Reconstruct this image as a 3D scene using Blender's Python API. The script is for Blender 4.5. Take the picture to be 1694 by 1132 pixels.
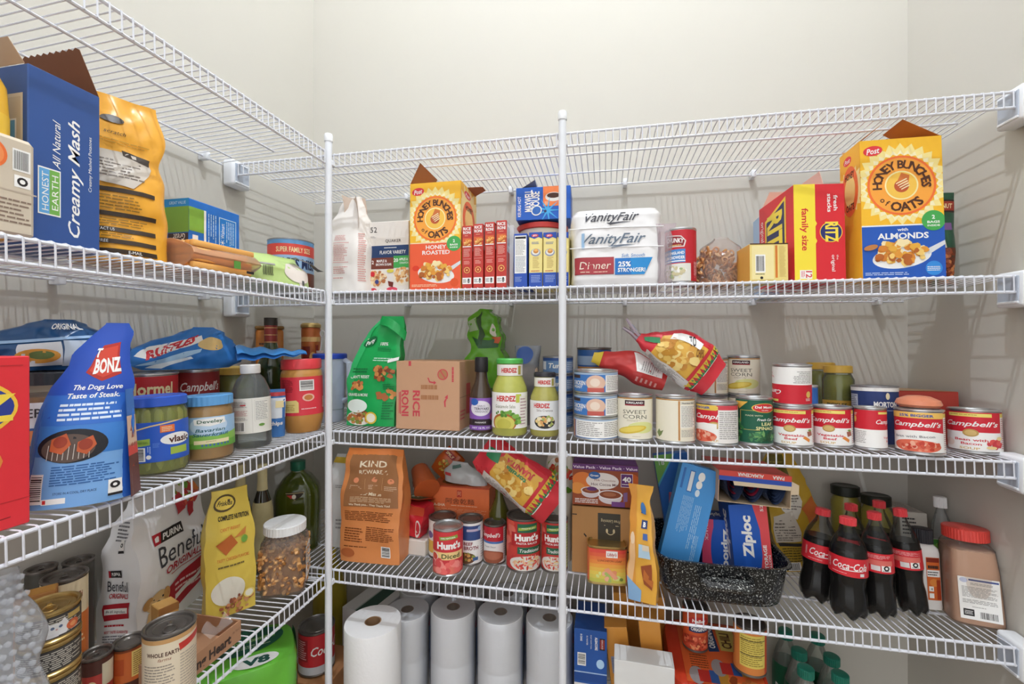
import bpy, bmesh, math, random
from mathutils import Vector, Matrix, noise

for _o in list(bpy.data.objects):
    bpy.data.objects.remove(_o)
SC = bpy.context.scene
COL = SC.collection
R = math.radians
RND = random.Random(7)

# ---------------------------------------------------------------- camera, world, lamps, exposure
F, CX, CY, YAW, CZ = 741.0, 847.0, 563.5, 0.2039, 1.30      # focal length and centre in pixels of a 1694x1132 frame
cam = bpy.data.cameras.new('camera')
cam.sensor_width = 36.0
cam.lens = F / 1694 * 36.0
cam.shift_y = -(566 - CY) / 1694
cam.clip_start = 0.02
camo = bpy.data.objects.new('camera', cam)
camo.location = (0, 0, CZ)
camo.rotation_euler = (R(90), 0, YAW)
COL.objects.link(camo)
SC.camera = camo
SC.view_settings.view_transform = 'Standard'
SC.view_settings.look = 'None'
SC.view_settings.gamma = 1.0
SC.view_settings.use_curve_mapping = False
SC.view_settings.exposure = 0.17

wd = bpy.data.worlds.new('hallway_daylight')
SC.world = wd
wd.use_nodes = True
_nt = wd.node_tree
_tc = _nt.nodes.new('ShaderNodeTexCoord')
_sx = _nt.nodes.new('ShaderNodeSeparateXYZ')
_mr = _nt.nodes.new('ShaderNodeMapRange')
_cr = _nt.nodes.new('ShaderNodeValToRGB')
_nt.links.new(_tc.outputs['Generated'], _sx.inputs[0])
_nt.links.new(_sx.outputs['Z'], _mr.inputs['Value'])
_mr.inputs['From Min'].default_value = -1.0
_mr.inputs['From Max'].default_value = 1.0
_nt.links.new(_mr.outputs['Result'], _cr.inputs[0])
_cr.color_ramp.elements[0].position = 0.30                 # the dim floor of the hallway
_cr.color_ramp.elements[0].color = (0.23, 0.20, 0.17, 1)
_cr.color_ramp.elements[1].position = 0.58                 # its bright walls and ceiling
_cr.color_ramp.elements[1].color = (0.975, 0.985, 1.0, 1)
_nt.links.new(_cr.outputs[0], _nt.nodes['Background'].inputs[0])
_nt.nodes['Background'].inputs[1].default_value = 1.4

LAMP = (0.02, 0.43, 3.40)
ld = bpy.data.lights.new('ceiling_bulb', 'POINT')
ld.energy = 57
ld.shadow_soft_size = 0.005
ld.color = (0.87, 0.95, 1.04)
lo = bpy.data.objects.new('ceiling_bulb', ld)
lo.location = LAMP
COL.objects.link(lo)

# ---------------------------------------------------------------- materials
def lin(c):
    return c / 12.92 if c <= 0.04045 else ((c + 0.055) / 1.055) ** 2.4

def hexc(h):
    h = h.lstrip('#')
    return tuple(lin(int(h[i:i + 2], 16) / 255) for i in (0, 2, 4))

MATS = {}
def M(col, rough=0.45, metal=0.0, coat=0.0, var=0.05, scale=40.0, bump=0.0, spec=0.4, gain=1.3):
    key = (col, rough, metal, coat, var, scale, bump, spec, gain)
    if key in MATS:
        return MATS[key]
    m = bpy.data.materials.new('paint_' + col.lstrip('#'))
    m.use_nodes = True
    nt = m.node_tree
    b = nt.nodes['Principled BSDF']
    c = tuple(1 - (1 - x) ** gain for x in hexc(col))
    tc = nt.nodes.new('ShaderNodeTexCoord')
    nz = nt.nodes.new('ShaderNodeTexNoise')
    nz.inputs['Scale'].default_value = scale
    nz.inputs['Detail'].default_value = 3
    nt.links.new(tc.outputs['Object'], nz.inputs['Vector'])
    mx = nt.nodes.new('ShaderNodeMix')
    mx.data_type = 'RGBA'
    mx.inputs[6].default_value = tuple(x * (1 - var) for x in c) + (1,)
    mx.inputs[7].default_value = tuple(min(1, x * (1 + var)) for x in c) + (1,)
    nt.links.new(nz.outputs['Fac'], mx.inputs[0])
    nt.links.new(mx.outputs[2], b.inputs['Base Color'])
    b.inputs['Roughness'].default_value = rough
    b.inputs['Metallic'].default_value = metal
    b.inputs['Coat Weight'].default_value = coat
    b.inputs['Coat Roughness'].default_value = 0.08
    b.inputs['Specular IOR Level'].default_value = spec
    if bump:
        bp = nt.nodes.new('ShaderNodeBump')
        bp.inputs['Strength'].default_value = bump
        bp.inputs['Distance'].default_value = 0.004
        nt.links.new(nz.outputs['Fac'], bp.inputs['Height'])
        nt.links.new(bp.outputs['Normal'], b.inputs['Normal'])
    MATS[key] = m
    return m

def clear(col='#ffffff', alpha=0.12, rough=0.06, gloss=0.5):
    """thin clear plastic or glass: tinted see-through with a Fresnel gloss"""
    key = ('clear', col, alpha, rough, gloss)
    if key in MATS:
        return MATS[key]
    m = bpy.data.materials.new('clear_' + col.lstrip('#'))
    m.use_nodes = True
    nt = m.node_tree
    out = nt.nodes['Material Output']
    nt.nodes.remove(nt.nodes['Principled BSDF'])
    tr = nt.nodes.new('ShaderNodeBsdfTransparent')
    tr.inputs[0].default_value = hexc(col) + (1,)
    gl = nt.nodes.new('ShaderNodeBsdfGlossy')
    gl.inputs['Roughness'].default_value = rough
    df = nt.nodes.new('ShaderNodeBsdfDiffuse')
    df.inputs[0].default_value = hexc(col) + (1,)
    lw = nt.nodes.new('ShaderNodeLayerWeight')
    lw.inputs[0].default_value = 0.25
    m1 = nt.nodes.new('ShaderNodeMixShader')
    m1.inputs[0].default_value = alpha
    nt.links.new(tr.outputs[0], m1.inputs[1])
    nt.links.new(df.outputs[0], m1.inputs[2])
    m2 = nt.nodes.new('ShaderNodeMixShader')
    mt = nt.nodes.new('ShaderNodeMath')
    mt.operation = 'MULTIPLY'
    mt.inputs[1].default_value = 0.8
    nt.links.new(lw.outputs['Fresnel'], mt.inputs[0])
    nt.links.new(mt.outputs[0], m2.inputs[0])
    nt.links.new(m1.outputs[0], m2.inputs[1])
    nt.links.new(gl.outputs[0], m2.inputs[2])
    nt.links.new(m2.outputs[0], out.inputs['Surface'])
    MATS[key] = m
    return m

def speckle(base, dots, scale=260, amount=0.62, rough=0.2):
    key = ('speckle', base, dots, scale)
    if key in MATS:
        return MATS[key]
    m = bpy.data.materials.new('speckled_enamel')
    m.use_nodes = True
    nt = m.node_tree
    b = nt.nodes['Principled BSDF']
    tc = nt.nodes.new('ShaderNodeTexCoord')
    nz = nt.nodes.new('ShaderNodeTexNoise')
    nz.inputs['Scale'].default_value = scale
    nz.inputs['Detail'].default_value = 2
    nt.links.new(tc.outputs['Object'], nz.inputs['Vector'])
    cr = nt.nodes.new('ShaderNodeValToRGB')
    cr.color_ramp.elements[0].position = amount
    cr.color_ramp.elements[0].color = hexc(base) + (1,)
    cr.color_ramp.elements[1].position = amount + 0.04
    cr.color_ramp.elements[1].color = hexc(dots) + (1,)
    nt.links.new(nz.outputs['Fac'], cr.inputs[0])
    nt.links.new(cr.outputs[0], b.inputs['Base Color'])
    b.inputs['Roughness'].default_value = rough
    MATS[key] = m
    return m

WHITE_WIRE = M('#e4e6ee', rough=0.35, var=0.02, gain=1)
KRAFT = M('#9a6a48', rough=0.75, var=0.08)
TIN = M('#c4c6c8', rough=0.28, metal=0.9, var=0.03)
TIN_DARK = M('#6f6a66', rough=0.35, metal=0.75, var=0.05)
TIN_GOLD = M('#b79a62', rough=0.3, metal=0.85, var=0.04)

# ---------------------------------------------------------------- geometry builder
TEXTS = {}
def text_mesh(s, bold, shear):
    key = (s, bold, shear)
    if key not in TEXTS:
        c = bpy.data.curves.new('lettering', 'FONT')
        c.body = s
        c.size = 1
        c.offset = bold
        c.shear = shear
        c.resolution_u = 2
        c.fill_mode = 'FRONT'
        o = bpy.data.objects.new('lettering', c)
        me = bpy.data.meshes.new_from_object(o)
        vs = [(v.co.x, v.co.y) for v in me.vertices]
        fs = [tuple(p.vertices) for p in me.polygons]
        bpy.data.objects.remove(o)
        bpy.data.curves.remove(c)
        bpy.data.meshes.remove(me)
        TEXTS[key] = (vs, fs)
    return TEXTS[key]

class Art:
    """flat printed artwork on a W x H metre panel; x and y are percentages, y counts down from the top"""
    def __init__(s, W, H):
        s.W, s.H, s.el = W, H, []
    def P(s, x, y):
        return ((x / 100 - 0.5) * s.W, (1 - y / 100) * s.H)
    def add(s, vs, fs, m, lift=0):
        if not vs:
            return
        xs = [v[0] for v in vs]
        ys = [v[1] for v in vs]
        bb = (min(xs), max(xs), min(ys), max(ys))
        ly = 1
        for e in s.el:
            b = e[3]
            if bb[0] < b[1] and bb[1] > b[0] and bb[2] < b[3] and bb[3] > b[2]:
                ly = max(ly, e[4] + 1)
        s.el.append((vs, fs, m, bb, ly + lift))
    def poly(s, pts, m):
        vs = [s.P(*p) for p in pts]
        s.add(vs, [tuple(range(len(vs)))], m)
        return s
    def rect(s, x0, y0, x1, y1, m):
        return s.poly([(x0, y1), (x1, y1), (x1, y0), (x0, y0)], m)
    def ell(s, cx, cy, rx, ry, m, n=28, rot=0):
        """rx in percent of W; ry None: a true circle"""
        c = s.P(cx, cy)
        a = rx / 100 * s.W
        b = a if ry is None else ry / 100 * s.H
        cr, sr = math.cos(R(rot)), math.sin(R(rot))
        vs = []
        for i in range(n):
            t = 2 * math.pi * i / n
            p, q = a * math.cos(t), b * math.sin(t)
            vs.append((c[0] + p * cr - q * sr, c[1] + p * sr + q * cr))
        s.add(vs, [tuple(range(n))], m)
        return s
    def burst(s, cx, cy, r1, r2, n, m):
        c = s.P(cx, cy)
        vs = []
        for i in range(2 * n):
            t = math.pi * i / n
            r = (r1 if i % 2 else r2) / 100 * s.W
            vs.append((c[0] + r * math.cos(t), c[1] + r * math.sin(t)))
        vs.append(c)
        k = 2 * n
        s.add(vs, [(i, (i + 1) % k, k) for i in range(k)], m)
        return s
    def text(s, t, x, y, h, m, w=None, bold=0.0, shear=0.0, rot=0, align='c'):
        """h: capital height in percent of H; w: width in percent of W (along the line)"""
        vs, fs = text_mesh(t, bold, shear)
        if not vs:
            return s
        x0 = min(v[0] for v in vs)
        x1 = max(v[0] for v in vs)
        along = s.H if abs(rot) in (90, 270) else s.W
        across = s.W if abs(rot) in (90, 270) else s.H
        k = h / 100 * across / 0.73
        kx = k if w is None else (w / 100 * along) / max(1e-6, x1 - x0)
        c = s.P(x, y)
        off = {'c': (x0 + x1) / 2, 'l': x0, 'r': x1}[align]
        cr, sr = math.cos(R(rot)), math.sin(R(rot))
        o = []
        for a, b in vs:
            p, q = (a - off) * kx, (b - 0.365) * k
            o.append((c[0] + p * cr - q * sr, c[1] + p * sr + q * cr))
        s.add(o, fs, m)
        return s
    def arc(s, t, cx, cy, rad, a0, a1, h, m, bold=0.0, inside=False):
        """letters round a circle: rad in percent of W, angles in degrees counter-clockwise from +x, h in percent of W"""
        c = s.P(cx, cy)
        r = rad / 100 * s.W
        k = h / 100 * s.W / 0.73
        ws = []
        for ch in t:
            if ch == ' ':
                ws.append(0.35)
            else:
                v = text_mesh(ch, bold, 0)[0]
                ws.append(max(p[0] for p in v) - min(p[0] for p in v) + 0.12)
        tot = sum(ws)
        acc = 0
        for ch, wd_ in zip(t, ws):
            mid = (acc + wd_ / 2) / tot
            acc += wd_
            if ch == ' ':
                continue
            ang = R(a0 + (a1 - a0) * mid)
            vs, fs = text_mesh(ch, bold, 0)
            x0 = min(v[0] for v in vs)
            x1 = max(v[0] for v in vs)
            rt = ang - math.pi / 2 if not inside else ang + math.pi / 2
            cr, sr = math.cos(rt), math.sin(rt)
            o = []
            for a, b in vs:
                p, q = (a - (x0 + x1) / 2) * k, (b - 0.365) * k
                o.append((c[0] + r * math.cos(ang) + p * cr - q * sr, c[1] + r * math.sin(ang) + p * sr + q * cr))
            s.add(o, fs, m)
        return s
    def flip(s):
        s.el = [([(-p[0], s.H - p[1]) for p in e[0]], e[1], e[2], (-e[3][1], -e[3][0], s.H - e[3][3], s.H - e[3][2]), e[4]) for e in s.el]
    def lines(s, x0, y0, x1, y1, n, m, fill=0.42, ragged=0.3):
        """rows of unreadable small print"""
        vs, fs = [], []
        for i in range(n):
            ya = y0 + (y1 - y0) * (i + 0.3) / n
            yb = ya + (y1 - y0) / n * fill
            xe = x0 + (x1 - x0) * (1 - ragged * RND.random() ** 2)
            x = x0
            while x < xe - 0.5:
                wv = min(xe - x, (x1 - x0) * (0.06 + 0.16 * RND.random()))
                k = len(vs)
                vs += [s.P(x, yb), s.P(x + wv * 0.86, yb), s.P(x + wv * 0.86, ya), s.P(x, ya)]
                fs.append((k, k + 1, k + 2, k + 3))
                x += wv
        s.add(vs, fs, m)
        return s
    def vlines(s, x0, y0, x1, y1, n, m, fill=0.42):
        vs, fs = [], []
        for i in range(n):
            xa = x0 + (x1 - x0) * (i + 0.3) / n
            xb = xa + (x1 - x0) / n * fill
            y = y0
            ye = y1 - (y1 - y0) * 0.3 * RND.random() ** 2
            while y < ye - 0.5:
                wv = min(ye - y, (y1 - y0) * (0.06 + 0.16 * RND.random()))
                k = len(vs)
                vs += [s.P(xa, y + wv * 0.86), s.P(xb, y + wv * 0.86), s.P(xb, y), s.P(xa, y)]
                fs.append((k, k + 1, k + 2, k + 3))
                y += wv
        s.add(vs, fs, m)
        return s
    def barcode(s, x0, y0, x1, y1, n=22, vert=False, bg=True):
        if bg:
            s.rect(x0, y0, x1, y1, INK_WHITE)
        dx, dy = (x1 - x0) * 0.08, (y1 - y0) * 0.08
        vs, fs = [], []
        for i in range(n):
            f0 = i / n
            f1 = f0 + (0.25 + 0.5 * RND.random()) / n
            k = len(vs)
            if vert:
                a, b = y0 + dy + (y1 - y0 - 2 * dy) * f0, y0 + dy + (y1 - y0 - 2 * dy) * f1
                vs += [s.P(x0 + dx, b), s.P(x1 - dx, b), s.P(x1 - dx, a), s.P(x0 + dx, a)]
            else:
                a, b = x0 + dx + (x1 - x0 - 2 * dx) * f0, x0 + dx + (x1 - x0 - 2 * dx) * f1
                vs += [s.P(a, y1 - dy), s.P(b, y1 - dy), s.P(b, y0 + dy), s.P(a, y0 + dy)]
            fs.append((k, k + 1, k + 2, k + 3))
        s.add(vs, fs, INK_BLACK)
        return s
    def blobs(s, cx, cy, rx, ry, n, r, mats, seed=1, squash=0.8):
        """a heap of small rounded pieces inside an ellipse; r in percent of W"""
        q = random.Random(seed)
        for i in range(n):
            a = q.random() * 2 * math.pi
            d = math.sqrt(q.random())
            x, y = cx + rx * d * math.cos(a), cy + ry * d * math.sin(a)
            c = s.P(x, y)
            rr = r / 100 * s.W * (0.6 + 0.7 * q.random())
            rot = q.random() * math.pi
            vs = []
            for j in range(9):
                t = 2 * math.pi * j / 9
                k = rr * (0.8 + 0.35 * q.random())
                p, z = k * math.cos(t), k * squash * math.sin(t)
                vs.append((c[0] + p * math.cos(rot) - z * math.sin(rot), c[1] + p * math.sin(rot) + z * math.cos(rot)))
            s.add(vs, [tuple(range(9))], mats[i % len(mats)], 0)
        return s

INK_BLACK = M('#221f20', rough=0.5)
INK_WHITE = M('#f4f2ee', rough=0.45, var=0.02)
INK_GREY = M('#8d8a88', rough=0.5)

def key(v, ks):
    """linear interpolation through (v, value) pairs"""
    if v <= ks[0][0]:
        return ks[0][1]
    for (a, x), (b, y) in zip(ks, ks[1:]):
        if v <= b:
            t = (v - a) / (b - a) if b > a else 0
            t = t * t * (3 - 2 * t)
            return x + (y - x) * t
    return ks[-1][1]

class G:
    def __init__(s):
        s.bm = bmesh.new()
        s.m = []
    def mi(s, m):
        if m not in s.m:
            s.m.append(m)
        return s.m.index(m)
    def face(s, vs, m, smooth=False):
        try:
            f = s.bm.faces.new(vs)
        except ValueError:
            return None
        f.material_index = s.mi(m)
        f.smooth = smooth
        return f
    def quad(s, pts, m):
        return s.face([s.bm.verts.new(p) for p in pts], m)
    def box(s, x0, x1, y0, y1, z0, z1, m, bev=0.0, seg=1, xf=None):
        b = bmesh.new()
        bmesh.ops.create_cube(b, size=1)
        for v in b.verts:
            v.co = ((x0 + x1) / 2 + v.co.x * (x1 - x0), (y0 + y1) / 2 + v.co.y * (y1 - y0), (z0 + z1) / 2 + v.co.z * (z1 - z0))
        if bev:
            bmesh.ops.bevel(b, geom=b.edges[:], offset=bev, segments=seg, affect='EDGES', profile=0.5)
        s.merge(b, m, xf, smooth=seg > 1)
        return s
    def merge(s, b, m, xf=None, smooth=False):
        k = s.mi(m)
        mp = {}
        for v in b.verts:
            mp[v] = s.bm.verts.new(xf @ v.co if xf else v.co)
        for f in b.faces:
            try:
                n = s.bm.faces.new([mp[v] for v in f.verts])
                n.material_index = k
                n.smooth = smooth
            except ValueError:
                pass
        b.free()
    def lathe(s, prof, m, n=32, c=(0, 0), xf=None, sq=None):
        """prof: list of (r, z) or (r, z, material) from bottom to top; sq=(p, ax, ay): superellipse section"""
        rings = []
        for p in prof:
            r, z = p[0], p[1]
            if r < 1e-6:
                v = Vector((c[0], c[1], z))
                rings.append([s.bm.verts.new(xf @ v if xf else v)])
                continue
            ring = []
            for i in range(n):
                a = 2 * math.pi * i / n
                ca, sa = math.cos(a), math.sin(a)
                k = 1.0
                ax = ay = 1.0
                if sq:
                    k = (abs(ca) ** sq[0] + abs(sa) ** sq[0]) ** (-1 / sq[0])
                    ax, ay = sq[1], sq[2]
                v = Vector((c[0] + r * k * ca * ax, c[1] + r * k * sa * ay, z))
                ring.append(s.bm.verts.new(xf @ v if xf else v))
            rings.append(ring)
        for j, (a, b) in enumerate(zip(rings, rings[1:])):
            mm = prof[j + 1][2] if len(prof[j + 1]) > 2 else m
            for i in range(n):
                k = (i + 1) % n
                if len(a) == 1 and len(b) == 1:
                    break
                if len(a) == 1:
                    s.face([a[0], b[k], b[i]], mm, True)
                elif len(b) == 1:
                    s.face([a[i], a[k], b[0]], mm, True)
                else:
                    s.face([a[i], a[k], b[k], b[i]], mm, True)
        return s
    def tube(s, path, r, m, n=6, cap=True):
        pts = [Vector(p) for p in path]
        rings = []
        up = None
        for i, p in enumerate(pts):
            d = (pts[min(i + 1, len(pts) - 1)] - pts[max(i - 1, 0)]).normalized()
            if up is None:
                up = Vector((0, 0, 1)) if abs(d.z) < 0.9 else Vector((1, 0, 0))
            x = d.cross(up).normalized()
            up = x.cross(d).normalized()
            rr = r[i] if isinstance(r, (list, tuple)) else r
            rings.append([s.bm.verts.new(p + rr * (math.cos(2 * math.pi * k / n) * x + math.sin(2 * math.pi * k / n) * up)) for k in range(n)])
        for a, b in zip(rings, rings[1:]):
            for k in range(n):
                s.face([a[k], a[(k + 1) % n], b[(k + 1) % n], b[k]], m, True)
        if cap:
            s.face(rings[0][::-1], m)
            s.face(rings[-1], m)
        return s
    def sheet(s, fn, nu, nv, m, wrap=False, smooth=True):
        """fn(u, v) with u, v in 0..1"""
        g = [[s.bm.verts.new(fn(i / nu, j / nv)) for i in range(nu if wrap else nu + 1)] for j in range(nv + 1)]
        for j in range(nv):
            for i in range(nu):
                k = (i + 1) % nu if wrap else i + 1
                mm = m(( i + .5) / nu, (j + .5) / nv) if callable(m) else m
                s.face([g[j][i], g[j][k], g[j + 1][k], g[j + 1][i]], mm, smooth)
        return g
    def slab(s, pts, th, m, xf=None):
        """a flat polygon in x-z given a thickness along y"""
        b = bmesh.new()
        f = b.faces.new([b.verts.new((p[0], 0, p[1])) for p in pts])
        r = bmesh.ops.extrude_face_region(b, geom=[f])
        for v in r['geom']:
            if isinstance(v, bmesh.types.BMVert):
                v.co.y += th
        bmesh.ops.recalc_face_normals(b, faces=b.faces[:])
        s.merge(b, m, xf)
        return s
    def blob(s, c, r, m, sx=1, sy=1, sz=1, sub=1, jit=0.0, rng=None, xf=None):
        b = bmesh.new()
        bmesh.ops.create_icosphere(b, subdivisions=sub, radius=1)
        rng = rng or RND
        for v in b.verts:
            k = r * (1 + jit * (rng.random() - 0.5))
            v.co = Vector((v.co.x * sx * k, v.co.y * sy * k, v.co.z * sz * k))
            if xf:
                v.co = xf @ v.co
            v.co += Vector(c)
        s.merge(b, m, None, True)
        return s
    def art(s, a, fn, cell=None, base=0.0003, step=0.00012):
        """print artwork a onto a surface: fn(x, y, lift) gives the 3-D point"""
        for vs, fs, m, bb, ly in a.el:
            k = s.mi(m)
            b = bmesh.new()
            vv = [b.verts.new((p[0], p[1], 0)) for p in vs]
            for f in fs:
                try:
                    b.faces.new([vv[i] for i in f])
                except ValueError:
                    pass
            hw = a.W / 2
            for co, no, out in (((-hw, 0, 0), (-1, 0, 0), bb[0] < -hw - 1e-6), ((hw, 0, 0), (1, 0, 0), bb[1] > hw + 1e-6), ((0, 0, 0), (0, -1, 0), bb[2] < -1e-6), ((0, a.H, 0), (0, 1, 0), bb[3] > a.H + 1e-6)):
                if out and b.faces:
                    bmesh.ops.bisect_plane(b, geom=b.verts[:] + b.edges[:] + b.faces[:], plane_co=co, plane_no=no, dist=1e-7, clear_outer=True)
            if cell:
                cu, cv = cell if isinstance(cell, tuple) else (cell, cell)
                for ax, lo_, hi_, c in ((0, bb[0], bb[1], cu), (1, bb[2], bb[3], cv)):
                    if not c:
                        continue
                    i = math.floor(lo_ / c) + 1
                    while i * c < hi_ - 1e-6:
                        co = [0, 0, 0]
                        no = [0, 0, 0]
                        co[ax] = i * c
                        no[ax] = 1
                        bmesh.ops.bisect_plane(b, geom=b.verts[:] + b.edges[:] + b.faces[:], plane_co=co, plane_no=no, dist=1e-6)
                        i += 1
            off = base + step * ly
            mp = {v: s.bm.verts.new(fn(v.co.x, v.co.y, off)) for v in b.verts}
            for f in b.faces:
                vs_ = [mp[v] for v in f.verts]
                if f.normal.z < 0:
                    vs_.reverse()
                try:
                    n = s.bm.faces.new(vs_)
                    n.material_index = k
                    n.smooth = bool(cell)
                except ValueError:
                    pass
            b.free()
        return s
    def build(s, name, parent=None, sharp=35, label=None):
        me = bpy.data.meshes.new(name)
        s.bm.normal_update()
        s.bm.to_mesh(me)
        s.bm.free()
        for m in s.m:
            me.materials.append(m)
        if sharp:
            me.set_sharp_from_angle(angle=R(sharp))
        o = bpy.data.objects.new(name, me)
        COL.objects.link(o)
        if parent:
            o.parent = parent
        if label:
            o['label'] = label
        return o

def tag(o, label, cat, group=None, kind=None):
    o['label'] = label
    o['category'] = cat
    if group:
        o['group'] = group
    if kind:
        o['kind'] = kind
    return o

def thing(name, label, cat, loc, rz=0.0, rx=0.0, ry=0.0, group=None):
    """an Empty at a thing's base; rz, rx (leaning back), ry (leaning sideways) in degrees"""
    o = bpy.data.objects.new(name, None)
    o.empty_display_size = 0.03
    COL.objects.link(o)
    o.location = loc
    o.rotation_mode = 'QUATERNION'
    q = Matrix.Rotation(R(rx), 3, 'X') @ Matrix.Rotation(R(ry), 3, 'Y') @ Matrix.Rotation(R(rz), 3, 'Z')
    o.rotation_quaternion = q.to_quaternion()
    return tag(o, label, cat, group)

# ---------------------------------------------------------------- room and shelf layout
XL, XR, YB, ZC = -0.972, 0.778, 1.36, 3.50
FRONT_Y, BACK_Y = 1.0, 1.342          # back shelving, front lip and rear rail
FRONT_X, BACK_X = -0.666, -0.958      # shelving along the side wall
SHELF_Z = [1.7636, 1.4221, 1.0781, 0.7342, 0.315]
TILT_B = [1.0, 3.0, 3.5, 5.5, 3.0]    # how far each back shelf sags to the wall at its far end, degrees
TILT_L = 2.0
LIP = 0.0326

def tilt_b(lv, x):
    return TILT_B[lv] * min(1, max(0, (x + 0.67) / 1.42))

def deck(side, lv, x, y):
    if side == 'B':
        return SHELF_Z[lv] - math.tan(R(tilt_b(lv, x))) * (y - FRONT_Y)
    return SHELF_Z[lv] - math.tan(R(TILT_L)) * (FRONT_X - x)

def ray(u, v):
    t = (u - CX) / F
    c, s = math.cos(YAW), math.sin(YAW)
    return (c * t - s, s * t + c, (CY - v) / F)

def atY(u, y):
    d = ray(u, CY)
    return d[0] * y / d[1]

def depth(x, y):
    return -math.sin(YAW) * x + math.cos(YAW) * y

def zat(v, x, y):
    return CZ + (CY - v) * depth(x, y) / F

def hit(sl, u, v):
    """where the sight line through a pixel of the photograph meets a shelf"""
    side, lv = sl[0], int(sl[1]) - 1
    d = ray(u, v)
    z = SHELF_Z[lv] + 0.003
    for _ in range(12):
        k = (z - CZ) / d[2]
        x, y = d[0] * k, d[1] * k
        z = deck(side, lv, x, y) + 0.003
    return Vector((x, y, z))

def base(sl, x, y):
    return Vector((x, y, deck(sl[0], int(sl[1]) - 1, x, y) + 0.0028))

def lean(sl, x):
    """a thing standing on a sagging shelf leans with it: rotation about x (back shelves) or y (side shelves)"""
    if sl[0] == 'B':
        return {'rx': -tilt_b(int(sl[1]) - 1, x)}
    return {'ry': -TILT_L}

def facing(x, y):
    """turn that makes a thing's front look at the viewer's place"""
    return math.degrees(math.atan2(-x, y))

WALL = M('#cbc7be', rough=0.85, var=0.012, scale=14, gain=1)
def wall(name, x0, x1, y0, y1, z0, z1, m=WALL):
    g = G()
    g.box(x0, x1, y0, y1, z0, z1, m)
    o = g.build(name)
    o['kind'] = 'structure'
    return o
wall('wall_back', XL - 0.1, XR + 0.1, YB, YB + 0.1, 0, ZC)
wall('wall_left', XL - 0.1, XL, -0.55, YB, 0, ZC)
wall('wall_right', XR, XR + 0.1, -0.55, YB, 0, ZC)
wall('ceiling', XL - 0.1, XR + 0.1, -0.55, YB + 0.1, ZC, ZC + 0.1, M('#efece6', rough=0.9, var=0.01))
wall('floor', XL - 0.1, XR + 0.1, -0.55, YB + 0.1, -0.1, 0, M('#8f7f6c', rough=0.6, var=0.12, scale=9))
for nm, a in (('baseboard_back', (XL, XR, YB - 0.014, YB)), ('baseboard_left', (XL, XL + 0.014, -0.55, YB - 0.014)), ('baseboard_right', (XR - 0.014, XR, -0.55, YB - 0.014))):
    wall(nm, a[0], a[1], a[2], a[3], 0, 0.09, M('#ecebe6', rough=0.5, var=0.01))

# the ceiling fixture that lights the pantry (above the frame)
t = thing('ceiling_light', 'small round ceiling light with a bare bulb above the pantry', 'light', (LAMP[0], LAMP[1], ZC))
g = G(); g.lathe([(0.0, -0.022), (0.05, -0.022), (0.062, -0.008), (0.062, 0.0)], M('#e8e6e0', rough=0.4)); g.build('canopy', t)
g = G(); g.lathe([(0.014, -0.075), (0.016, -0.07), (0.018, -0.022)], M('#d9d7d0', rough=0.4), n=16); g.build('socket', t)

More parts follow.
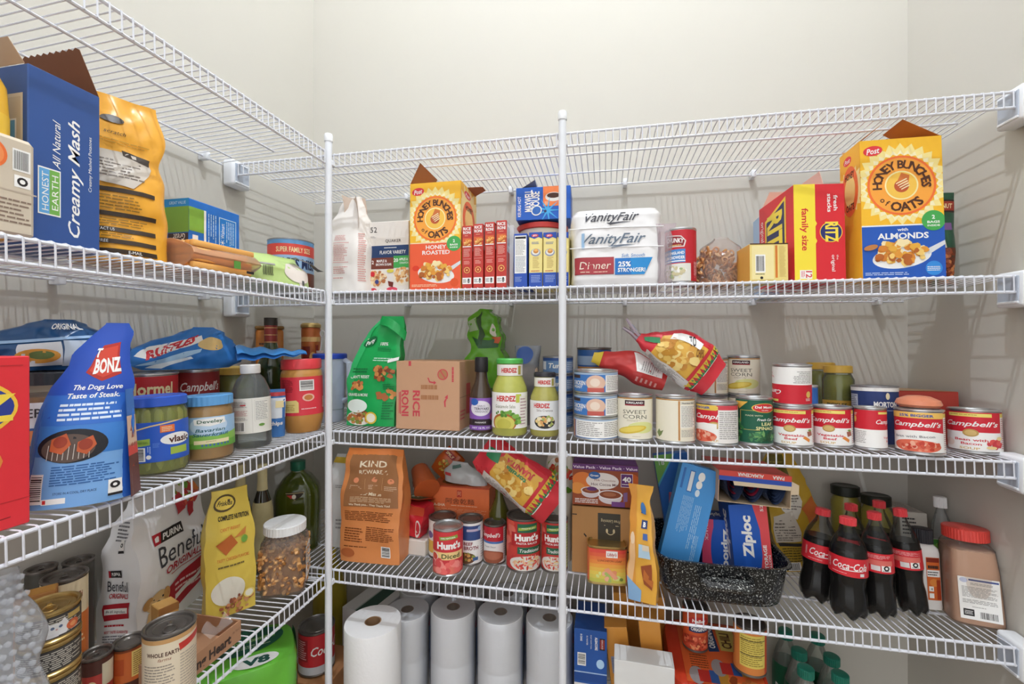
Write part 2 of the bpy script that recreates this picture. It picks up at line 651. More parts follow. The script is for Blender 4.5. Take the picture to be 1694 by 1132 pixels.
# ---------------------------------------------------------------- wire shelves
ORD = ['top', 'second', 'third', 'fourth', 'lowest']
def wire_shelf(side, lv):
    lab = {'B': '%s white wire shelf running along the back wall' % ORD[lv],
           'L': '%s white wire shelf along the side wall, meeting the corner pole' % ORD[lv]}[side]
    org = Vector((0, 0, SHELF_Z[lv]))
    t = thing('wire_shelf', lab, 'shelf', org, group='white wire shelves')
    if side == 'B':
        a0, a1, d0, d1 = XL + 0.02, XR - 0.02, FRONT_Y, BACK_Y
        def pt(a, d, dz):
            tl = R(tilt_b(lv, a))
            return Vector((a, d0 + (d - d0) - dz * -math.sin(tl), -(d - d0) * math.tan(tl) + dz))
    else:
        a0, a1, d0, d1 = -0.12, 0.972, FRONT_X, BACK_X
        def pt(a, d, dz):
            tl = R(TILT_L)
            return Vector((d - dz * math.sin(tl), a, -(d0 - d) * math.tan(tl) + dz))
    sg = 1 if side == 'B' else -1
    g = G()
    n = int((a1 - a0) / 0.0154)
    for i in range(n + 1):
        a = a0 + 0.004 + (a1 - a0 - 0.008) * i / n
        g.tube([pt(a, d1, 0.0002), pt(a, d0 + sg * 0.002, 0.0002), pt(a, d0 - sg * 0.0036, -0.0022), pt(a, d0 - sg * 0.0036, -LIP - 0.001)], 0.00125, WHITE_WIRE, n=5)
    g.build('deck_wires', t)
    for nm, d, dz, r, q0, q1 in (('front_rail', d0, -0.0036, 0.0029, 0, 0), ('lip_rail', d0, -LIP, 0.0029, 0, 0),
                                 ('cross_rail', d0 + sg * 0.115, -0.004, 0.0026, 0.02, 0.03), ('cross_rail', d0 + sg * 0.235, -0.004, 0.0022, 0.02, 0.03),
                                 ('back_rail', d1, -0.0036, 0.0024, 0, 0)):
        g = G()
        k = 14
        g.tube([pt(a0 + q0 + (a1 - a0 - q0 - q1) * i / k, d, dz) for i in range(k + 1)], r, WHITE_WIRE, n=8)
        g.build(nm, t)
    plastic = M('#dfe2e8', rough=0.4, var=0.02)
    dark = M('#aab2c0', rough=0.5)
    if side == 'B':
        for x0, x1, xo in ((XL + 0.002, XL + 0.034, 1), (XR - 0.034, XR - 0.002, -1)):
            g = G()
            zz = pt(x0, d0, 0).z
            y0 = d0 - 0.016
            g.box(x0, x1, y0, y0 + 0.06, zz - 0.060, zz + 0.007, plastic, 0.006, 3)
            xa = x1 if xo == 1 else x0
            g.box(xa - 0.0015, xa + 0.0015, y0 + 0.008, y0 + 0.053, zz - 0.052, zz - 0.002, dark, 0.001)  # raised darker panel paints in the shade of the bracket's open recess
            g.box(xa - 0.003, xa + 0.003, y0 + 0.008, y0 + 0.053, zz - 0.054, zz - 0.049, plastic, 0.001)
            g.build('end_bracket', t)
        for x in (-0.62, -0.28, 0.058, 0.40, 0.70):
            p = pt(x, d1, 0)
            g = G()
            g.box(x - 0.006, x + 0.006, d1 - 0.012, YB - 0.001, p.z - 0.012, p.z + 0.008, plastic, 0.002, 2)
            g.build('wall_clip', t)
    else:
        for y in (0.02, 0.32, 0.62, 0.92):
            p = pt(y, d1, 0)
            g = G()
            g.box(XL + 0.001, d1 + 0.012, y - 0.006, y + 0.006, p.z - 0.012, p.z + 0.008, plastic, 0.002, 2)
            g.build('wall_clip', t)
    return t
for lv in range(5):
    wire_shelf('B', lv)
    wire_shelf('L', lv)

def pole(x, y, ztop, label):
    t = thing('support_pole', label, 'pole', (x, y, 0), group='white poles carrying the shelves')
    m = M('#dcdfe6', rough=0.35, var=0.02)
    g = G(); g.lathe([(0, 0), (0.0085, 0.0), (0.0085, ztop - 0.016)], m, n=20); g.build('tube', t)
    g = G(); g.lathe([(0.0096, ztop - 0.019), (0.0100, ztop - 0.016), (0.0100, ztop - 0.003), (0.0088, ztop), (0, ztop)], M('#e6e8ec', rough=0.4), n=20); g.build('end_cap', t)
    for z in SHELF_Z:
        g = G(); g.box(-0.0105, 0.0105, 0.0, 0.0125, z - LIP - 0.002, z - LIP + 0.010, m, 0.0015); g.build('clamp', t)
pole(atY(543.5, 0.985), 0.985, zat(222, -0.66, 0.985), 'white shelf pole at the corner where the side and back shelves meet')
pole(atY(930.5, 0.985), 0.985, zat(185, -0.09, 0.985), 'white shelf pole standing in front of the middle of the back shelves')

# ---------------------------------------------------------------- builders for groceries
def carton(name, label, cat, loc, w, d, h, col, arts=None, rz=0, rx=0, ry=0, group=None, cols=None, bev=0.0012, part='carton', rough=0.4):
    """origin at the middle of the front bottom edge; front looks to -y"""
    t = thing(name, label, cat, loc, rz, rx, ry, group)
    carton_part(t, w, d, h, col, arts, cols, bev, part, rough)
    t['w'] = w
    for k in ('w',):
        del t[k]
    return t

def carton_part(t, w, d, h, col, arts=None, cols=None, bev=0.0012, part='carton', rough=0.4):
    g = G()
    g.box(-w / 2, w / 2, 0, d, 0, h, M(col, rough=rough, var=0.03), bev)
    fn = {'front': (w, h, lambda x, y, o: (x, -o, y)),
          'right': (d, h, lambda x, y, o: (w / 2 + o, d / 2 + x, y)),
          'left': (d, h, lambda x, y, o: (-w / 2 - o, d / 2 - x, y)),
          'top': (w, d, lambda x, y, o: (x, y, h + o)),
          'back': (w, h, lambda x, y, o: (-x, d + o, y))}
    for k, c in (cols or {}).items():
        W, H, f = fn[k]
        a = Art(W - 2 * bev, H - 2 * bev)
        a.rect(0, 0, 100, 100, M(c, rough=rough, var=0.03))
        g.art(a, lambda x, y, o, f=f: f(x, y + bev, o), base=0.0)
    for k, draw in (arts or {}).items():
        W, H, f = fn[k]
        a = Art(W, H)
        draw(a)
        g.art(a, f, base=0.0002)
    return g.build(part, t)

def flap(t, p0, p1, out, length, col, inset=0.0, thick=0.0007, name='flap', teeth=0, label=None):
    """a cardboard flap hinged on the edge p0-p1, folded towards the direction out"""
    a, b, o = Vector(p0), Vector(p1), Vector(out).normalized()
    e = b - a
    g = G()
    pts = [a, b]
    if teeth:
        for i in range(teeth * 2 + 1):
            f = 1 - i / (teeth * 2)
            pts.append(a + e * (inset + (1 - 2 * inset) * f) + o * (length * (1.0 if i % 2 else 0.95)))
    else:
        pts += [b - e * inset + o * length, a + e * inset + o * length]
    nrm = e.cross(o).normalized() * thick
    m = M(col, rough=0.7)
    v0 = [g.bm.verts.new(p) for p in pts]
    v1 = [g.bm.verts.new(p + nrm) for p in pts]
    g.face(v0, m)
    g.face(v1[::-1], m)
    for i in range(len(pts)):
        k = (i + 1) % len(pts)
        g.face([v0[k], v0[i], v1[i], v1[k]], m)
    return g.build(name, t, label=label)

def can_parts(t, r, h, base='#ffffff', draw=None, top='steel', ring=False, turn=0, rim=0.0022, rough=0.32, label_gap=0.006, z0=0, xf=None, ribs=0):
    metal = {'steel': TIN, 'dark': TIN_DARK, 'gold': TIN_GOLD, 'grey': M('#8b8c90', rough=0.35, metal=0.6)}[top]
    g = G()
    prof = [(0, z0 + 0.002), (r - 0.004, z0 + 0.002), (r - 0.0015, z0), (r + rim * 0.5, z0 + 0.001), (r + rim * 0.5, z0 + 0.0035), (r - 0.0006, z0 + 0.005)]
    k = max(1, ribs)
    for i in range(k):
        a = z0 + 0.005 + (h - 0.010) * (i + 0.5) / k
        prof += [(r - 0.0006 - (0.0012 if ribs else 0), a)]
    prof += [(r - 0.0006, z0 + h - 0.005), (r + rim * 0.5, z0 + h - 0.0035), (r + rim * 0.5, z0 + h - 0.0008), (r - 0.001, z0 + h), (r - 0.0032, z0 + h - 0.0015), (r - 0.004, z0 + h - 0.0055), (r * 0.86, z0 + h - 0.0055)]
    g.lathe(prof, TIN if top == 'steel' else metal, n=40)
    g.build('can_body', t)
    if base:
        g = G()
        g.lathe([(r, z0 + label_gap), (r, z0 + h - label_gap)], M(base, rough=rough, var=0.02), n=48)
        if draw:
            a = Art(math.pi * r, h - 2 * label_gap)
            draw(a)
            off = R(turn)
            g.art(a, lambda x, y, o: ((r + o) * math.sin(x / r + off), -(r + o) * math.cos(x / r + off), z0 + label_gap + y), cell=(r * 0.14, None))
        g.build('label', t)
    g = G()
    zl = z0 + h - 0.0055
    g.lathe([(r * 0.86, zl), (r * 0.84, zl + 0.001), (r * 0.8, zl + 0.0002), (r * 0.66, zl + 0.0002), (r * 0.64, zl + 0.001), (r * 0.6, zl + 0.0002), (0, zl + 0.0002)], metal, n=40)
    lid = g.build('lid', t)
    if ring:
        g = G()
        q = []
        for i in range(21):
            a = 2 * math.pi * i / 20
            q.append((r * 0.24 * math.cos(a), -r * 0.32 + r * 0.33 * math.sin(a), zl + 0.0025))
        g.tube(q, 0.0011, metal, n=6, cap=False)
        g.tube([(0, 0, zl + 0.002), (0, r * 0.2, zl + 0.0022)], 0.0035, metal, n=8)
        g.build('pull_ring', lid)
    return t

def can(name, label, cat, loc, r, h, base='#ffffff', draw=None, rz=None, group=None, rx=0, ry=0, **kw):
    if rz is None:
        rz = facing(loc[0], loc[1])
    t = thing(name, label, cat, loc, rz, rx, ry, group)
    return can_parts(t, r, h, base, draw, **kw)

def wrap_label(t, r, z0, z1, base, draw=None, span=math.pi, turn=0, name='label', rough=0.4, parent=None, sq=None, full=True, ax=None, lift=0.0003):
    """a printed label round a straight-sided jar or bottle"""
    g = G()
    a0 = -span / 2
    k = max(8, int(span / 0.12))
    off = R(turn)
    fx = lambda x, y, o: ((r + lift + o) * math.sin(x / r + off), -(r + lift + o) * math.cos(x / r + off), z0 + y)
    m = M(base, rough=rough, var=0.02)
    W = span * r
    g.sheet(lambda u, v: fx((u - 0.5) * W, v * (z1 - z0), 0), k, 1, m)
    if draw:
        a = Art(W, z1 - z0)
        draw(a)
        g.art(a, fx, cell=(r * 0.14, None))
    return g.build(name, parent or t)

def lathe_part(t, name, prof, m, n=36, sq=None, label=None, xf=None):
    g = G()
    g.lathe(prof, m, n=n, sq=sq, xf=xf)
    return g.build(name, t, label=label)

def ribbed_lid(t, r, z0, z1, m, ribs=36, name='lid', depth=0.0008, label=None):
    g = G()
    n = ribs * 4
    rings = []
    for rr, z, rb in ((r, z0, 1), (r, z1 - 0.0015, 1), (r - 0.0015, z1, 0), (0.0001, z1, 0)):
        rings.append([g.bm.verts.new(((rr + (depth if rb and (i // 2) % 2 else 0)) * math.cos(2 * math.pi * i / n), (rr + (depth if rb and (i // 2) % 2 else 0)) * math.sin(2 * math.pi * i / n), z)) for i in range(n)])
    for a, b in zip(rings, rings[1:]):
        for i in range(n):
            g.face([a[i], a[(i + 1) % n], b[(i + 1) % n], b[i]], m, True)
    return g.build(name, t, label=label)

def bag_part(t, H, ws, th, mat, draw=None, cx=((0, 0),), cy=((0, 0),), zz=None, wr=0.003, ws_scale=18.0, seed=0, nu=36, nv=42, name='bag', back=None, pw=2.2, pe=0.6, cell=0.012, seal=0.0, W=None, xf=None, lip=None, mats=None):
    """a soft pack: ws / th are half width and half thickness against height 0..1"""
    so = Vector((seed * 3.7, seed * 1.3, 0))
    def P(u, v, sd, lift=0.0):
        w = key(v, ws)
        q = max(0.0, 1 - abs(u) ** pw) ** pe
        z = key(v, zz) if zz else v * H
        x = key(v, cx) + w * u
        n = noise.noise(Vector((u * w * ws_scale, v * H * ws_scale, sd * 5)) + so) + 0.5 * noise.noise(Vector((u * w * ws_scale * 2.3, v * H * ws_scale * 2.1, sd * 9)) + so)
        n2 = noise.noise(Vector((v * H * ws_scale * 1.2, 3.3, u * 1.5)) + so)
        edge = min(1.0, q * 1.6)
        y = key(v, cy) + sd * (key(v, th) * q + lift) + wr * n * edge * (0.35 + 0.65 * q)
        x += wr * 0.9 * n2 * abs(u)
        p = Vector((x, y, z))
        return xf @ p if xf else p
    g = G()
    fm = mats if mats else mat
    g.sheet(lambda u, v: P(u * 2 - 1, v, -1), nu, nv, fm)
    b = back or mat
    g.sheet(lambda u, v: P(1 - u * 2, v, 1), nu, nv, b)
    # close the bottom
    lo = [g.bm.verts.new(P(-1 + 2 * i / nu, 0, -1)) for i in range(nu + 1)]
    hi = [g.bm.verts.new(P(-1 + 2 * i / nu, 0, 1)) for i in range(nu + 1)]
    for i in range(nu):
        g.face([lo[i + 1], lo[i], hi[i], hi[i + 1]], b if not callable(b) else mat, True)
    if draw:
        wm = W or 2 * max(k[1] for k in ws)
        a = Art(wm, H)
        draw(a)
        g.art(a, lambda x, y, o: P(max(-1, min(1, x / (wm / 2))), max(0, min(1, y / H)), -1, 0.0011 + o * 1.6), cell=cell)
    return g.build(name, t, sharp=60)

def bag(name, label, cat, loc, H, ws, th, mat, draw=None, rz=0, rx=0, ry=0, group=None, **kw):
    t = thing(name, label, cat, loc, rz, rx, ry, group)
    bag_part(t, H, ws, th, mat, draw, **kw)
    return t

def boxspot(sl, u0, u1, y, vt):
    """front-bottom middle, width and height of a box whose front stands in the plane y"""
    x0, x1 = atY(u0, y), atY(u1, y)
    xm = (x0 + x1) / 2
    p = base(sl, xm, y)
    return p, x1 - x0, zat(vt, xm, y) - p.z

def cylspot(sl, u, wpx, vb=None, y=None, vt=None):
    """centre, radius and height of a can seen wpx wide; vb: row of its lowest front edge, or y of its centre"""
    if vb is not None:
        f = hit(sl, u, vb)
        d = Vector((f.x, f.y, 0)).normalized()
        p = f.copy()
        for _ in range(4):
            D = depth(p.x, p.y)
            tt = (u - CX) / F
            r = wpx * D / (2 * F * math.sqrt(1 + tt * tt))
            p = f + d * r
    else:
        x = atY(u, y)
        p = Vector((x, y, 0))
        D = depth(x, y)
        tt = (u - CX) / F
        r = wpx * D / (2 * F * math.sqrt(1 + tt * tt))
    p = base(sl, p.x, p.y)
    h = zat(vt, p.x, p.y) - p.z if vt is not None else None
    return p, r, h

def ink(c, rough=0.42):
    return M(c, rough=rough, var=0.02)

W_, K_ = INK_WHITE, INK_BLACK

# ================================================================ second shelf, back wall
def oats_art(kind):
    yel, ylt, org, brn, red = ink('#f3b02c'), ink('#f8dc8a'), ink('#ee6a33'), ink('#4c2a1c'), ink('#d8343a')
    def draw(a):
        a.rect(0, 0, 100, 62, yel)
        a.burst(50, 33, 58, 50, 26, ylt)
        a.burst(50, 34, 50, 44, 34, ink('#fbe9b8'))
        a.burst(50, 34, 45, 42, 30, yel)
        a.ell(50, 34, 42, None, org, 48)
        a.ell(50, 34, 39, None, ink('#f79a3c'), 48)
        a.ell(50, 34, 20.5, None, ink('#fbe3a0'), 40)
        a.ell(50, 34, 18.5, None, ink('#f2b84a'), 40)
        a.ell(50, 34.5, 9, None, ink('#b5502c'), 24)
        a.poly([(44, 32), (50, 25), (60, 27), (58, 34)], ink('#c86a34'))
        for k in range(4):
            a.poly([(43 + k * 2, 32.5 + k * 1.4), (56 + k * 1.0, 29 + k * 1.6), (57 + k, 29.7 + k * 1.6), (43.5 + k * 2, 33.2 + k * 1.4)], ink('#f6dcae'))
        a.arc('HONEY BUNCHES', 50, 34, 30, 188, -8, 11.5, brn, bold=0.03)
        a.arc('of', 50, 34, 30, 213, 240, 8, brn, bold=0.02, inside=True)
        a.arc('OATS', 50, 34, 30, 246, 318, 12.5, brn, bold=0.035, inside=True)
        a.ell(16, 8, 12, 3.6, red, 30, rot=8)
        a.text('Post', 16, 8, 4.2, W_, w=17, bold=0.02, shear=0.3, rot=8)
        if kind == 'roast':
            a.rect(0, 56, 100, 100, ink('#e35533'))
            a.rect(0, 56, 100, 57, ink('#f4c9a0'))
            a.text('HONEY', 52, 60.5, 3.8, W_, w=40, bold=0.02)
            a.text('ROASTED', 52, 65.5, 3.8, W_, w=54, bold=0.02)
            bowl = (52, 86)
        else:
            a.rect(0, 62, 100, 100, ink('#1f4fa8'))
            a.rect(0, 62, 100, 63, ink('#dfe8f6'))
            a.text('with', 50, 65.5, 2.2, W_, w=13, bold=0.02)
            a.text('ALMONDS', 50, 70, 4.2, W_, w=62, bold=0.03)
            bowl = (48, 85)
        a.ell(87, 58 if kind == 'roast' else 60, 14, None, ink('#3f9a4b'), 30)
        a.text('2', 87, 55.5 if kind == 'roast' else 57.5, 2.8, W_, bold=0.03)
        a.text('BAGS', 87, 59 if kind == 'roast' else 61, 1.6, W_, w=15, bold=0.03)
        a.text('INSIDE', 87, 61.5 if kind == 'roast' else 63.5, 1.3, W_, w=15, bold=0.02)
        a.ell(bowl[0], bowl[1], 36, 8, ink('#e9e7e4'), 36, rot=-8 if kind == 'roast' else 8)
        a.poly([(78, 80), (100, 74), (100, 77), (80, 84)], ink('#cfd2d6'))
        a.blobs(bowl[0] - 2, bowl[1] - 3, 31, 7.5, 70, 5.2, [ink('#e0a03c'), ink('#c9772c'), ink('#efc06a'), ink('#a85a24'), ink('#f5dba4'), ink('#d98d34')], seed=4)
        if kind != 'roast':
            a.ell(10, 78, 9, 1.9, ink('#b0713e'), 18, rot=15)
            a.ell(86, 93.5, 10, None, ink('#2f7fd0'), 24)
            a.lines(78, 92, 94, 95.5, 3, W_)
            a.lines(3, 95.5, 60, 98, 2, ink('#b9c8e6'))
        else:
            a.ell(88, 94, 8, None, ink('#d44a20'), 24)
            a.lines(4, 95, 55, 97.5, 2, ink('#f6cfa8'))
            a.ell(12, 80, 7, 2.6, ink('#d2361f'), 18)
    return draw

def oats_side(a):
    a.rect(0, 0, 100, 62, ink('#f0ad2e'))
    a.burst(50, 32, 70, 55, 20, ink('#f7dc90'))
    a.ell(50, 32, 40, 19, ink('#ee6a33'), 40)
    a.ell(50, 32, 26, 12, ink('#f6cf7a'), 40)
    a.text('HONEY', 50, 20, 5, ink('#4c2a1c'), w=46, bold=0.03)
    a.text('OATS', 50, 44, 5, ink('#4c2a1c'), w=40, bold=0.03)
    a.ell(40, 8, 20, 3.4, ink('#d8343a'), 24)
    a.text('Post', 40, 8, 3.4, W_, w=28, bold=0.02, shear=0.3)

# cereal box, honey roasted
p, w, h = boxspot('B2', 678, 762, 1.03, 301)
t = carton('cereal_box', 'open yellow and red cereal box with a spoon of honey flakes, by red rice boxes', 'box', p, w, 0.13, h, '#f0ad2e',
           {'front': oats_art('roast'), 'right': oats_side}, cols={'right': '#e8b145'}, group='honey oat cereal boxes', **lean('B2', p.x))
flap(t, (-w / 2, 0.0, h), (-w / 2, 0.12, h), (0.35, 0.05, 0.8), 0.058, '#8a5a3c', 0.02)
flap(t, (-w / 2 + 0.02, 0.128, h), (w / 2, 0.128, h), (0.2, 0.25, 0.32), 0.035, '#8a5a3c', 0.1)
flap(t, (w / 2, 0.05, h), (w / 2, 0.12, h), (0.9, 0.2, 0.25), 0.035, '#9a6644', 0.3)
# cereal box with almonds
p, w, h = boxspot('B2', 1427, 1566, 1.025, 224)
t = carton('cereal_box', 'open cereal box, yellow above and blue below with almonds, beside a bag of nuts', 'box', p, w, 0.075, h, '#f0ad2e',
           {'front': oats_art('almond'), 'left': oats_side}, cols={'right': '#e8b145'}, group='honey oat cereal boxes', rz=1, **lean('B2', p.x))
flap(t, (-w / 2, 0.002, h), (-w / 2, 0.073, h), (0.75, 0, 0.6), 0.062, '#a5683d', 0.05)
flap(t, (w / 2, 0.002, h), (w / 2, 0.073, h), (-0.95, 0, 0.62), 0.075, '#a5683d', 0.05)
flap(t, (-w / 2 + 0.005, 0.074, h), (w / 2 - 0.005, 0.074, h), (0.0, 0.6, 0.5), 0.03, '#b27a4c', 0.08)

# flour bag
p, w, h = boxspot('B2', 528, 602, 1.03, 318)
pap = M('#e9e2dc', rough=0.7, var=0.03)
def flour(a):
    pk = ink('#c98a84')
    a.lines(30, 42, 62, 48, 4, pk); a.rect(29, 50, 64, 50.6, pk); a.rect(29, 70, 64, 70.6, pk)
    a.lines(30, 52, 62, 69, 11, pk); a.lines(30, 74, 62, 82, 4, pk); a.lines(30, 85, 60, 87, 1, pk)
    a.lines(84, 40, 96, 90, 22, pk)
t = bag('flour_bag', 'white paper flour bag with red print and a folded top, behind the corner pole', 'bag', p, h, [(0, w * .5), (.45, w * .5), (.7, w * .44), (.86, w * .3), (1, w * .2)],
        [(0, .045), (.4, .045), (.7, .034), (.9, .014), (1, .01)], pap, flour, cx=[(0, 0), (.7, 0), (1, .004)], cy=[(0, .05), (1, .05)], pw=6, pe=.5, wr=.004, seed=3, cell=.015)
g = G(); g.sheet(lambda u, v: Vector((-.012 + .05 * u + .012 * v * (1 - v), .02 + .02 * math.sin(u * 4) + .012 * v, h * (1.0 - .04 * u - .2 * v) - .03 * u * v)), 10, 6, M('#cbb6a6', rough=.75)); g.sheet(lambda u, v: Vector((.038 - .05 * u + .012 * v * (1 - v), .05 + .01 * v, h * (.99 - .2 * v) - .02 * v)), 8, 6, M('#cbb6a6', rough=.75)); g.build('folded_top', t, label='folded brown paper top')

# oatmeal box
def quaker(a):
    navy, brn, grn = ink('#223a63'), ink('#6d3529'), ink('#3d9a4a')
    a.text('52', 11, 11, 8, K_, w=17); a.lines(3, 20, 17, 23, 2, INK_GREY)
    a.text('QUAKER', 61, 27.5, 4.2, ink('#3a2a26'), w=40, bold=.01)
    a.rect(0, 34, 100, 51, navy); a.lines(38, 36, 75, 38.5, 1, W_)
    a.text('FLAVOR VARIETY', 60, 43.5, 5, W_, w=66, bold=.02)
    a.rect(0, 51, 62, 67, brn); a.rect(62, 49, 100, 66, grn)
    a.text('12', 7, 57, 5, W_, bold=.02); a.text('MAPLE &', 32, 55.5, 3.8, W_, w=26, bold=.02); a.text('BROWN SUGAR', 37, 60.5, 3.4, W_, w=40, bold=.02)
    a.text('20', 68, 55, 5, W_, bold=.02); a.text('APPLES &', 87, 54, 3.6, W_, w=22, bold=.02); a.text('CINNAMON', 88, 59, 3.2, W_, w=22)
    a.ell(20, 80, 26, 12, ink('#e9ddc9'), 30); a.blobs(20, 79, 23, 10, 46, 5, [ink('#c98a5a'), ink('#e2b07f'), ink('#b06b40'), ink('#efd0a4')], 5)
    a.ell(84, 78, 24, 13, ink('#e9ddc9'), 30); a.blobs(85, 77, 20, 11, 40, 5, [ink('#d59a5c'), ink('#e6bb85'), ink('#c07f4a')], 6)
    a.ell(9, 74, 6, None, ink('#cc2b35')); a.ell(20, 85, 5, None, ink('#39407a')); a.ell(10, 97, 9, 3.5, ink('#c62a38')); a.ell(58, 96, 14, 3.5, ink('#d6455a')); a.poly([(48, 84), (62, 86), (60, 93), (50, 91)], ink('#6a2a22')); a.ell(54, 70, 9, 2.5, ink('#d6c54a'))
p, w, h = boxspot('B2', 611, 676, 1.07, 366)
carton('oatmeal_box', 'white oatmeal variety box with navy band and fruit bowls, beside the flour bag', 'box', p, w, .1, h, '#e6ded6', {'front': quaker}, **lean('B2', p.x))

# four boxes of flavoured rice
def rice(a):
    a.text('RICE', 50, 5, 4.6, W_, w=76, bold=.03); a.text('RONI', 50, 11, 4.6, W_, w=76, bold=.03); a.lines(28, 15.5, 72, 17, 1, ink('#f0c8a0'))
    a.rect(8, 20, 92, 33, ink('#c9582f')); a.blobs(50, 27, 38, 5.5, 34, 11, [ink('#e79a4c'), ink('#d87a34'), ink('#f0b970')], 8); a.rect(8, 33, 92, 34.5, W_)
    a.lines(16, 37, 84, 50, 9, ink('#e6a598')); a.rect(10, 53, 90, 53.5, ink('#e6a598')); a.lines(20, 56, 80, 62, 3, ink('#e6a598'))
    a.ell(50, 71, 30, None, ink('#e2b15f'), 24); a.ell(50, 71, 23, None, ink('#a82a22'), 24); a.ell(50, 71, 10, None, ink('#e2b15f'), 14)
    a.rect(6, 83, 94, 93, W_); a.lines(12, 85, 50, 91, 3, K_); a.ell(68, 88, 13, 3.6, K_, 18); a.text('U', 68, 88, 4, W_)
us = [(764, 780.5), (782.5, 799), (801.5, 818), (820.5, 838)]
ws_ = ['beside the yellow cereal box', 'second from the cereal box', 'third from the cereal box', 'beside the blue corn muffin boxes']
for k, (a, b) in enumerate(us):
    p, w, h = boxspot('B2', a, b, 1.028, 373 - 3 * k)
    t = carton('rice_box', 'narrow red rice mix box standing on edge, ' + ws_[k], 'box', p, w, .125, h, '#b5342c', {'front': rice, 'right': lambda a: (a.rect(4, 4, 60, 40, W_), a.lines(8, 8, 56, 36, 12, INK_GREY), a.rect(4, 46, 96, 96, ink('#c84a3a')))},
               group='four rice mix boxes', cols={'right': '#d3c8c4' if k == 3 else '#b5342c'}, **lean('B2', p.x))

# corn muffin boxes
def muffin(a):
    bl = ink('#2146a0')
    a.poly([(0, 0), (100, 0), (100, 12), (70, 9), (40, 12), (0, 8)], bl); a.ell(45, 6, 26, 2.8, ink('#c8323e')); a.text('JIFFY', 45, 6, 3, W_, w=34, bold=.02)
    a.rect(0, 74, 100, 100, bl); a.lines(16, 78, 90, 92, 5, ink('#93a8d8')); a.lines(20, 17, 78, 22, 2, ink('#4a5b9a'))
    a.ell(50, 37, 36, 7, ink('#8b93b0'), 24); a.ell(50, 36, 29, 5.5, ink('#e8e4d8'), 24); a.ell(52, 34.5, 20, 4.2, ink('#c98238')); a.ell(52, 33, 14, 2.4, ink('#e8a95a'))
    a.lines(28, 45, 78, 66, 8, ink('#b89a5a')); a.lines(15, 69, 85, 72.5, 1, ink('#b8503a'))
mu = [(875, 897), (898.5, 920.5), (921.5, 940.5)]
for k, (a, b) in enumerate(mu):
    p, w, h = boxspot('B2', a, b, 1.03, 384)
    carton('muffin_mix_box', 'yellow and blue corn muffin mix box, ' + ['beside the box turned to its side panel', 'middle of three showing a muffin', 'partly behind the middle pole'][k], 'box', p, w, .1, h, '#ecd684', {'front': muffin}, group='corn muffin mix boxes', **lean('B2', p.x))
def nutri(a):
    a.rect(6, 4, 94, 74, W_); a.rect(10, 6, 90, 10, K_); a.lines(12, 12, 88, 40, 12, INK_GREY); a.lines(12, 42, 88, 72, 12, ink('#7c8596')); a.lines(10, 80, 60, 90, 4, ink('#8ea2d2'))
p, w, h = boxspot('B2', 850, 872, 1.03, 386)
carton('muffin_mix_box', 'blue corn muffin mix box turned to show its white nutrition panel', 'box', p, w, .1, h, '#2448a2', {'front': nutri}, group='corn muffin mix boxes', **lean('B2', p.x))
p, w, h = boxspot('B2', 841, 849.5, 1.06, 372)
carton('slim_box', 'slim white and blue box between the rice boxes and the corn muffin boxes', 'box', p, w, .09, h, '#d9d6d6', cols={'top': '#2d4ea0'}, **lean('B2', p.x))

# red-lidded tub behind the muffin boxes with the coffee box standing on it
p, r, h = cylspot('B2', 897, 104, y=1.215, vt=377)
r = min(r, .07)
t = thing('storage_tub', 'round tub with a dark red lid behind the corn muffin boxes, under the coffee box', 'tub', p, 0, **lean('B2', p.x))
lathe_part(t, 'tub', [(0, 0), (r * .84, 0), (r * .92, h - .012), (0, h - .012)], M('#c9c3bd', rough=.4))
lathe_part(t, 'lid', [(r * .95, h - .016), (r, h - .014), (r, h - .002), (r * .94, h), (0, h)], M('#a82f2c', rough=.4))
tubtop = p.z + h
def maxwell(a):
    a.rect(50, 0, 86, 60, ink('#ef7a44')); a.ell(69, 32, 15, 14, ink('#e7e2dc')); a.ell(69, 28, 12, 8, ink('#4a2a1c')); a.lines(53, 45, 60, 56, 3, ink('#ffd9c0'))
    a.text('MAXWELL', 23, 42, 14, W_, w=66, bold=.03, rot=90); a.text('HOUSE', 36, 42, 14, W_, w=56, bold=.03, rot=90)
    a.text('KEURIG HOT', 6, 58, 6, W_, w=62, bold=.01, rot=90); a.burst(58, 73, 5, 26, 9, ink('#3f9fe0')); a.ell(38, 72, 10, 15, W_, 20, rot=30); a.ell(38, 72, 8, 12, ink('#2b5fae'), 20, rot=30); a.ell(54, 75, 2.5, None, ink('#2a2a5a'))
x0, x1, yy = atY(854, 1.15), atY(944, 1.15), 1.15
xm = (x0 + x1) / 2
t = carton('coffee_box', 'blue and orange coffee pod box lying on the red-lidded tub', 'box', (xm, yy, tubtop + .005), x1 - x0, .11, zat(312, xm, yy) - tubtop, '#1d55b4', {'front': maxwell}, cols={'right': '#1a4ca4'}, rz=2)
flap(t, (-.055, .0, zat(312, xm, yy) - tubtop), (-.055, .1, zat(312, xm, yy) - tubtop), (.75, 0, .45), .038, '#8d857e', .02)

# clear plastic bag glimpsed behind the rice boxes
bag('plastic_bag', 'crumpled clear plastic bag behind the rice boxes', 'bag', base('B2', atY(822, 1.24), 1.24), .2, [(0, .06), (.6, .06), (1, .03)], [(0, .03), (.6, .035), (1, .004)], clear('#f1e6e6', .35, .2), wr=.008, seed=9)

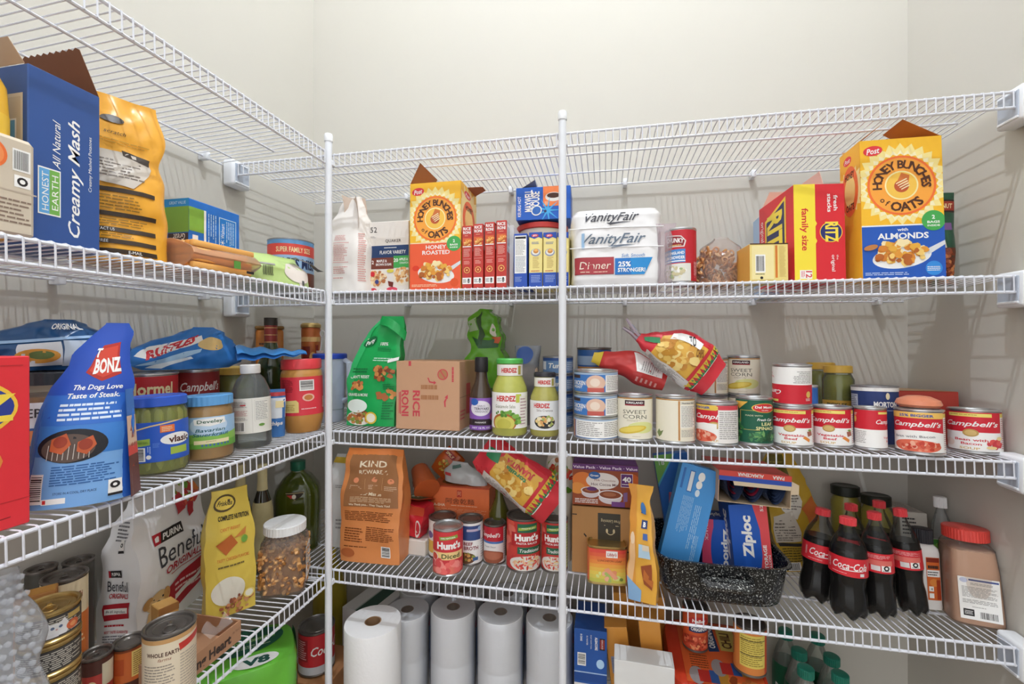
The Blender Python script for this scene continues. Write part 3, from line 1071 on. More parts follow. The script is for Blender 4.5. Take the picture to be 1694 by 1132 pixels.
# napkins
p, w, h = boxspot('B2', 941, 1100, 1.03, 341)
def napkin(a):
    gr, bl = ink('#3f4048'), ink('#5b6878')
    a.text('VanityFair', 46, 12, 12, gr, w=56, bold=.008, shear=.45); a.poly([(40, 20.5), (56, 19.5), (66, 20), (56, 21), (44, 23)], gr)
    a.text('VanityFair', 48, 40, 13, bl, w=66, bold=.01, shear=.45); a.poly([(42, 50), (58, 48.5), (70, 49.5), (58, 50.5), (46, 53)], bl)
    a.rect(6, 64, 48, 86, ink('#8f2f38')); a.rect(6.6, 65, 47.4, 85, ink('#9c343b')); a.text('Dinner', 28, 74, 10, ink('#f0e3cf'), w=34, shear=.2)
    a.lines(12, 81.5, 42, 84, 1, ink('#d9b9a4'))
    a.poly([(49, 66), (88, 66), (79, 87), (49, 87)], ink('#1d7fc4')); a.poly([(49, 66), (66, 66), (66, 87), (49, 87)], ink('#1c67b2'))
    a.text('25%', 59, 73.5, 6.5, W_, w=13, bold=.03); a.text('STRONGER!', 66, 81, 5, W_, w=28, bold=.03); a.text('Soft. Smooth', 68, 62.5, 4.5, ink('#2f6fae'), w=24, shear=.2)
    a.rect(14, 33, 17, 53, ink('#8fb2d6'))
t = thing('napkin_pack', 'plastic-wrapped pack of white dinner napkins beside the middle pole', 'napkins', p, 1, **lean('B2', p.x))
bag_part(t, h, [(0, w * .5), (.06, w * .5), (.94, w * .5), (1, w * .47)], [(0, .075), (.1, .08), (.9, .08), (1, .06)], M('#ebe9ea', rough=.25, var=.02), napkin, cy=[(0, .08), (1, .08)], pw=14, pe=.5, wr=.0025, ws_scale=26, seed=5, name='wrapped_napkins')
for i in range(2):
    g = G(); z = h * (.48 + .25 * i)
    g.tube([(-w * .49, -.0005, z), (0, -.001, z + .001), (w * .49, -.0005, z - .001)], .0012, M('#dcdadc', rough=.3), n=5); g.build('fold_seam', t)

# chowder can in film, bag of cereal rings
p, r, h = cylspot('B2', 1126, 52, y=1.06, vt=381)
def chunky(a):
    a.poly([(0, 0), (100, 0), (100, 70), (40, 70), (10, 60), (0, 60)], ink('#b3202c')); a.poly([(20, 8), (56, 12), (66, 22), (62, 34), (24, 33)], ink('#d9cfcb')); a.poly([(22, 10), (55, 14), (63, 22), (60, 32), (26, 31)], ink('#7c1620'))
    a.text('CHUNKY', 42, 20, 9, W_, w=38, bold=.03, rot=-6); a.lines(30, 28, 58, 32, 1, ink('#e0b060'))
    a.rect(8, 38, 64, 64, ink('#3f78b8')); a.text('NEW ENGLAND', 38, 45, 5.5, W_, w=48, bold=.03); a.text('CLAM CHOWDER', 38, 54, 6, W_, w=50, bold=.03); a.rect(8, 60, 64, 62, W_)
    a.rect(0, 66, 76, 100, ink('#d8d6cc')); a.blobs(32, 84, 34, 14, 60, 5, [ink('#efece2'), ink('#d8d2b8'), ink('#c4b890'), ink('#8fa070')], 11); a.rect(82, 60, 98, 100, ink('#a81c28')); a.vlines(84, 62, 96, 96, 5, ink('#e8b0b0'))
can('soup_can', 'tall dark red and blue clam chowder can beside the napkin pack', 'can', p, r, h, '#b3202c', chunky, turn=-8, **lean('B2', p.x))
bag('plastic_film', 'loose clear plastic film around the chowder can beside the napkins', 'plastic film', p + Vector((-.034, -.02, 0)), h + .012, [(0, .018), (1, .022)], [(0, .004), (1, .002)], clear('#efe6ea', .25, .15), wr=.006, seed=12)
p, w, h = boxspot('B2', 1150, 1238, 1.07, 384)
t = thing('cereal_bag', 'clear plastic bag of toasted oat ring cereal between the chowder can and the yellow box', 'bag', p, 0, **lean('B2', p.x))
q = random.Random(5)
g = G()
tm = [M('#d8a877', rough=.7), M('#c9935f', rough=.7), M('#e2b98a', rough=.7), M('#bd8350', rough=.7)]
for i in range(230):
    z = q.random() ** 1.2
    hw = w * .46 * (1 - .55 * max(0, z - .25))
    x = (q.random() * 2 - 1) * hw
    y = .018 + q.random() * .05
    zz = .006 + z * h * (.62 if x > 0 else .7)
    mtx = Matrix.Translation((x, y, zz)) @ Matrix.Rotation(q.random() * 3, 4, 'X') @ Matrix.Rotation(q.random() * 3, 4, 'Y')
    rr, tr = .0058, .0024
    k = 9
    rings = []
    for a in range(k):
        an = 2 * math.pi * a / k
        rings.append([g.bm.verts.new(mtx @ Vector(((rr + tr * math.cos(b * math.pi / 2)) * math.cos(an), (rr + tr * math.cos(b * math.pi / 2)) * math.sin(an), tr * math.sin(b * math.pi / 2)))) for b in range(4)])
    for a in range(k):
        for b in range(4):
            g.face([rings[a][b], rings[(a + 1) % k][b], rings[(a + 1) % k][(b + 1) % 4], rings[a][(b + 1) % 4]], tm[i % 4], True)
o = g.build('cereal_rings', t)
o['kind'] = 'stuff'
bag_part(t, h, [(0, w * .5), (.4, w * .5), (.75, w * .42), (1, w * .12)], [(0, .036), (.5, .042), (1, .008)], clear('#f6f0ee', .10, .12, .35), cy=[(0, .04), (1, .05)], wr=.01, seed=14, ws_scale=24, name='plastic_bag', cx=[(0, 0), (1, .012)])

# yellow box and cracker box
p, w, h = boxspot('B2', 1240, 1306, 1.02, 402)
def ybox(a):
    a.rect(5, 6, 62, 96, ink('#f0dc9a')); a.barcode(14, 30, 40, 78, 13); a.lines(14, 80, 40, 84, 1, K_); a.rect(66, 6, 72, 92, ink('#c8702c')); a.lines(76, 8, 94, 90, 26, ink('#c9a860')); a.ell(30, 92, 4, None, K_, 12); a.rect(0, 0, 100, 3, ink('#4a2c12'))
carton('cracker_box', 'small pale yellow box with a barcode in front of the red cracker box', 'box', p, w, .07, h, '#e9cf7c', {'front': ybox}, cols={'left': '#d79a44'}, rz=6, **lean('B2', p.x))
p, w, h = boxspot('B2', 1313, 1403, 1.035, 302)
def ritz(a):
    yl, bl = ink('#f6d63c'), ink('#262a66')
    a.rect(0, 0, 40, 100, yl); a.poly([(38, 0), (42, 0), (42, 38), (45, 41), (42, 44), (42, 56), (45, 59), (42, 62), (42, 100), (38, 100)], yl)
    a.text('family size', 22, 47, 13, ink('#c9262e'), w=44, bold=.02, rot=-90)
    a.text('fresh', 82, 20, 8, W_, w=16, bold=.02, rot=-90); a.text('stacks', 70, 20, 8, W_, w=19, bold=.02, rot=-90)
    a.ell(72, 50, 22, 10.5, ink('#f6c83c'), 30); a.ell(72, 50, 20.5, 9.6, bl, 30); a.text('RITZ', 74, 50, 24, ink('#f9d648'), w=21, bold=.04, rot=-90)
    a.text('the', 84, 76, 4, W_, w=5, rot=-90); a.text('original', 76, 82, 7, W_, w=17, bold=.01, rot=-90)
    a.rect(10, 89, 34, 98, W_); a.text('12', 28, 93.5, 12, ink('#c9262e'), w=7, bold=.02, rot=-90); a.vlines(12, 90, 20, 97, 3, ink('#c9262e'))
def ritzl(a):
    a.poly([(20, 20), (80, 6), (80, 74), (20, 88)], ink('#f6c83c')); a.poly([(24, 23), (76, 10), (76, 71), (24, 84)], ink('#2a2c58')); a.text('RITZ', 50, 46, 42, ink('#f9d648'), w=58, bold=.04, rot=-90); a.text('original', 12, 30, 10, W_, w=24, rot=-90)
t = carton('cracker_box', 'large red and yellow family size cracker box with an open top', 'box', p, w, .16, h, '#cf2831', {'front': ritz, 'left': ritzl}, rz=6, **lean('B2', p.x))
flap(t, (-w / 2 + .004, .155, h), (w / 2, .155, h), (.1, -.1, .6), .04, '#c8ab96', .1)
flap(t, (w / 2 - .002, .06, h), (w / 2 - .002, .15, h), (-.15, 0, 1), .055, '#d6c2b2', .1)
p, w, h = boxspot('B2', 1262, 1290, 1.26, 352)
carton('small_box', 'pale blue box glimpsed behind the red cracker box', 'box', p, w, .07, h, '#9db6d8', **lean('B2', p.x))
# nuts
p, w, h = boxspot('B2', 1548, 1602, 1.125, 308)
def nutbag(a):
    a.rect(0, 0, 100, 100, ink('#1f4632')); a.rect(10, 8, 96, 22, ink('#2a1c1a')); a.rect(20, 10, 94, 20, ink('#8c2f22')); a.text('4 NUT', 60, 15, 5, ink('#e9d0a0'), w=50, bold=.02); a.rect(0, 24, 40, 62, ink('#cfc3ae')); a.rect(30, 34, 74, 42, ink('#6b4a7c')); a.rect(0, 62, 74, 100, ink('#5a2c1c'))
    a.blobs(38, 81, 34, 17, 60, 8, [ink('#a9562e'), ink('#8a3f22'), ink('#c77a48'), ink('#6d2f1a')], 15)
bag('nut_bag', 'dark green pouch of mixed nuts beside the blue and yellow cereal box', 'bag', p, h, [(0, w * .4), (.3, w * .44), (.9, w * .5), (1, w * .5)], [(0, .03), (.3, .035), (.85, .01), (1, .002)], M('#1f4632', rough=.3), nutbag, cy=[(0, .03), (1, .035)], wr=.004, seed=16, cx=[(0, -.006), (1, .002)], cell=.014, **lean('B2', p.x))

# ================================================================ second shelf, side wall
# blue carton of mashed potatoes
zd = base('L2', -0.74, 0.46).z
def mash(a):
    lt, gn = ink('#5b9bd3'), ink('#6aa348')
    a.rect(12, 55, 42, 82, W_); a.rect(13.5, 55.8, 27, 81.2, lt); a.rect(27, 55.8, 40.5, 81.2, gn); a.text('HONEST', 21, 68.5, 9, W_, w=22, rot=90); a.text('EARTH', 34, 68.5, 9, W_, w=20, rot=90)
    a.text('Creamy Mash', 60, 57, 17, W_, w=70, bold=.012, shear=.35, rot=90); a.text('All Natural', 36, 40, 11, W_, w=28, shear=.35, rot=90); a.text('Creamy Mashed Potatoes', 84, 45, 5, W_, w=34, shear=.1, rot=90)
def mashl(a):
    a.rect(4, 16, 93, 92, ink('#c7bba6')); a.rect(8, 18, 90, 90, ink('#b9ab93')); a.rect(40, 30, 84, 62, W_); a.rect(42, 31, 82, 61, ink('#4e97c9')); a.rect(42, 31, 52, 61, ink('#5d9a4c')); a.text('HONEST', 68, 46, 12, W_, w=26, rot=90); a.lines(44, 66, 84, 80, 6, INK_GREY)
y0, y1 = 0.427, 0.509
h = zat(103, -.705, y0) - zd
t = carton('potato_box', 'tall dark blue mashed potato box with a torn open top', 'box', (-.708, (y0 + y1) / 2, zd), y1 - y0, .115, h, '#2b4a86', {'front': mash, 'left': mashl}, rz=90, ry=0, cols={'top': '#7a5138'})
flap(t, (.0405, .002, h), (.0405, .112, h), (-.36, 0, .9), .062, '#6d4631', .03, teeth=9, label='torn brown inner flap')
flap(t, (-.041, .11, h), (-.041, .005, h), (-.15, 0, .42), .03, '#a58a72', .1)
# beige paper carton in front
ya, yb_ = .27, .424
h = zat(238, -.69, yb_) - base('L2', -.69, .35).z
def beige(a):
    br = ink('#7d6a5c')
    a.ell(70, 22, 12, None, ink('#e0662f'), 30); a.ell(70, 22, 10, None, ink('#e8834a'), 24); a.poly([(67, 14), (73, 14), (70, 32)], ink('#f3d9c0')); a.rect(0, 54, 100, 55.5, ink('#b7a795'))
    a.barcode(85, 12, 96, 34, 16); a.rect(86, 38, 96, 50, W_); a.ell(91, 44, 3.4, None, K_, 12); a.ell(91, 44, 1.8, None, W_, 10); a.lines(64, 62, 97, 88, 6, br, fill=.4)
t = carton('paper_carton', 'beige paper carton with an orange round mark and a barcode at the shelf end', 'carton', base('L2', -.689, (ya + yb_) / 2) , yb_ - ya, .014, h, '#c2b4a0', {'front': beige}, rz=90, bev=.005, rough=.7)
# yellow squeeze bottle at the edge
p = base('L2', -.732, .392)
t = thing('squeeze_bottle', 'yellow squeeze bottle partly in view behind the beige carton', 'bottle', p, 60)
lathe_part(t, 'bottle', [(0, 0), (.025, 0), (.027, .01), (.027, .15), (.025, .185), (.018, .2), (0, .2)], M('#e2a72a', rough=.35))
wrap_label(t, .0272, .07, .15, '#e9b63a', lambda a: (a.ell(62, 30, 9, None, K_, 18), a.ell(62, 30, 5, None, W_, 16), a.ell(66, 80, 9, None, K_, 18)))
lathe_part(t, 'cap', [(.019, .198), (.019, .212), (.008, .22), (.005, .238), (0, .238)], M('#d9a02a', rough=.4), n=20)

# yellow pet food pouch behind the blue carton
xq, yq = -.735, .562
p = base('L2', xq, yq)
h = zat(163, xq, yq + .03) - p.z
def yelbag(a):
    bk = ink('#33261c')
    a.ell(42, 16, 12, 2.5, bk, 16); a.text('scratch', 44, 24, 2.4, bk, w=22, shear=.3); a.lines(20, 28, 90, 31, 2, ink('#b8862e'))
    a.poly([(0, 36), (45, 35), (82, 36), (86, 42), (80, 46), (60, 57), (0, 54)], ink('#bfb4a8')); a.poly([(50, 34), (86, 36), (84, 40.5), (52, 37)], bk); a.lines(12, 40, 74, 52, 6, ink('#6a5d54'))
    for k, y in enumerate((58, 72, 81, 88, 93.5)):
        a.rect(4, y, 84, y + 2.6, bk)
    a.text('CONTACT US', 28, 82.3, 1.8, W_, w=24); a.text('TOLL FREE', 24, 89.3, 1.8, W_, w=20); a.text('E-MAIL', 60, 94.8, 1.8, W_, w=14)
    a.lines(8, 62, 80, 71, 5, ink('#8a6420')); a.lines(8, 75.5, 80, 80, 3, ink('#8a6420')); a.lines(8, 84.4, 60, 87, 2, ink('#8a6420'))
bag('pet_food_pouch', 'tall yellow gusseted pouch with black printed bands beside the dark blue box', 'pouch', p, h, [(0, .062), (.5, .058), (.62, .05), (.8, .06), (1, .052)], [(0, .04), (.45, .03), (.62, .012), (.75, .014), (1, .002)], M('#e39b2f', rough=.3, var=.03), yelbag, rz=62, cy=[(0, .03), (.6, .03), (1, .045)], wr=.006, seed=21, ws_scale=22)

# flat pack of cheese-coloured pasta, blue box lying on it
p = base('L2', -.735, .745)
t = thing('pasta_pack', 'flat clear pack of orange pasta lying under the blue box with a green band', 'pack', p, 86)
g = G()
q = random.Random(3)
for k in range(9):
    for j in range(4):
        g.box(-.100 + .001 * q.random(), .012 + .02 * q.random(), -.05 + k * .0115, -.0405 + k * .0115, .004 + j * .0125, .0155 + j * .0125, M(['#e2a055', '#dd9448', '#e8ac66'][(k + j) % 3], rough=.55), .003, 2)
g.build('pasta', t)
bag_part(t, .2, [(0, .056), (.8, .058), (1, .05)], [(0, .026), (.75, .029), (1, .004)], clear('#f6d9b8', .3, .15), xf=Matrix.Translation((-.103, 0, .029)) @ Matrix.Rotation(R(90), 4, 'Y') @ Matrix.Rotation(R(90), 4, 'Z'), wr=.005, seed=23, name='wrapper', zz=[(0, 0), (1, .15)],
         draw=None)
g = G(); g.box(-.03, -.016, -.0635, -.0625, .012, .026, ink('#4f8a3c'), 0); g.box(-.002, .014, -.0635, -.0625, .006, .011, K_, 0); g.build('sticker', t)
def bluef(a):
    a.rect(0, 0, 100, 18, ink('#1f7fc2')); a.text('GREAT VALUE', 70, 9, 7, ink('#bfe0f4'), w=44); a.rect(0, 18, 100, 76, ink('#6f9a35')); a.rect(45, 78, 98, 100, ink('#3a2a2c')); a.text('Great', 74, 87, 15, W_, w=32, shear=.3, rot=180)
def bluer(a):
    lt = ink('#bcd9f2')
    a.rect(0, 18, 27, 72, ink('#76a43c')); a.rect(27, 18, 31, 98, W_); a.rect(6, 80, 16, 96, W_)
    a.vlines(34, 22, 52, 96, 4, lt, fill=.3); a.rect(56, 22, 92, 92, lt); a.rect(57.5, 24, 90.5, 90, ink('#1d74cb')); a.vlines(70, 28, 88, 86, 5, lt, fill=.35); a.text('Walmart', 63, 54, 8, W_, w=36, rot=90)
    a.burst(63, 82, 1.2, 6.5, 6, W_)
p2 = Vector((-.772, .700, p.z + .0605))
t = carton('snack_box', 'bright blue box with a green band lying on the orange pasta pack', 'box', (-.758, .754, p.z + .0605), .118, .085, .083, '#1d66bf', {'front': bluer, 'left': bluef}, rz=90)
# green produce bag with white panel
p = base('L2', -.735, .886)
t = thing('produce_bag', 'soft green bag with a barcode and a pale panel lying before the cocoa canister', 'bag', p, 80)
def grn(a):
    a.barcode(15, 40, 30, 78, 12, bg=False); a.rect(13, 34, 32, 40, INK_GREY); a.ell(66, 55, 22, 34, ink('#d6cbc2'), 28); a.rect(62, 72, 70, 100, ink('#d6cbc2')); a.rect(66, 80, 70, 96, ink('#4d4d4d'))
bag_part(t, .068, [(0, .082), (.5, .088), (1, .066)], [(0, .05), (.5, .05), (1, .02)], M('#a9c277', rough=.35, var=.04), grn, cy=[(0, 0), (1, .01)], wr=.010, seed=25, ws_scale=16, pw=4)
g = G(); g.sheet(lambda u, v: Vector((.02 + u * .085, -.045 + .02 * v + .004 * math.sin(u * 9), .066 + .01 * math.sin(u * 3.1) * v - .02 * u)), 10, 4, M('#5a5a58', rough=.3)); g.build('dark_label', t)
# cocoa canister
p = Vector((-.838, 1.075, deck('B', 1, -.838, 1.075) + .0028))
def swiss(a):
    a.rect(0, 0, 100, 8, ink('#5f8fbf')); a.rect(0, 8, 100, 30, ink('#d8463c')); a.text('SUPER FAMILY SIZE', 54, 19, 10, ink('#f5d9a0'), w=50, bold=.02); a.rect(0, 30, 100, 100, ink('#8fb0d4')); a.text('SWISS MISS', 58, 45, 18, ink('#1e2a4e'), w=62, bold=.04, rot=-2); a.rect(0, 62, 100, 100, ink('#6e3a2a'))
can('cocoa_canister', 'round blue and red cocoa canister in the corner behind the soft green bag', 'canister', p, .057, zat(403, p.x, p.y) - p.z + .004, '#8fb0d4', swiss, top='grey', label_gap=.004)

# ================================================================ third shelf, side wall
# red box
c = hit('L3', 50, 864)
def ritz2(a):
    a.ell(62, 29, 33, 20, ink('#f0b93c'), 40); a.ell(62, 29, 31.5, 17, ink('#2b3a86'), 40); a.text('RITZ', 64, 29, 15, ink('#f6d048'), w=60, bold=.04); a.ell(62, 60, 27, 13, ink('#e0813c'), 24); a.ell(62, 60, 22, 10, ink('#e89a55'), 20); a.rect(3, 5, 97, 5.6, ink('#b52a30')); a.rect(0, 84, 100, 84.5, ink('#b52a30')); a.poly([(10, 97), (92, 93), (92, 93.6), (10, 97.6)], ink('#8c2026'))
p = Vector((c.x, c.y - .115, deck('L', 2, c.x, c.y) + .003))
carton('cracker_box', 'bright red cracker box standing at the open end of the shelf', 'box', p, .23, .06, zat(589, c.x, c.y) - p.z, '#d83038', {'front': ritz2}, rz=90, cols={'right': '#c92a33'})
# tall plastic snack jar
p = base('L3', -.815, .515)
t = thing('snack_jar', 'big clear jar with a black ribbed lid behind the red box', 'jar', p, 48)
hh = zat(613, -.805, .525) - p.z
r = .052
lathe_part(t, 'contents', [(0, .004), (r - .003, .004), (r - .003, hh - .035), (0, hh - .035)], M('#a97a3c', rough=.7, var=.4, scale=90))
lathe_part(t, 'jar', [(0, .001), (r - .004, .001), (r, .006), (r, hh - .03), (r - .006, hh - .022), (r - .006, hh - .016)], clear('#f4efe6', .12))
wrap_label(t, r, .02, hh - .042, '#e3e4e8', lambda a: (a.text('SNYDERS', 37, 12, 11, ink('#3a3a3c'), w=40, bold=.01), a.ell(46, 60, 20, 30, ink('#3c5f9c'), 24), a.ell(46, 42, 18, 9, ink('#e58a5a'), 24), a.rect(62, 55, 68, 90, ink('#c03030')), a.rect(70, 70, 78, 92, ink('#6d8a40'))))
ribbed_lid(t, r + .002, hh - .018, hh, M('#2d2f33', rough=.4))
jt = p.z + hh
# blue chip bag lying on the jar
p = Vector((-.812, .525, jt + .002))
t = thing('chip_bag', 'dark blue crumpled chip bag lying across the jar with the black lid', 'bag', p, 55, group='blue chip bags')
def chipd(a):
    a.rect(58, 42, 92, 92, ink('#a8b4c4')); a.poly([(26, 50), (56, 44), (58, 90), (34, 92)], ink('#c9cdd4')); a.ell(42, 72, 14, 14, ink('#c98a3a'), 20); a.ell(44, 70, 8, 8, ink('#5a6a3a'), 16); a.poly([(8, 44), (90, 30), (90, 35), (8, 50)], ink('#8fb0d8')); a.text('ORIGINAL', 62, 14, 12, W_, w=34, bold=.02, shear=.2)
bag_part(t, .075, [(0, .06), (.15, .08), (.4, .083), (.7, .06), (.9, .035), (1, .02)], [(0, .03), (.4, .042), (.8, .02), (1, .004)], M('#1f4673', rough=.28, var=.05), chipd, cx=[(0, -.005), (1, .0)], wr=.016, seed=31, ws_scale=25, pw=3, cell=.005)
g = G(); g.sheet(lambda u, v: Vector((-.105 + .05 * u, -.02 - .01 * v, .028 + .022 * v * (1 - u) + .004 * math.sin(u * 14))), 8, 3, M('#1f4673', rough=.28)); g.build('torn_corner', t)
# steak treat pouch
p = Vector((-.672, .458, deck('L', 2, -.666, .5) + .0065))
hh = zat(533, -.68, .465) - p.z
def tbonz(a):
    a.rect(0, 0, 100, 52, ink('#2447a4')); a.rect(0, 40, 100, 56, ink('#2e62b8')); a.rect(0, 56, 100, 72, ink('#3873c0')); a.rect(0, 72, 100, 100, ink('#6f9fdc'))
    a.poly([(34, 28), (48, 13), (80, 11), (84, 29), (60, 33)], ink('#a5281f')); a.poly([(38, 27), (50, 15), (77, 13), (80, 27), (60, 31)], ink('#c43c2a')); a.text('BONZ', 64, 24, 8, W_, w=40, bold=.04, rot=4); a.text('T', 46, 17, 5, W_, bold=.04)
    a.text('The Dogs Love', 58, 36, 2.8, W_, w=58, bold=.02); a.text('Taste of Steak.', 57, 40.5, 2.8, W_, w=60, bold=.02); a.lines(24, 44, 90, 54, 4, ink('#cfe0f5'), fill=.5)
    a.ell(44, 67, 34, 9, ink('#1d1d22'), 30); a.ell(40, 68, 26, 7.5, ink('#54453e'), 30)
    for k in range(9):
        a.rect(20 + k * 5, 66, 20.7 + k * 5, 74, ink('#c9c2ba'))
    a.poly([(22, 63), (36, 60), (42, 66), (34, 71), (22, 69)], ink('#b5532e')); a.poly([(48, 65), (62, 62), (67, 67), (58, 72), (48, 70)], ink('#b5532e')); a.ell(31, 64.5, 7, 3, ink('#8c3420'), 14); a.ell(56, 66.5, 7, 3, ink('#8c3420'), 14)
    a.lines(26, 77, 92, 88, 8, ink('#2e5c9c'), fill=.5); a.text('STORE IN A COOL, DRY PLACE', 50, 92, 1.3, ink('#1c2f5c'), w=40); a.rect(20, 94.5, 42, 97.5, W_); a.rect(21, 95, 24, 97, ink('#c43030')); a.barcode(8, 81, 20, 97, 12, vert=True); a.rect(80, 88, 92, 96, W_); a.ell(86, 91, 4.4, None, K_, 12); a.ell(86, 91, 2, None, W_, 8); a.rect(80, 95.6, 92, 97, K_)
t = thing('treat_pouch', 'blue steak treat pouch standing between the red box and the pickle jar', 'pouch', p, 44)
bag_part(t, hh, [(0, .054), (.4, .05), (.62, .043), (.8, .030), (.93, .021), (1, .012)], [(0, .022), (.3, .024), (.7, .01), (1, .0015)], M('#2f5fb5', rough=.22, var=.03), tbonz, cx=[(0, -.004), (.5, .004), (.8, .018), (1, .034)], cy=[(0, .02), (.5, .02), (1, .03)], wr=.003, seed=33, W=.108, cell=.014)
def gus(a):
    a.rect(0, 0, 100, 25, ink('#3c6dbc')); a.rect(0, 25, 100, 55, ink('#d6b29a')); a.ell(60, 40, 30, 8, ink('#a8453c')); a.rect(0, 50, 100, 62, ink('#d0403c')); a.rect(0, 62, 100, 100, ink('#5c2a24'))
    for k in range(6):
        a.rect(4 + 16 * k, 76, 7 + 16 * k, 100, ink('#d8d0c8'))
    a.blobs(50, 80, 44, 14, 18, 12, [ink('#c8503a'), ink('#7a2f22'), ink('#2a2022')], 3)
g = G(); a = Art(.034, hh * .62); gus(a); a.rect(0, 0, 0.01, 0.01, W_)
g.art(a, lambda x, y, o: Vector((.052 - .01 * (y / hh) + (.5 + x / .034) * .006, .004 + (.5 + x / .034) * .034 * (1 - y / hh * .9) , y)), cell=.01)
g.sheet(lambda u, v: Vector((.0515 - .01 * v * .62 + u * .006, .004 + u * .034 * (1 - v * .56), v * hh * .62)), 4, 8, M('#3f6fb8', rough=.25)); g.build('gusset', t, label='printed side gusset in red and brown')

# cans at the wall with the ruffled chip bag on top
def hormel(a):
    a.rect(0, 0, 100, 60, ink('#b3282e')); a.text('Hormel', 62, 15, 15, ink('#ead9a8'), w=48, bold=.03); a.text('Chili', 66, 33, 13, ink('#e5b84a'), w=26, bold=.03); a.rect(0, 60, 100, 100, ink('#e9d9b0'))
p = base('L3', -.885, .72); hc = zat(617, -.86, .71) - p.z
can('chili_can', 'large red chili can standing behind the pickle jar', 'can', p, .05, hc, '#b3282e', hormel, top='steel', turn=-14)
def tomj(a):
    a.rect(0, 0, 100, 100, ink('#8c2a2c')); a.text("Campbell's", 56, 20, 13, W_, w=56, bold=.015, shear=.3)
p = base('L3', -.90, .84)
can('soup_can', 'tall dark red can between the chili can and the yellow-lidded pickle jar', 'can', p, .046, hc, '#8c2a2c', tomj, turn=6)
def jar(name, label, loc, r, h, glass, contents, lidc, lid_h=.014, neck=.006, shoulder=.02, group=None, fill=.88, rz=None, ribs=0, lidr=None, cat='jar', lean_=None, gold=False):
    t = thing(name, label, cat, loc, facing(loc[0], loc[1]) if rz is None else rz, group=group, **(lean_ or {}))
    b = h - lid_h
    lathe_part(t, 'contents', [(0, .003), (r - .004, .003), (r - .0022, .008), (r - .0022, b - shoulder), (r - neck - .002, b - shoulder * .4), (r - neck - .002, min(b - .004, h * fill)), (0, min(b - .004, h * fill))], contents)
    if glass:
        lathe_part(t, 'glass_jar', [(0, 0), (r - .005, 0), (r - .0005, .005), (r, .012), (r, b - shoulder), (r - neck * .6, b - shoulder * .55), (r - neck, b - shoulder * .3), (r - neck, b)], glass)
    lr = lidr or r - neck + .003
    if ribs:
        ribbed_lid(t, lr, b - .003, h, lidc, ribs)
    else:
        lathe_part(t, 'lid', [(lr - .002, b - .004), (lr, b - .003), (lr, h - .002), (lr - .003, h), (lr - .006, h - .0012), (0, h - .0012)], lidc)
    return t
PICKLE = M('#7d7a1e', rough=.25, coat=.6, var=.35, scale=28)
GLASS = clear('#eef3ea', .06, .04)
p = base('L3', -.895, .945)
jar('pickle_jar', 'wide olive pickle jar with a yellow lid under the wavy chip bag', p, .045, zat(607, p.x, p.y) - p.z, GLASS, PICKLE, M('#c9a24a', rough=.35))
ztop = max(deck('L', 2, -.88, .75) + hc, 0)
p = Vector((-.865, .80, ztop + .006))
t = thing('chip_bag', 'bright blue wavy potato chip bag lying on the red cans at the wall', 'bag', p, 52, group='blue chip bags')
def ruf(a):
    a.rect(0, 0, 100, 100, ink('#2a6cb8')); a.poly([(4, 68), (10, 46), (54, 20), (60, 34), (50, 44), (14, 74)], W_); a.text('RUFFLES', 31, 47, 20, ink('#c93038'), w=42, bold=.05, rot=25, shear=.2)
    a.poly([(6, 90), (46, 58), (60, 52), (58, 60), (30, 86)], ink('#9fc4e8')); a.poly([(8, 95), (50, 70), (52, 75), (20, 97)], ink('#e4eef8')); a.ell(70, 40, 14, 16, ink('#d9b87a'), 20)
bag_part(t, .088, [(0, .075), (.15, .1), (.4, .098), (.65, .075), (.85, .045), (1, .018)], [(0, .03), (.3, .042), (.7, .024), (1, .003)], M('#2a6cb8', rough=.2, var=.04), ruf, cx=[(0, -.005), (.5, -.004), (1, .02)], wr=.015, seed=35, ws_scale=26, pw=3, W=.2, cell=.005)
g = G()
def tail(u, v):
    k = 1 - .55 * u
    return Vector((.075 + u * .15, -.025 + .06 * (v - .5) * k + .01 * u, .030 + .018 * math.sin(3.1 * v) * k + .003 * math.sin(u * 22) - .004 * u))
g.sheet(tail, 18, 8, M('#3f82cc', rough=.2, var=.05)); g.sheet(lambda u, v: tail(u, 1 - v) - Vector((0, 0, .014 * (1 - u) + .001)), 18, 8, M('#2a62ac', rough=.25)); g.build('flattened_end', t)
# pickles
c, r, h = cylspot('L3', 264, 104, vb=786, vt=654)
def vlasic(a):
    bl = ink('#2a55b8')
    a.poly([(5, 24), (40, 8), (100, -8), (100, 96), (55, 98), (5, 100)], bl); a.poly([(5, 24), (40, 8), (100, -8), (100, -4), (40, 11.5), (5, 27)], ink('#e4c07c'))
    a.poly([(10, 44), (40, 40), (40, 56), (10, 62)], ink('#8fae48')); a.lines(12, 47, 38, 53, 2, ink('#4c6a24')); a.barcode(8, 62, 34, 96, 22, vert=True); a.rect(52, 10, 70, 28, ink('#e8703c')); a.lines(54, 13, 68, 26, 3, ink('#f9d9b0')); a.ell(74, 47, 22, 15, W_, 26); a.text('vlasic', 78, 47, 17, ink('#4a2a22'), w=32, bold=.03); a.rect(64, 68, 90, 86, ink('#98b046'))
    a.ell(38, 86, 3.2, None, W_, 12); a.vlines(36, 60, 41, 80, 2, ink('#b9cdf0')); a.lines(43, 52, 52, 64, 4, ink('#5f86d6'))
t = jar('pickle_jar', 'big jar of green pickles with a blue lid and blue label', c, r, h, GLASS, M('#88892c', rough=.25, coat=.5, var=.3, scale=24), M('#3158c0', rough=.35), lid_h=.013, neck=.004, shoulder=.016, fill=.95, lean_={'ry': -2})
wrap_label(t, r, h * .17, h * .68, '#2a55b8', vlasic, span=2.6)
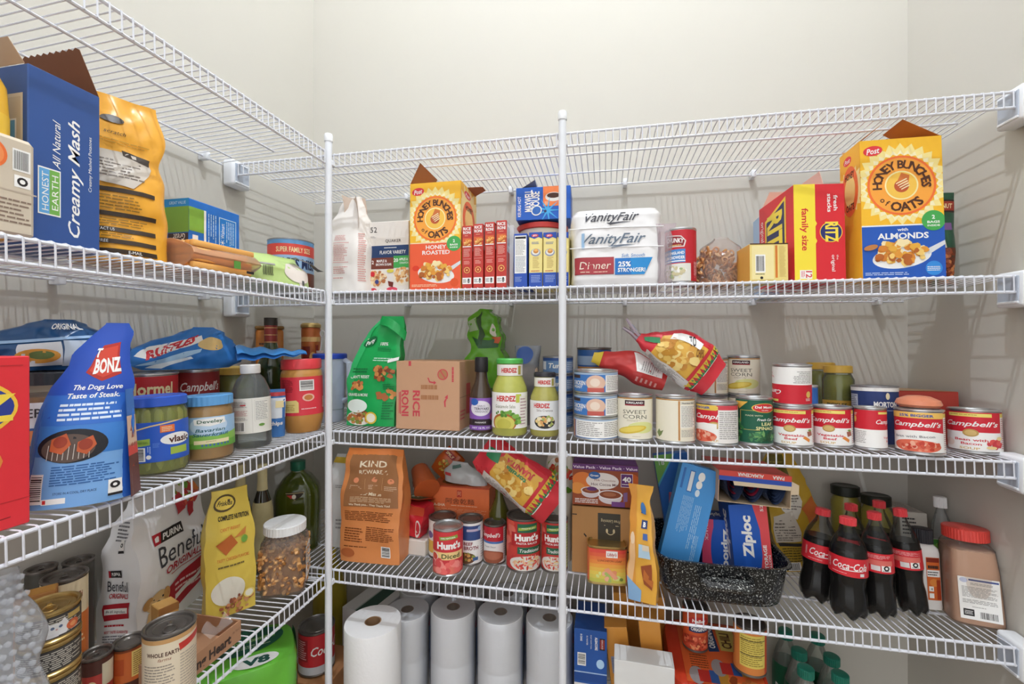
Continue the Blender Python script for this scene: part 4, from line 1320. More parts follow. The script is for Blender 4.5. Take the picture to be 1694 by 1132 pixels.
for k in range(7):
    an = R(-70 + 24 * k)
    g = G(); cxx, cyy = (r - .011) * math.sin(an), -(r - .011) * math.cos(an)
    g.lathe([(0, .006), (.009, .008), (.0108, .03), (.0112, h * .5), (.0104, h * .78), (.006, h * .84), (0, h * .85)], M(['#a3a23a', '#8f9130', '#b0ac4a'][k % 3], rough=.3, coat=.4, var=.15, scale=60), n=12, c=(cxx, cyy)); g.build('pickle_spear', t)
# sauerkraut
c, r, h = cylspot('L3', 347, 86, vb=763, vt=653)
def kraut(a):
    lb = ink('#8fb4dc')
    a.rect(0, 0, 100, 62, lb); a.ell(50, 28, 26, 30, ink('#b8d0ea'), 30); a.poly([(0, 58), (30, 54), (60, 64), (100, 50), (100, 84), (0, 84)], ink('#7db04c')); a.poly([(0, 84), (100, 78), (100, 100), (0, 100)], ink('#5f9a3c'))
    a.poly([(30, 6), (72, 3), (73, 22), (52, 30), (31, 24)], W_); a.text('Develey', 52, 14, 11, ink('#2c5a44'), w=34, bold=.015); a.text('Bavarian', 52, 42, 11, ink('#1c5a66'), w=40, bold=.015, shear=.25); a.text('Sauerkraut', 53, 56, 11, ink('#1c5a66'), w=50, bold=.015, shear=.25); a.rect(30, 74, 78, 86, ink('#e4d2a4')); a.lines(46, 77, 60, 80, 1, ink('#7d6a3c'))
    for k in range(8):
        a.rect(40 + 5 * k, 87, 42.6 + 5 * k, 93, ink('#3f5f9c'))
t = jar('sauerkraut_jar', 'jar of pale sauerkraut with a light blue ribbed lid', c, r, h, GLASS, M('#c98f55', rough=.35, coat=.5, var=.18, scale=70), M('#5a97d2', rough=.35), lid_h=.015, neck=.004, shoulder=.014, fill=.95, ribs=30, lean_={'ry': -2})
wrap_label(t, r, h * .2, h * .68, '#8fb4dc', kraut, span=2.9)
# vinegar bottle
c, r, h = cylspot('L3', 418, 66, vb=742, vt=603)
t = thing('vinegar_bottle', 'clear glass vinegar bottle with a white cap and white label', 'bottle', c, facing(c.x, c.y), ry=-2)
lathe_part(t, 'vinegar', [(0, .003), (r - .003, .003), (r - .002, .008), (r - .002, h * .62), (r * .93, h * .70), (0, h * .70)], clear('#fbfaf4', .04, .1))
lathe_part(t, 'glass_bottle', [(0, 0), (r - .004, 0), (r, .006), (r, h * .6), (r * .97, h * .68), (r * .72, h * .82), (r * .48, h * .88), (r * .44, h * .9), (r * .44, h * .95)], clear('#e8eef0', .1, .04))
lathe_part(t, 'cap', [(r * .5, h * .89), (r * .52, h * .9), (r * .52, h - .002), (r * .48, h), (0, h)], M('#e9e9ea', rough=.4), n=28)
wrap_label(t, r, h * .18, h * .60, '#e2dfd6', lambda a: (a.lines(12, 8, 46, 26, 7, INK_GREY), a.rect(30, 18, 40, 21, ink('#c03038')), a.lines(12, 34, 44, 50, 5, ink('#b87a7a')), a.lines(12, 54, 44, 62, 3, INK_GREY), a.barcode(12, 66, 38, 94, 16), a.rect(55, 6, 84, 66, ink('#c9c5bb')), a.rect(55.6, 7, 83.4, 65, ink('#e6e3da')), a.lines(57, 9, 82, 63, 12, INK_GREY), a.ell(68, 78, 6, 4, ink('#5f8a3c'), 14), a.rect(51, 2, 51.5, 98, ink('#b9b5ab'))), span=2.8)
# wine bottle
c = base('L3', -.857, 1.022)
h = zat(526, c.x, c.y) - c.z
t = thing('wine_bottle', 'dark green wine bottle with a red foil neck behind the vinegar bottle', 'bottle', c, 40)
gl = M('#243016', rough=.1, coat=.7, var=.2)
lathe_part(t, 'bottle', [(0, 0), (.032, 0), (.034, .004), (.034, h * .5), (.03, h * .58), (.018, h * .72), (.0145, h * .78), (.014, h * .9), (0, h * .9)], gl)
lathe_part(t, 'neck_foil', [(.0152, h * .77), (.0154, h * .93)], M('#7c2a26', rough=.4), n=28)
g = G()
for z in (h * .775, h * .84, h * .905):
    g.lathe([(.0156, z), (.0156, z + .0015)], M('#c9a86a', rough=.35), n=24)
g.build('foil_stripe', t)
lathe_part(t, 'cap', [(.0156, h * .93), (.016, h * .93), (.016, h), (0, h)], M('#2a241f', rough=.45), n=24)
# two printed tins
p = base('B3', -.925, 1.10)
h = zat(538, p.x, p.y) - p.z
t = thing('cookie_tin', 'amber oblong tin with a knob on its lid behind the wine bottle', 'tin', p, 38)
g = G(); g.box(-.034, .034, -.03, .03, 0, h - .012, M('#b0682a', rough=.35, var=.15), .008, 3); 
a = Art(.06, h * .9); a.lines(8, 12, 90, 22, 2, ink('#4a2a18')); a.text('atti', 68, 42, 8, ink('#3a2014'), w=40, bold=.02); a.poly([(20, 26), (80, 20), (84, 26), (24, 32)], ink('#c9bba8')); a.rect(6, 55, 94, 58, ink('#6d2a1c')); a.blobs(50, 78, 40, 16, 24, 10, [ink('#d98a3c'), ink('#8a4a20'), ink('#e8b060')], 2)
g.art(a, lambda x, y, o: (x, -.03 - o, y + h * .03)); g.build('tin_body', t)
g = G(); g.box(-.036, .036, -.032, .032, h - .013, h - .003, M('#7a5a30', rough=.35, metal=.5), .004, 2); g.lathe([(.006, h - .003), (.004, h + .004), (.009, h + .009), (.007, h + .013), (0, h + .014)], TIN_GOLD, n=16); g.build('lid', t, label='gold lid with a round knob')
p = base('B3', -.86, 1.19)
h = zat(536, p.x, p.y) - p.z
t = thing('tea_tin', 'round copper-coloured tin with a gold lid beside the white scoop', 'tin', p, 30)
lathe_part(t, 'tin_body', [(0, 0), (.026, 0), (.026, h - .01), (0, h - .01)], M('#a5502c', rough=.3, metal=.35, var=.2))
wrap_label(t, .0262, .02, h - .016, '#b5602f', lambda a: (a.rect(10, 10, 90, 16, ink('#d9a86a')), a.rect(20, 22, 50, 40, ink('#7c2a1e')), a.ell(60, 36, 12, 7, ink('#e0a860')), a.rect(68, 20, 80, 95, ink('#8a2f22'))))
lathe_part(t, 'lid', [(.027, h - .012), (.0285, h - .01), (.0285, h - .003), (.024, h + .002), (0, h + .003)], TIN_GOLD, n=32)
# white scoop
p = base('B3', -.80, 1.15)
t = thing('measuring_scoop', 'small white plastic scoop with a ring handle beside the copper-coloured tin', 'scoop', p, 0)
zt = zat(545, p.x, p.y) - p.z; zb = zat(584, p.x, p.y) - p.z
sw = M('#ece6e8', rough=.4)
g = G(); g.tube([(.004, 0, .002), (-.002, 0, zb), (.006, 0, zt - .02)], .0018, sw, n=6); g.build('handle', t)
g = G(); g.tube([(.006 + .007 * math.sin(2 * math.pi * i / 14), 0, zt - .012 + .009 * math.cos(2 * math.pi * i / 14)) for i in range(15)], .0016, sw, n=6, cap=False); g.build('hanging_ring', t)
g = G(); g.lathe([(.004, zb - .012), (.009, zb - .008), (.010, zb + .006), (.0085, zb + .006), (.006, zb - .006), (0, zb - .007)], M('#e8c9c4', rough=.4), n=16, c=(-.002, 0)); g.build('scoop_cup', t)
# small chip bag
p = base('L3', -.742, .90)
h = zat(645, p.x, p.y) - p.z
bag('chip_bag', 'small white and blue snack bag squeezed between vinegar bottle and peanut butter', 'bag', p, h, [(0, .017), (.5, .02), (1, .018)], [(0, .016), (.6, .018), (1, .003)], M('#3b6eb0', rough=.25), lambda a: (a.rect(0, 18, 100, 60, ink('#d4d8e0')), a.rect(50, 24, 92, 38, ink('#d8c490')), a.rect(0, 6, 100, 14, ink('#b83a40')), a.text('chips', 55, 70, 8, W_, w=70, bold=.03)), rz=35, cy=[(0, .01), (1, .014)], wr=.005, seed=37, group='blue chip bags')
# peanut butter
c, r, h = cylspot('L3', 502, 70, vb=717, vt=594)
t = thing('peanut_butter_jar', 'peanut butter jar with a red lid and red label beside the corner pole', 'jar', c, facing(c.x, c.y), ry=-2)
lathe_part(t, 'jar', [(0, 0), (r * .78, 0), (r * .82, .004), (r * .97, h * .16), (r, h * .22), (r, h * .78), (r * .97, h * .83), (r * .9, h * .86), (r * .9, h * .9), (0, h * .9)], M('#b9803f', rough=.3, coat=.5, var=.06))
wrap_label(t, r, h * .24, h * .76, '#d03440', lambda a: (a.barcode(46, 8, 70, 36, 16, vert=True), a.lines(12, 6, 36, 40, 9, ink('#7c1c28')), a.poly([(10, 62), (40, 60), (44, 66), (44, 92), (10, 92)], ink('#e0c478')), a.lines(13, 70, 40, 88, 4, ink('#a8823c')), a.ell(60, 54, 10, 10, ink('#e8b0a0'), 20), a.ell(60, 54, 7, 7, ink('#b9703c'), 18), a.text('Creamy', 92, 70, 6, W_, w=30, bold=.03, rot=90), a.lines(48, 80, 74, 86, 1, ink('#f0b8b8'))), span=2.9)
lathe_part(t, 'lid', [(r * .94, h * .86), (r * .97, h * .865), (r * .97, h - .003), (r * .93, h), (0, h)], M('#cf3a40', rough=.35))
# pitcher
x, y = atY(546, 1.10), 1.10
p = base('B3', x, y)
h = zat(585, x, y) - p.z
r = .042
t = thing('pitcher', 'frosted plastic pitcher with a blue lid behind the corner pole', 'pitcher', p, 25)
lathe_part(t, 'jug', [(0, 0), (r * .82, 0), (r * .85, .004), (r * .86, h * .18), (r * .90, h * .19), (r, h - .01), (0, h - .01)], M('#a9b4ca', rough=.3, coat=.2))
lathe_part(t, 'lid', [(r * 1.02, h - .014), (r * 1.06, h - .013), (r * 1.06, h - .003), (r, h), (0, h)], M('#2340a8', rough=.35))
g = G(); g.tube([(r * .9, -.012, h * .9), (r + .012, -.03, h * .86), (r + .014, -.032, h * .35), (r * .9, -.012, h * .3)], [.008, .009, .009, .008], M('#b6c0d2', rough=.3), n=10); g.build('handle', t)
g = G(); g.box(-.004, .004, -.03, .0, h, h + .012, M('#2340a8', rough=.35), .002); g.build('spout_tab', t)

# ================================================================ soft gusseted bags
def softbox(t, w, d, h, mat, arts=None, ws=((0, 1), (1, 1)), ds=((0, 1), (1, 1)), cx=((0, 0),), cy=((0, 0),), wr=.004, sc=16, seed=0, name='bag', nu=14, nv=22, side=None, crimp=None):
    so = Vector((seed * 2.1, seed * 1.7, seed * .6))
    def W(p):
        n = Vector((noise.noise(p * sc + so), noise.noise(p * sc + so + Vector((9, 4, 2))), .4 * noise.noise(p * sc + so + Vector((3, 7, 8)))))
        n2 = Vector((noise.noise(p * sc * 2.3 + so), noise.noise(p * sc * 2.3 + so + Vector((5, 5, 5))), 0)) * .5
        return p + (n + n2) * wr * min(1, .15 + p.z / h * 3)
    def front(u, v, o=0):
        return W(Vector((key(v, cx) + u * w / 2 * key(v, ws), key(v, cy) + d / 2 - d / 2 * key(v, ds) * (1 - .12 * abs(u) ** 6), v * h))) + Vector((0, -o, 0))
    def back(u, v, o=0):
        return W(Vector((key(v, cx) + u * w / 2 * key(v, ws), key(v, cy) + d / 2 + d / 2 * key(v, ds) * (1 - .12 * abs(u) ** 6), v * h)))
    def sidef(sg):
        def f(s, v, o=0):
            return W(Vector((key(v, cx) + sg * (w / 2 * key(v, ws)), key(v, cy) + d / 2 + (s - .5) * d * key(v, ds) * .88, v * h))) + Vector((sg * o, 0, 0))
        return f
    g = G()
    sm = side or mat
    g.sheet(lambda u, v: front(2 * u - 1, v), nu, nv, mat)
    g.sheet(lambda u, v: back(1 - 2 * u, v), nu, nv, mat)
    R_, L_ = sidef(1), sidef(-1)
    g.sheet(lambda u, v: R_(u, v), 6, nv, sm)
    g.sheet(lambda u, v: L_(1 - u, v), 6, nv, sm)
    g.sheet(lambda u, v: front(2 * u - 1, 1).lerp(back(2 * u - 1, 1), v), nu, 4, mat)
    g.sheet(lambda u, v: back(2 * u - 1, 0).lerp(front(2 * u - 1, 0), v), nu, 2, mat)
    for k, draw in (arts or {}).items():
        a = Art(w if k == 'front' else d, h)
        draw(a)
        c = lambda x, lo, hi: max(lo, min(hi, x))
        if k == 'front':
            g.art(a, lambda x, y, o: front(c(x / (w / 2), -1, 1), c(y / h, 0, 1), .0008 + o * 1.6), cell=.012)
        elif k == 'right':
            g.art(a, lambda x, y, o: R_(c(x / d + .5, 0, 1), c(y / h, 0, 1), .0008 + o * 1.6), cell=.012)
        else:
            g.art(a, lambda x, y, o: L_(c(.5 - x / d, 0, 1), c(y / h, 0, 1), .0008 + o * 1.6), cell=.012)
    return g.build(name, t, sharp=50)

# ================================================================ third shelf, back wall
# green cat treat bag
p, w, h = boxspot('B3', 575, 648, 1.05, 522)
def treat(a):
    lg, dk = ink('#2fae62'), ink('#156a3a')
    a.rect(0, 0, 14, 100, lg); a.text('Party', 22, 22, 5, ink('#e9dfa8'), w=22, bold=.03, rot=20); a.ell(24, 24, 18, 4.5, dk, 20, rot=20); a.text('Party', 24, 24, 4, W_, w=26, bold=.03, rot=20, shear=.2)
    a.text('100%', 62, 26, 3, W_, w=18, bold=.02); a.lines(48, 29, 78, 33, 3, dk); a.lines(46, 38, 90, 42, 2, ink('#bfe6cc')); a.poly([(78, 40), (99, 37), (99, 40), (80, 43)], W_)
    a.lines(8, 48, 40, 53, 2, dk); a.text("CAN'T RESIST", 26, 56, 2.6, W_, w=38, bold=.02); a.blobs(24, 64, 14, 4, 14, 5, [ink('#b5693a'), ink('#cf8a4c'), ink('#8a4a28')], 4)
    a.blobs(74, 52, 24, 6, 30, 5, [ink('#b5693a'), ink('#cf8a4c'), ink('#7a4022')], 5); a.blobs(80, 72, 17, 4, 12, 6, [ink('#cf8a4c'), ink('#a05a30')], 6); a.text('GRAVIES & MORE', 24, 72, 2.6, W_, w=42, bold=.02)
    a.ell(28, 93, 27, 6.5, ink('#e9e4d8'), 24); a.blobs(26, 92, 24, 5.5, 40, 4, [ink('#b5693a'), ink('#cf8a4c'), ink('#8a4a28'), ink('#a8733c'), ink('#7f8f3c')], 7); a.ell(54, 92.5, 12, None, ink('#e0b93c'), 20); a.ell(54, 92.5, 9, None, ink('#f1ead0'), 18)
    a.lines(74, 62, 96, 68, 3, dk); a.lines(74, 78, 98, 94, 7, dk); a.ell(24, 82, 22, 6, ink('#dfeee4'), 24)
t = thing('cat_treat_bag', 'bright green cat treat bag with a folded top beside the kraft rice case', 'bag', p, 2, **lean('B3', p.x))
softbox(t, w * 1.05, .07, h, M('#189a4c', rough=.28, var=.03), {'front': treat}, ws=((0, 1), (.35, 1.0), (.6, .92), (.85, .72), (1, .42)), ds=((0, 1), (.4, .9), (.8, .35), (1, .04)), cx=((0, 0), (.4, .0), (.7, .018), (1, .048)), wr=.006, seed=2)
g = G(); g.sheet(lambda u, v: Vector((.02 + .07 * u, .028 - .012 * v - .01 * math.sin(u * 3), h * (1.0 - .04 * v - .15 * u * u) - .012 * v)), 10, 4, M('#128a42', rough=.28)); g.build('folded_top', t)
# rice case
p, w, h = boxspot('B3', 655, 760, 1.035, 598)
def ronicase(a):
    rd = ink('#c0414a')
    a.text('RICE', 33, 62, 11, rd, w=38, bold=.03, rot=-90); a.text('RONI', 15, 62, 11, rd, w=38, bold=.03, rot=-90); a.rect(6.5, 45, 8, 78, rd); a.rect(4.5, 46, 5.6, 77, rd)
    a.ell(74, 19, 8.2, None, rd, 24); a.ell(74, 19, 6.8, None, M('#a9744f', rough=.75), 24); a.poly([(69, 13), (70.2, 12.2), (79.5, 25), (78.3, 25.8)], rd); a.vlines(87, 8, 91, 32, 1, rd, fill=.7)
    a.poly([(50, 24), (52, 24), (54, 29), (60, 30), (60, 28), (64, 31), (60, 34), (60, 32), (53, 31)], rd); a.poly([(79, 66), (77, 66), (76, 58), (79, 53), (77, 52), (82, 48), (82, 54), (80.6, 54), (78.5, 59)], rd); a.rect(20, 0, 24, 7, rd); a.lines(40, 30, 70, 60, 2, ink('#a06c48'))
def ronir(a):
    a.rect(38, 34, 62, 80, ink('#c0414a')); a.lines(4, 70, 32, 86, 3, ink('#c0414a')); a.rect(0, 52, 100, 52.8, ink('#7f5236')); a.rect(30, 0, 60, 20, ink('#b98a62'))
carton('rice_case', 'kraft cardboard case with red lettering standing between the green bag and the marinade', 'case', p, w, .14, h, '#bd9070', {'front': ronicase, 'right': ronir}, rough=.75, **lean('B3', p.x))
# green produce bag behind
p = base('B3', atY(800, 1.21), 1.21)
h = zat(514, p.x, p.y) - p.z
t = thing('produce_bag', 'glossy green bag knotted at the top behind the teriyaki marinade', 'bag', p, 4)
gm = M('#5fa32c', rough=.2, var=.12, scale=20)
def prod(a):
    a.ell(78, 74, 10, 7, ink('#e9e6d8'), 16); a.ell(78, 72, 5, 3.5, ink('#2a3a22'), 12); a.rect(58, 78, 92, 84, ink('#c8582c')); a.rect(50, 84, 98, 100, ink('#2c5a26')); a.poly([(40, 58), (96, 54), (96, 60), (44, 64)], ink('#24421c')); a.rect(0, 92, 40, 100, ink('#9c3a2c'))
softbox(t, .118, .09, h * .66, gm, {'front': prod}, ws=((0, 1), (.8, .98), (1, .7)), wr=.010, seed=4)
def prod2(a):
    a.poly([(34, 22), (48, 6), (52, 60), (38, 90)], ink('#2c4a1e')); a.poly([(2, 30), (30, 20), (34, 50), (6, 56)], ink('#9fb890')); a.poly([(14, 66), (60, 72), (96, 60), (92, 92), (30, 96)], ink('#2f5a34')); a.ell(82, 48, 8, 14, ink('#d8d4c4'), 14); a.poly([(68, 64), (96, 62), (94, 80), (76, 78)], ink('#c95a30'))
b = softbox(t, .088, .07, h * .40, gm, {'front': prod2}, ws=((0, .95), (.3, 1.05), (.75, .9), (1, .35)), wr=.014, sc=24, seed=9, name='knotted_top', cx=((0, 0.004), (1, -.006)))
b.location = (.0, .01, h * .62)
# teriyaki
p, r, h = cylspot('B3', 796, 38, y=1.05, vt=591)
t = thing('marinade_bottle', 'dark teriyaki marinade bottle with a purple label beside the kraft case', 'bottle', p, facing(p.x, p.y), **lean('B3', p.x))
lathe_part(t, 'bottle', [(0, 0), (r * .94, 0), (r, .005), (r, h * .46), (r * .9, h * .55), (r * .62, h * .66), (r * .52, h * .74), (r * .5, h * .82), (0, h * .82)], M('#3a2c22', rough=.12, coat=.7, var=.2))
wrap_label(t, r, h * .04, h * .46, '#7d52a8', lambda a: (a.ell(48, 32, 30, 24, ink('#dcd6e2'), 30), a.ell(30, 12, 12, 11, ink('#2a58a8'), 20), a.text('GARLIC', 50, 24, 5, ink('#4a4452'), w=22), a.text('TERIYAKI', 50, 33, 8, ink('#3a3442'), w=40, bold=.02), a.text('MARINADE', 50, 42, 6, ink('#4a4452'), w=34), a.rect(0, 66, 100, 86, ink('#2c2228')), a.text('MARINADE', 48, 76, 5, W_, w=30), a.ell(84, 60, 9, 12, ink('#b8527a'), 16), a.text('NET 16 FL OZ', 50, 93, 5, W_, w=52, bold=.02)))
lathe_part(t, 'cap', [(r * .55, h * .8), (r * .58, h * .81), (r * .58, h - .003), (r * .52, h), (0, h)], M('#232124', rough=.4))
# salsa jars
def herdez(small):
    def d(a):
        a.rect(0, 0, 100, 100, W_ if not small else ink('#e3e4e4')); a.text('HERDEZ', 42, 16, 15, ink('#c0302e'), w=40, bold=.04); a.rect(62, 4, 74, 28, ink('#b9c04c')) if not small else None
        if small:
            a.text('Salsa Cremosa', 50, 32, 8, ink('#6a5a52'), w=40); a.ell(50, 72, 26, 22, ink('#2e2c2c'), 24); a.blobs(52, 70, 20, 16, 30, 5, [ink('#e8c88a'), ink('#efe0b8'), ink('#d89a5c'), ink('#9aa85a')], 2)
        else:
            a.text('Guacamole Salsa', 40, 38, 10, ink('#6a6a4a'), w=42); a.rect(70, 10, 92, 96, ink('#e9e4da')); a.lines(72, 14, 90, 92, 9, ink('#a8888a')); a.ell(38, 84, 26, 26, ink('#a8602c'), 26); a.ell(38, 86, 22, 22, ink('#c8c05a'), 26); a.ell(38, 88, 15, 15, ink('#b5ae48'), 22); a.blobs(38, 58, 20, 6, 14, 4, [ink('#6a9a3c'), ink('#4a7a2c')], 3); a.blobs(64, 74, 6, 14, 9, 5, [ink('#7aa84a'), ink('#5a8a34')], 5)
    return d
for u, wpx, vt, small, lab in ((843, 58, 593, False, 'tall jar of green guacamole salsa with a green lid'), (901, 48, 616, True, 'shorter salsa jar with a black lid beside the middle pole')):
    p, r, h = cylspot('B3', u, wpx, y=1.04 if not small else 1.045, vt=vt)
    t = thing('salsa_jar', lab, 'jar', p, facing(p.x, p.y), **lean('B3', p.x))
    sal = M('#a3a54c' if not small else '#9a944a', rough=.25, coat=.5, var=.12, scale=90)
    lathe_part(t, 'jar', [(0, 0), (r * .92, 0), (r, .006), (r, h * .56), (r * .97, h * .62), (r * .76, h * .74), (r * .70, h * .78), (r * .68, h * .93), (0, h * .93)], sal)
    wrap_label(t, r, h * .1, h * .56, '#ece8e0', herdez(small), span=2.8)
    wrap_label(t, r * .73, h * .775, h * .92, '#ece8e0', lambda a: (a.text('HERDEZ', 48, 50, 40, ink('#c0302e'), w=44, bold=.04), a.rect(74, 10, 84, 90, ink('#a89a4c'))), span=2.8, name='neck_label', sq=None)
    lathe_part(t, 'lid', [(r * .74, h * .93), (r * .76, h * .935), (r * .76, h - .003), (r * .7, h), (0, h)], M('#4aa348' if not small else '#26242a', rough=.35))
# packet behind
p, w, h = boxspot('B3', 850, 890, 1.16, 572)
t = thing('cracker_sleeve', 'clear sleeve of pale crackers standing behind the salsa jars', 'pack', p, 0)
g = G(); g.box(-w * .46, w * .46, .004, .05, .004, h * .74, M('#d3b596', rough=.6, var=.12), .008, 3); g.box(-w * .2, w * .3, .001, .003, .01, h * .5, ink('#6a3a30'), 0); g.build('crackers', t)
bag_part(t, h, [(0, w * .5), (.8, w * .5), (1, w * .56)], [(0, .028), (.75, .028), (1, .01)], clear('#d8dde6', .28, .12), lambda a: a.ell(44, 12, 34, 11, ink('#3a5a9c'), 20), cy=[(0, .027), (1, .027)], wr=.006, seed=44, pw=6, name='wrapper')
# tuna stack
def tuna(k):
    def d(a):
        a.rect(0, 0, 100, 100, ink('#5f80ac')); a.rect(0, 0, 100, 18, ink('#2b4a86')); a.text('Tuna', 46, 50, 34, W_, w=34, bold=.03, shear=.2); a.rect(8, 24, 22, 80, ink('#dfe6f0')); a.lines(70, 26, 94, 86, 5, ink('#d5dcea'))
    return d
zz = None
x, y = atY(923, 1.165), 1.165
D = depth(x, y)
r = 49 * D / (2 * F)
b = base('B3', x, y)
hh = (zat(590, x, y) - b.z) / 4
for k in range(4):
    can('tuna_can', 'flat blue tuna can behind the middle pole, ' + ['bottom one of the stack', 'second from the bottom', 'third from the bottom', 'topmost of its stack'][k], 'can', b + Vector((0, 0, k * (hh + .0004))), r, hh, '#5f80ac', tuna(k), group='stacked tuna cans', label_gap=.004, top='grey')
# blue canister
p, r, h = cylspot('B3', 983, 56, y=1.2, vt=575)
can('nut_canister', 'tall blue canister with a dark rim behind the chicken cans', 'canister', p, r, h, '#2c5590', lambda a: (a.rect(0, 8, 100, 20, ink('#8aa0bc')), a.rect(10, 22, 80, 34, ink('#b07a44'))), top='dark')
# chicken cans
def chicken(k):
    def d(a):
        a.rect(0, 0, 100, 100, ink('#3c6fb4')); a.rect(0, 0, 100, 10, ink('#9fb6d2'))
        if k < 2:
            a.rect(8, 14, 26, 30, ink('#3a2a2c')); a.text('CHICKEN', 22, 54, 22, W_, w=26, bold=.03); a.text('BREAST', 20, 76, 14, W_, w=20, bold=.02); a.ell(50, 52, 14, 40, ink('#d9b09a'), 20); a.ell(49, 50, 7, 22, ink('#ead2c0'), 16); a.rect(38, 78, 62, 100, ink('#b8544c')); a.rect(64, 12, 100, 100, W_); a.lines(66, 16, 96, 92, 9, INK_GREY)
        else:
            a.rect(16, 8, 100, 96, W_); a.lines(20, 12, 60, 88, 8, INK_GREY); a.lines(62, 12, 96, 88, 8, INK_GREY); a.rect(0, 10, 14, 100, ink('#c9907c'))
    return d
p, r, h0 = cylspot('B3', 985.5, 72, vb=729, vt=612)
for k in range(3):
    can('chicken_can', 'flat blue chicken can beside the middle pole, ' + ['bottom one showing its nutrition panel', 'middle one of three', 'topmost of three, under a red bag'][k], 'can', p + Vector((0, 0, k * (h0 / 3 + .0003))), r, h0 / 3, '#3c6fb4', chicken(2 - k), group='stacked chicken cans', label_gap=.0045, rx=0)
# sweet corn and soup cans in the front row
def corn(a):
    a.rect(0, 0, 100, 100, ink('#e6dec8')); a.rect(0, 0, 100, 3, ink('#a9783c')); a.rect(32, 6, 68, 16, ink('#3a2226')); a.rect(32, 16, 68, 19, ink('#8f2a34')); a.text('KIRKLAND', 50, 11.5, 5, W_, w=30, bold=.02)
    a.text('SWEET', 50, 34, 10, ink('#5a5a4a'), w=44); a.text('CORN', 50, 46, 10, ink('#5a5a4a'), w=44); a.lines(36, 53, 64, 58, 2, ink('#b5ad94')); a.ell(64, 72, 26, 14, ink('#d3d68c'), 22); a.ell(44, 78, 28, 9, ink('#d2b23c'), 24, rot=10); a.ell(44, 77, 24, 6, ink('#e0c65a'), 22, rot=10); a.lines(46, 93, 64, 95, 1, ink('#a89a7a'))
def cornback(a):
    corn_b = ink('#e6dec8')
    a.rect(0, 0, 100, 100, corn_b); a.rect(0, 0, 100, 3, ink('#a9783c')); a.rect(55, 4, 58, 98, ink('#b07a44')); a.rect(58, 5, 90, 12, ink('#d9d2c2')); a.text('Nutrition Facts', 74, 9, 3.5, K_, w=26, bold=.02); a.rect(58, 14, 92, 68, ink('#f0ece0')); a.lines(60, 16, 90, 66, 15, INK_GREY); a.lines(60, 72, 88, 90, 6, INK_GREY); a.rect(90, 4, 92, 98, ink('#b07a44'))
    a.poly([(14, 84), (20, 74), (24, 80), (30, 76), (26, 88), (20, 94)], ink('#6a7a4a'))
def soup(kind):
    def d(a):
        rd = ink('#c22230')
        a.rect(0, 0, 100, 52, rd); a.rect(0, 52, 100, 100, W_)
        if kind == 'side':
            a.rect(0, 0, 16, 52, rd); a.ell(14, 26, 5, 9, ink('#d8b45a'), 16); a.lines(10, 8, 22, 16, 2, W_); a.lines(8, 56, 42, 90, 8, INK_GREY); a.text('Campbell’s', 92, 30, 12, W_, w=62, bold=.015, shear=.35); a.rect(66, 4, 100, 10, ink('#e9d26a')); a.text('Vegetable', 94, 72, 6, rd, w=34); a.text('Beef', 94, 82, 6, rd, w=16)
            return
        a.rect(16, 3, 72, 12, ink('#e9d26a')); a.lines(20, 5, 60, 9, 1, ink('#a88a3c')); a.rect(86, 2, 98, 98, ink('#e9e4e0')); a.rect(86, 2, 98, 12, ink('#d8c25a')); a.lines(88, 14, 97, 94, 16, ink('#a85a60'))
        a.text('Campbell’s', 46, 30, 13, W_, w=70, bold=.02, shear=.35)
        if kind == 'bowl':
            a.rect(0, 0, 86, 15, ink('#ecb65a')); a.text('25% BIGGER', 46, 8, 6.5, ink('#2c4c9c'), w=46, bold=.03); a.poly([(0, 56), (30, 47), (60, 46), (86, 52), (86, 60), (0, 62)], W_); a.text('Bean with Bacon', 42, 62, 6.5, ink('#55505a'), w=56, rot=3); a.ell(46, 86, 34, 16, ink('#d9644c'), 28); a.blobs(46, 85, 30, 12, 36, 3.6, [ink('#e0856a'), ink('#c84a34'), ink('#e8a48c'), ink('#b83a2c')], 8)
            return
        a.ell(46, 54, 9.5, 10, ink('#b08d4c'), 24); a.ell(46, 54, 7, 7.4, ink('#c8a868'), 20); a.text('SOUP', 44, 94, 6, ink('#c8a868'), w=24, bold=.02)
        if kind == 'beef':
            a.text('Vegetable', 48, 73, 6.5, rd, w=42, bold=.02); a.text('Beef', 48, 83, 6.5, rd, w=20, bold=.02); a.poly([(74, 62), (84, 60), (86, 72), (76, 76)], ink('#9c5a48')); a.poly([(70, 74), (80, 84), (78, 92), (66, 80)], ink('#e0843c')); a.ell(80, 58, 4, 3, ink('#7a9a4a'), 10)
        elif kind == 'bacon':
            a.text('Bean with', 46, 72, 6.5, rd, w=40, bold=.02); a.text('Bacon', 46, 82, 6.5, rd, w=24, bold=.02); a.blobs(74, 80, 9, 8, 9, 5, [ink('#d8504c'), ink('#c03a40')], 3); a.ell(70, 90, 7, 4, ink('#e8c88a'), 14); a.ell(82, 66, 5, 5, ink('#e8cc8c'), 14); a.ell(16, 82, 9, 10, ink('#ecd8cc'), 16)
        elif kind == 'tomato':
            a.rect(0, 0, 50, 14, ink('#e0b84a')); a.text('25% BIGGER', 22, 7, 6, ink('#2c4c9c'), w=36, bold=.03); a.rect(52, 0, 92, 100, ink('#e9e4e0')); a.rect(52, 0, 92, 12, ink('#c8404a')); a.lines(54, 16, 90, 90, 14, INK_GREY); a.poly([(0, 56), (30, 48), (50, 50), (50, 64), (0, 64)], W_); a.ell(22, 84, 28, 16, ink('#d9644c'), 26); a.blobs(24, 84, 22, 12, 26, 4, [ink('#e0856a'), ink('#c84a34'), ink('#e8a48c')], 6)
    return d
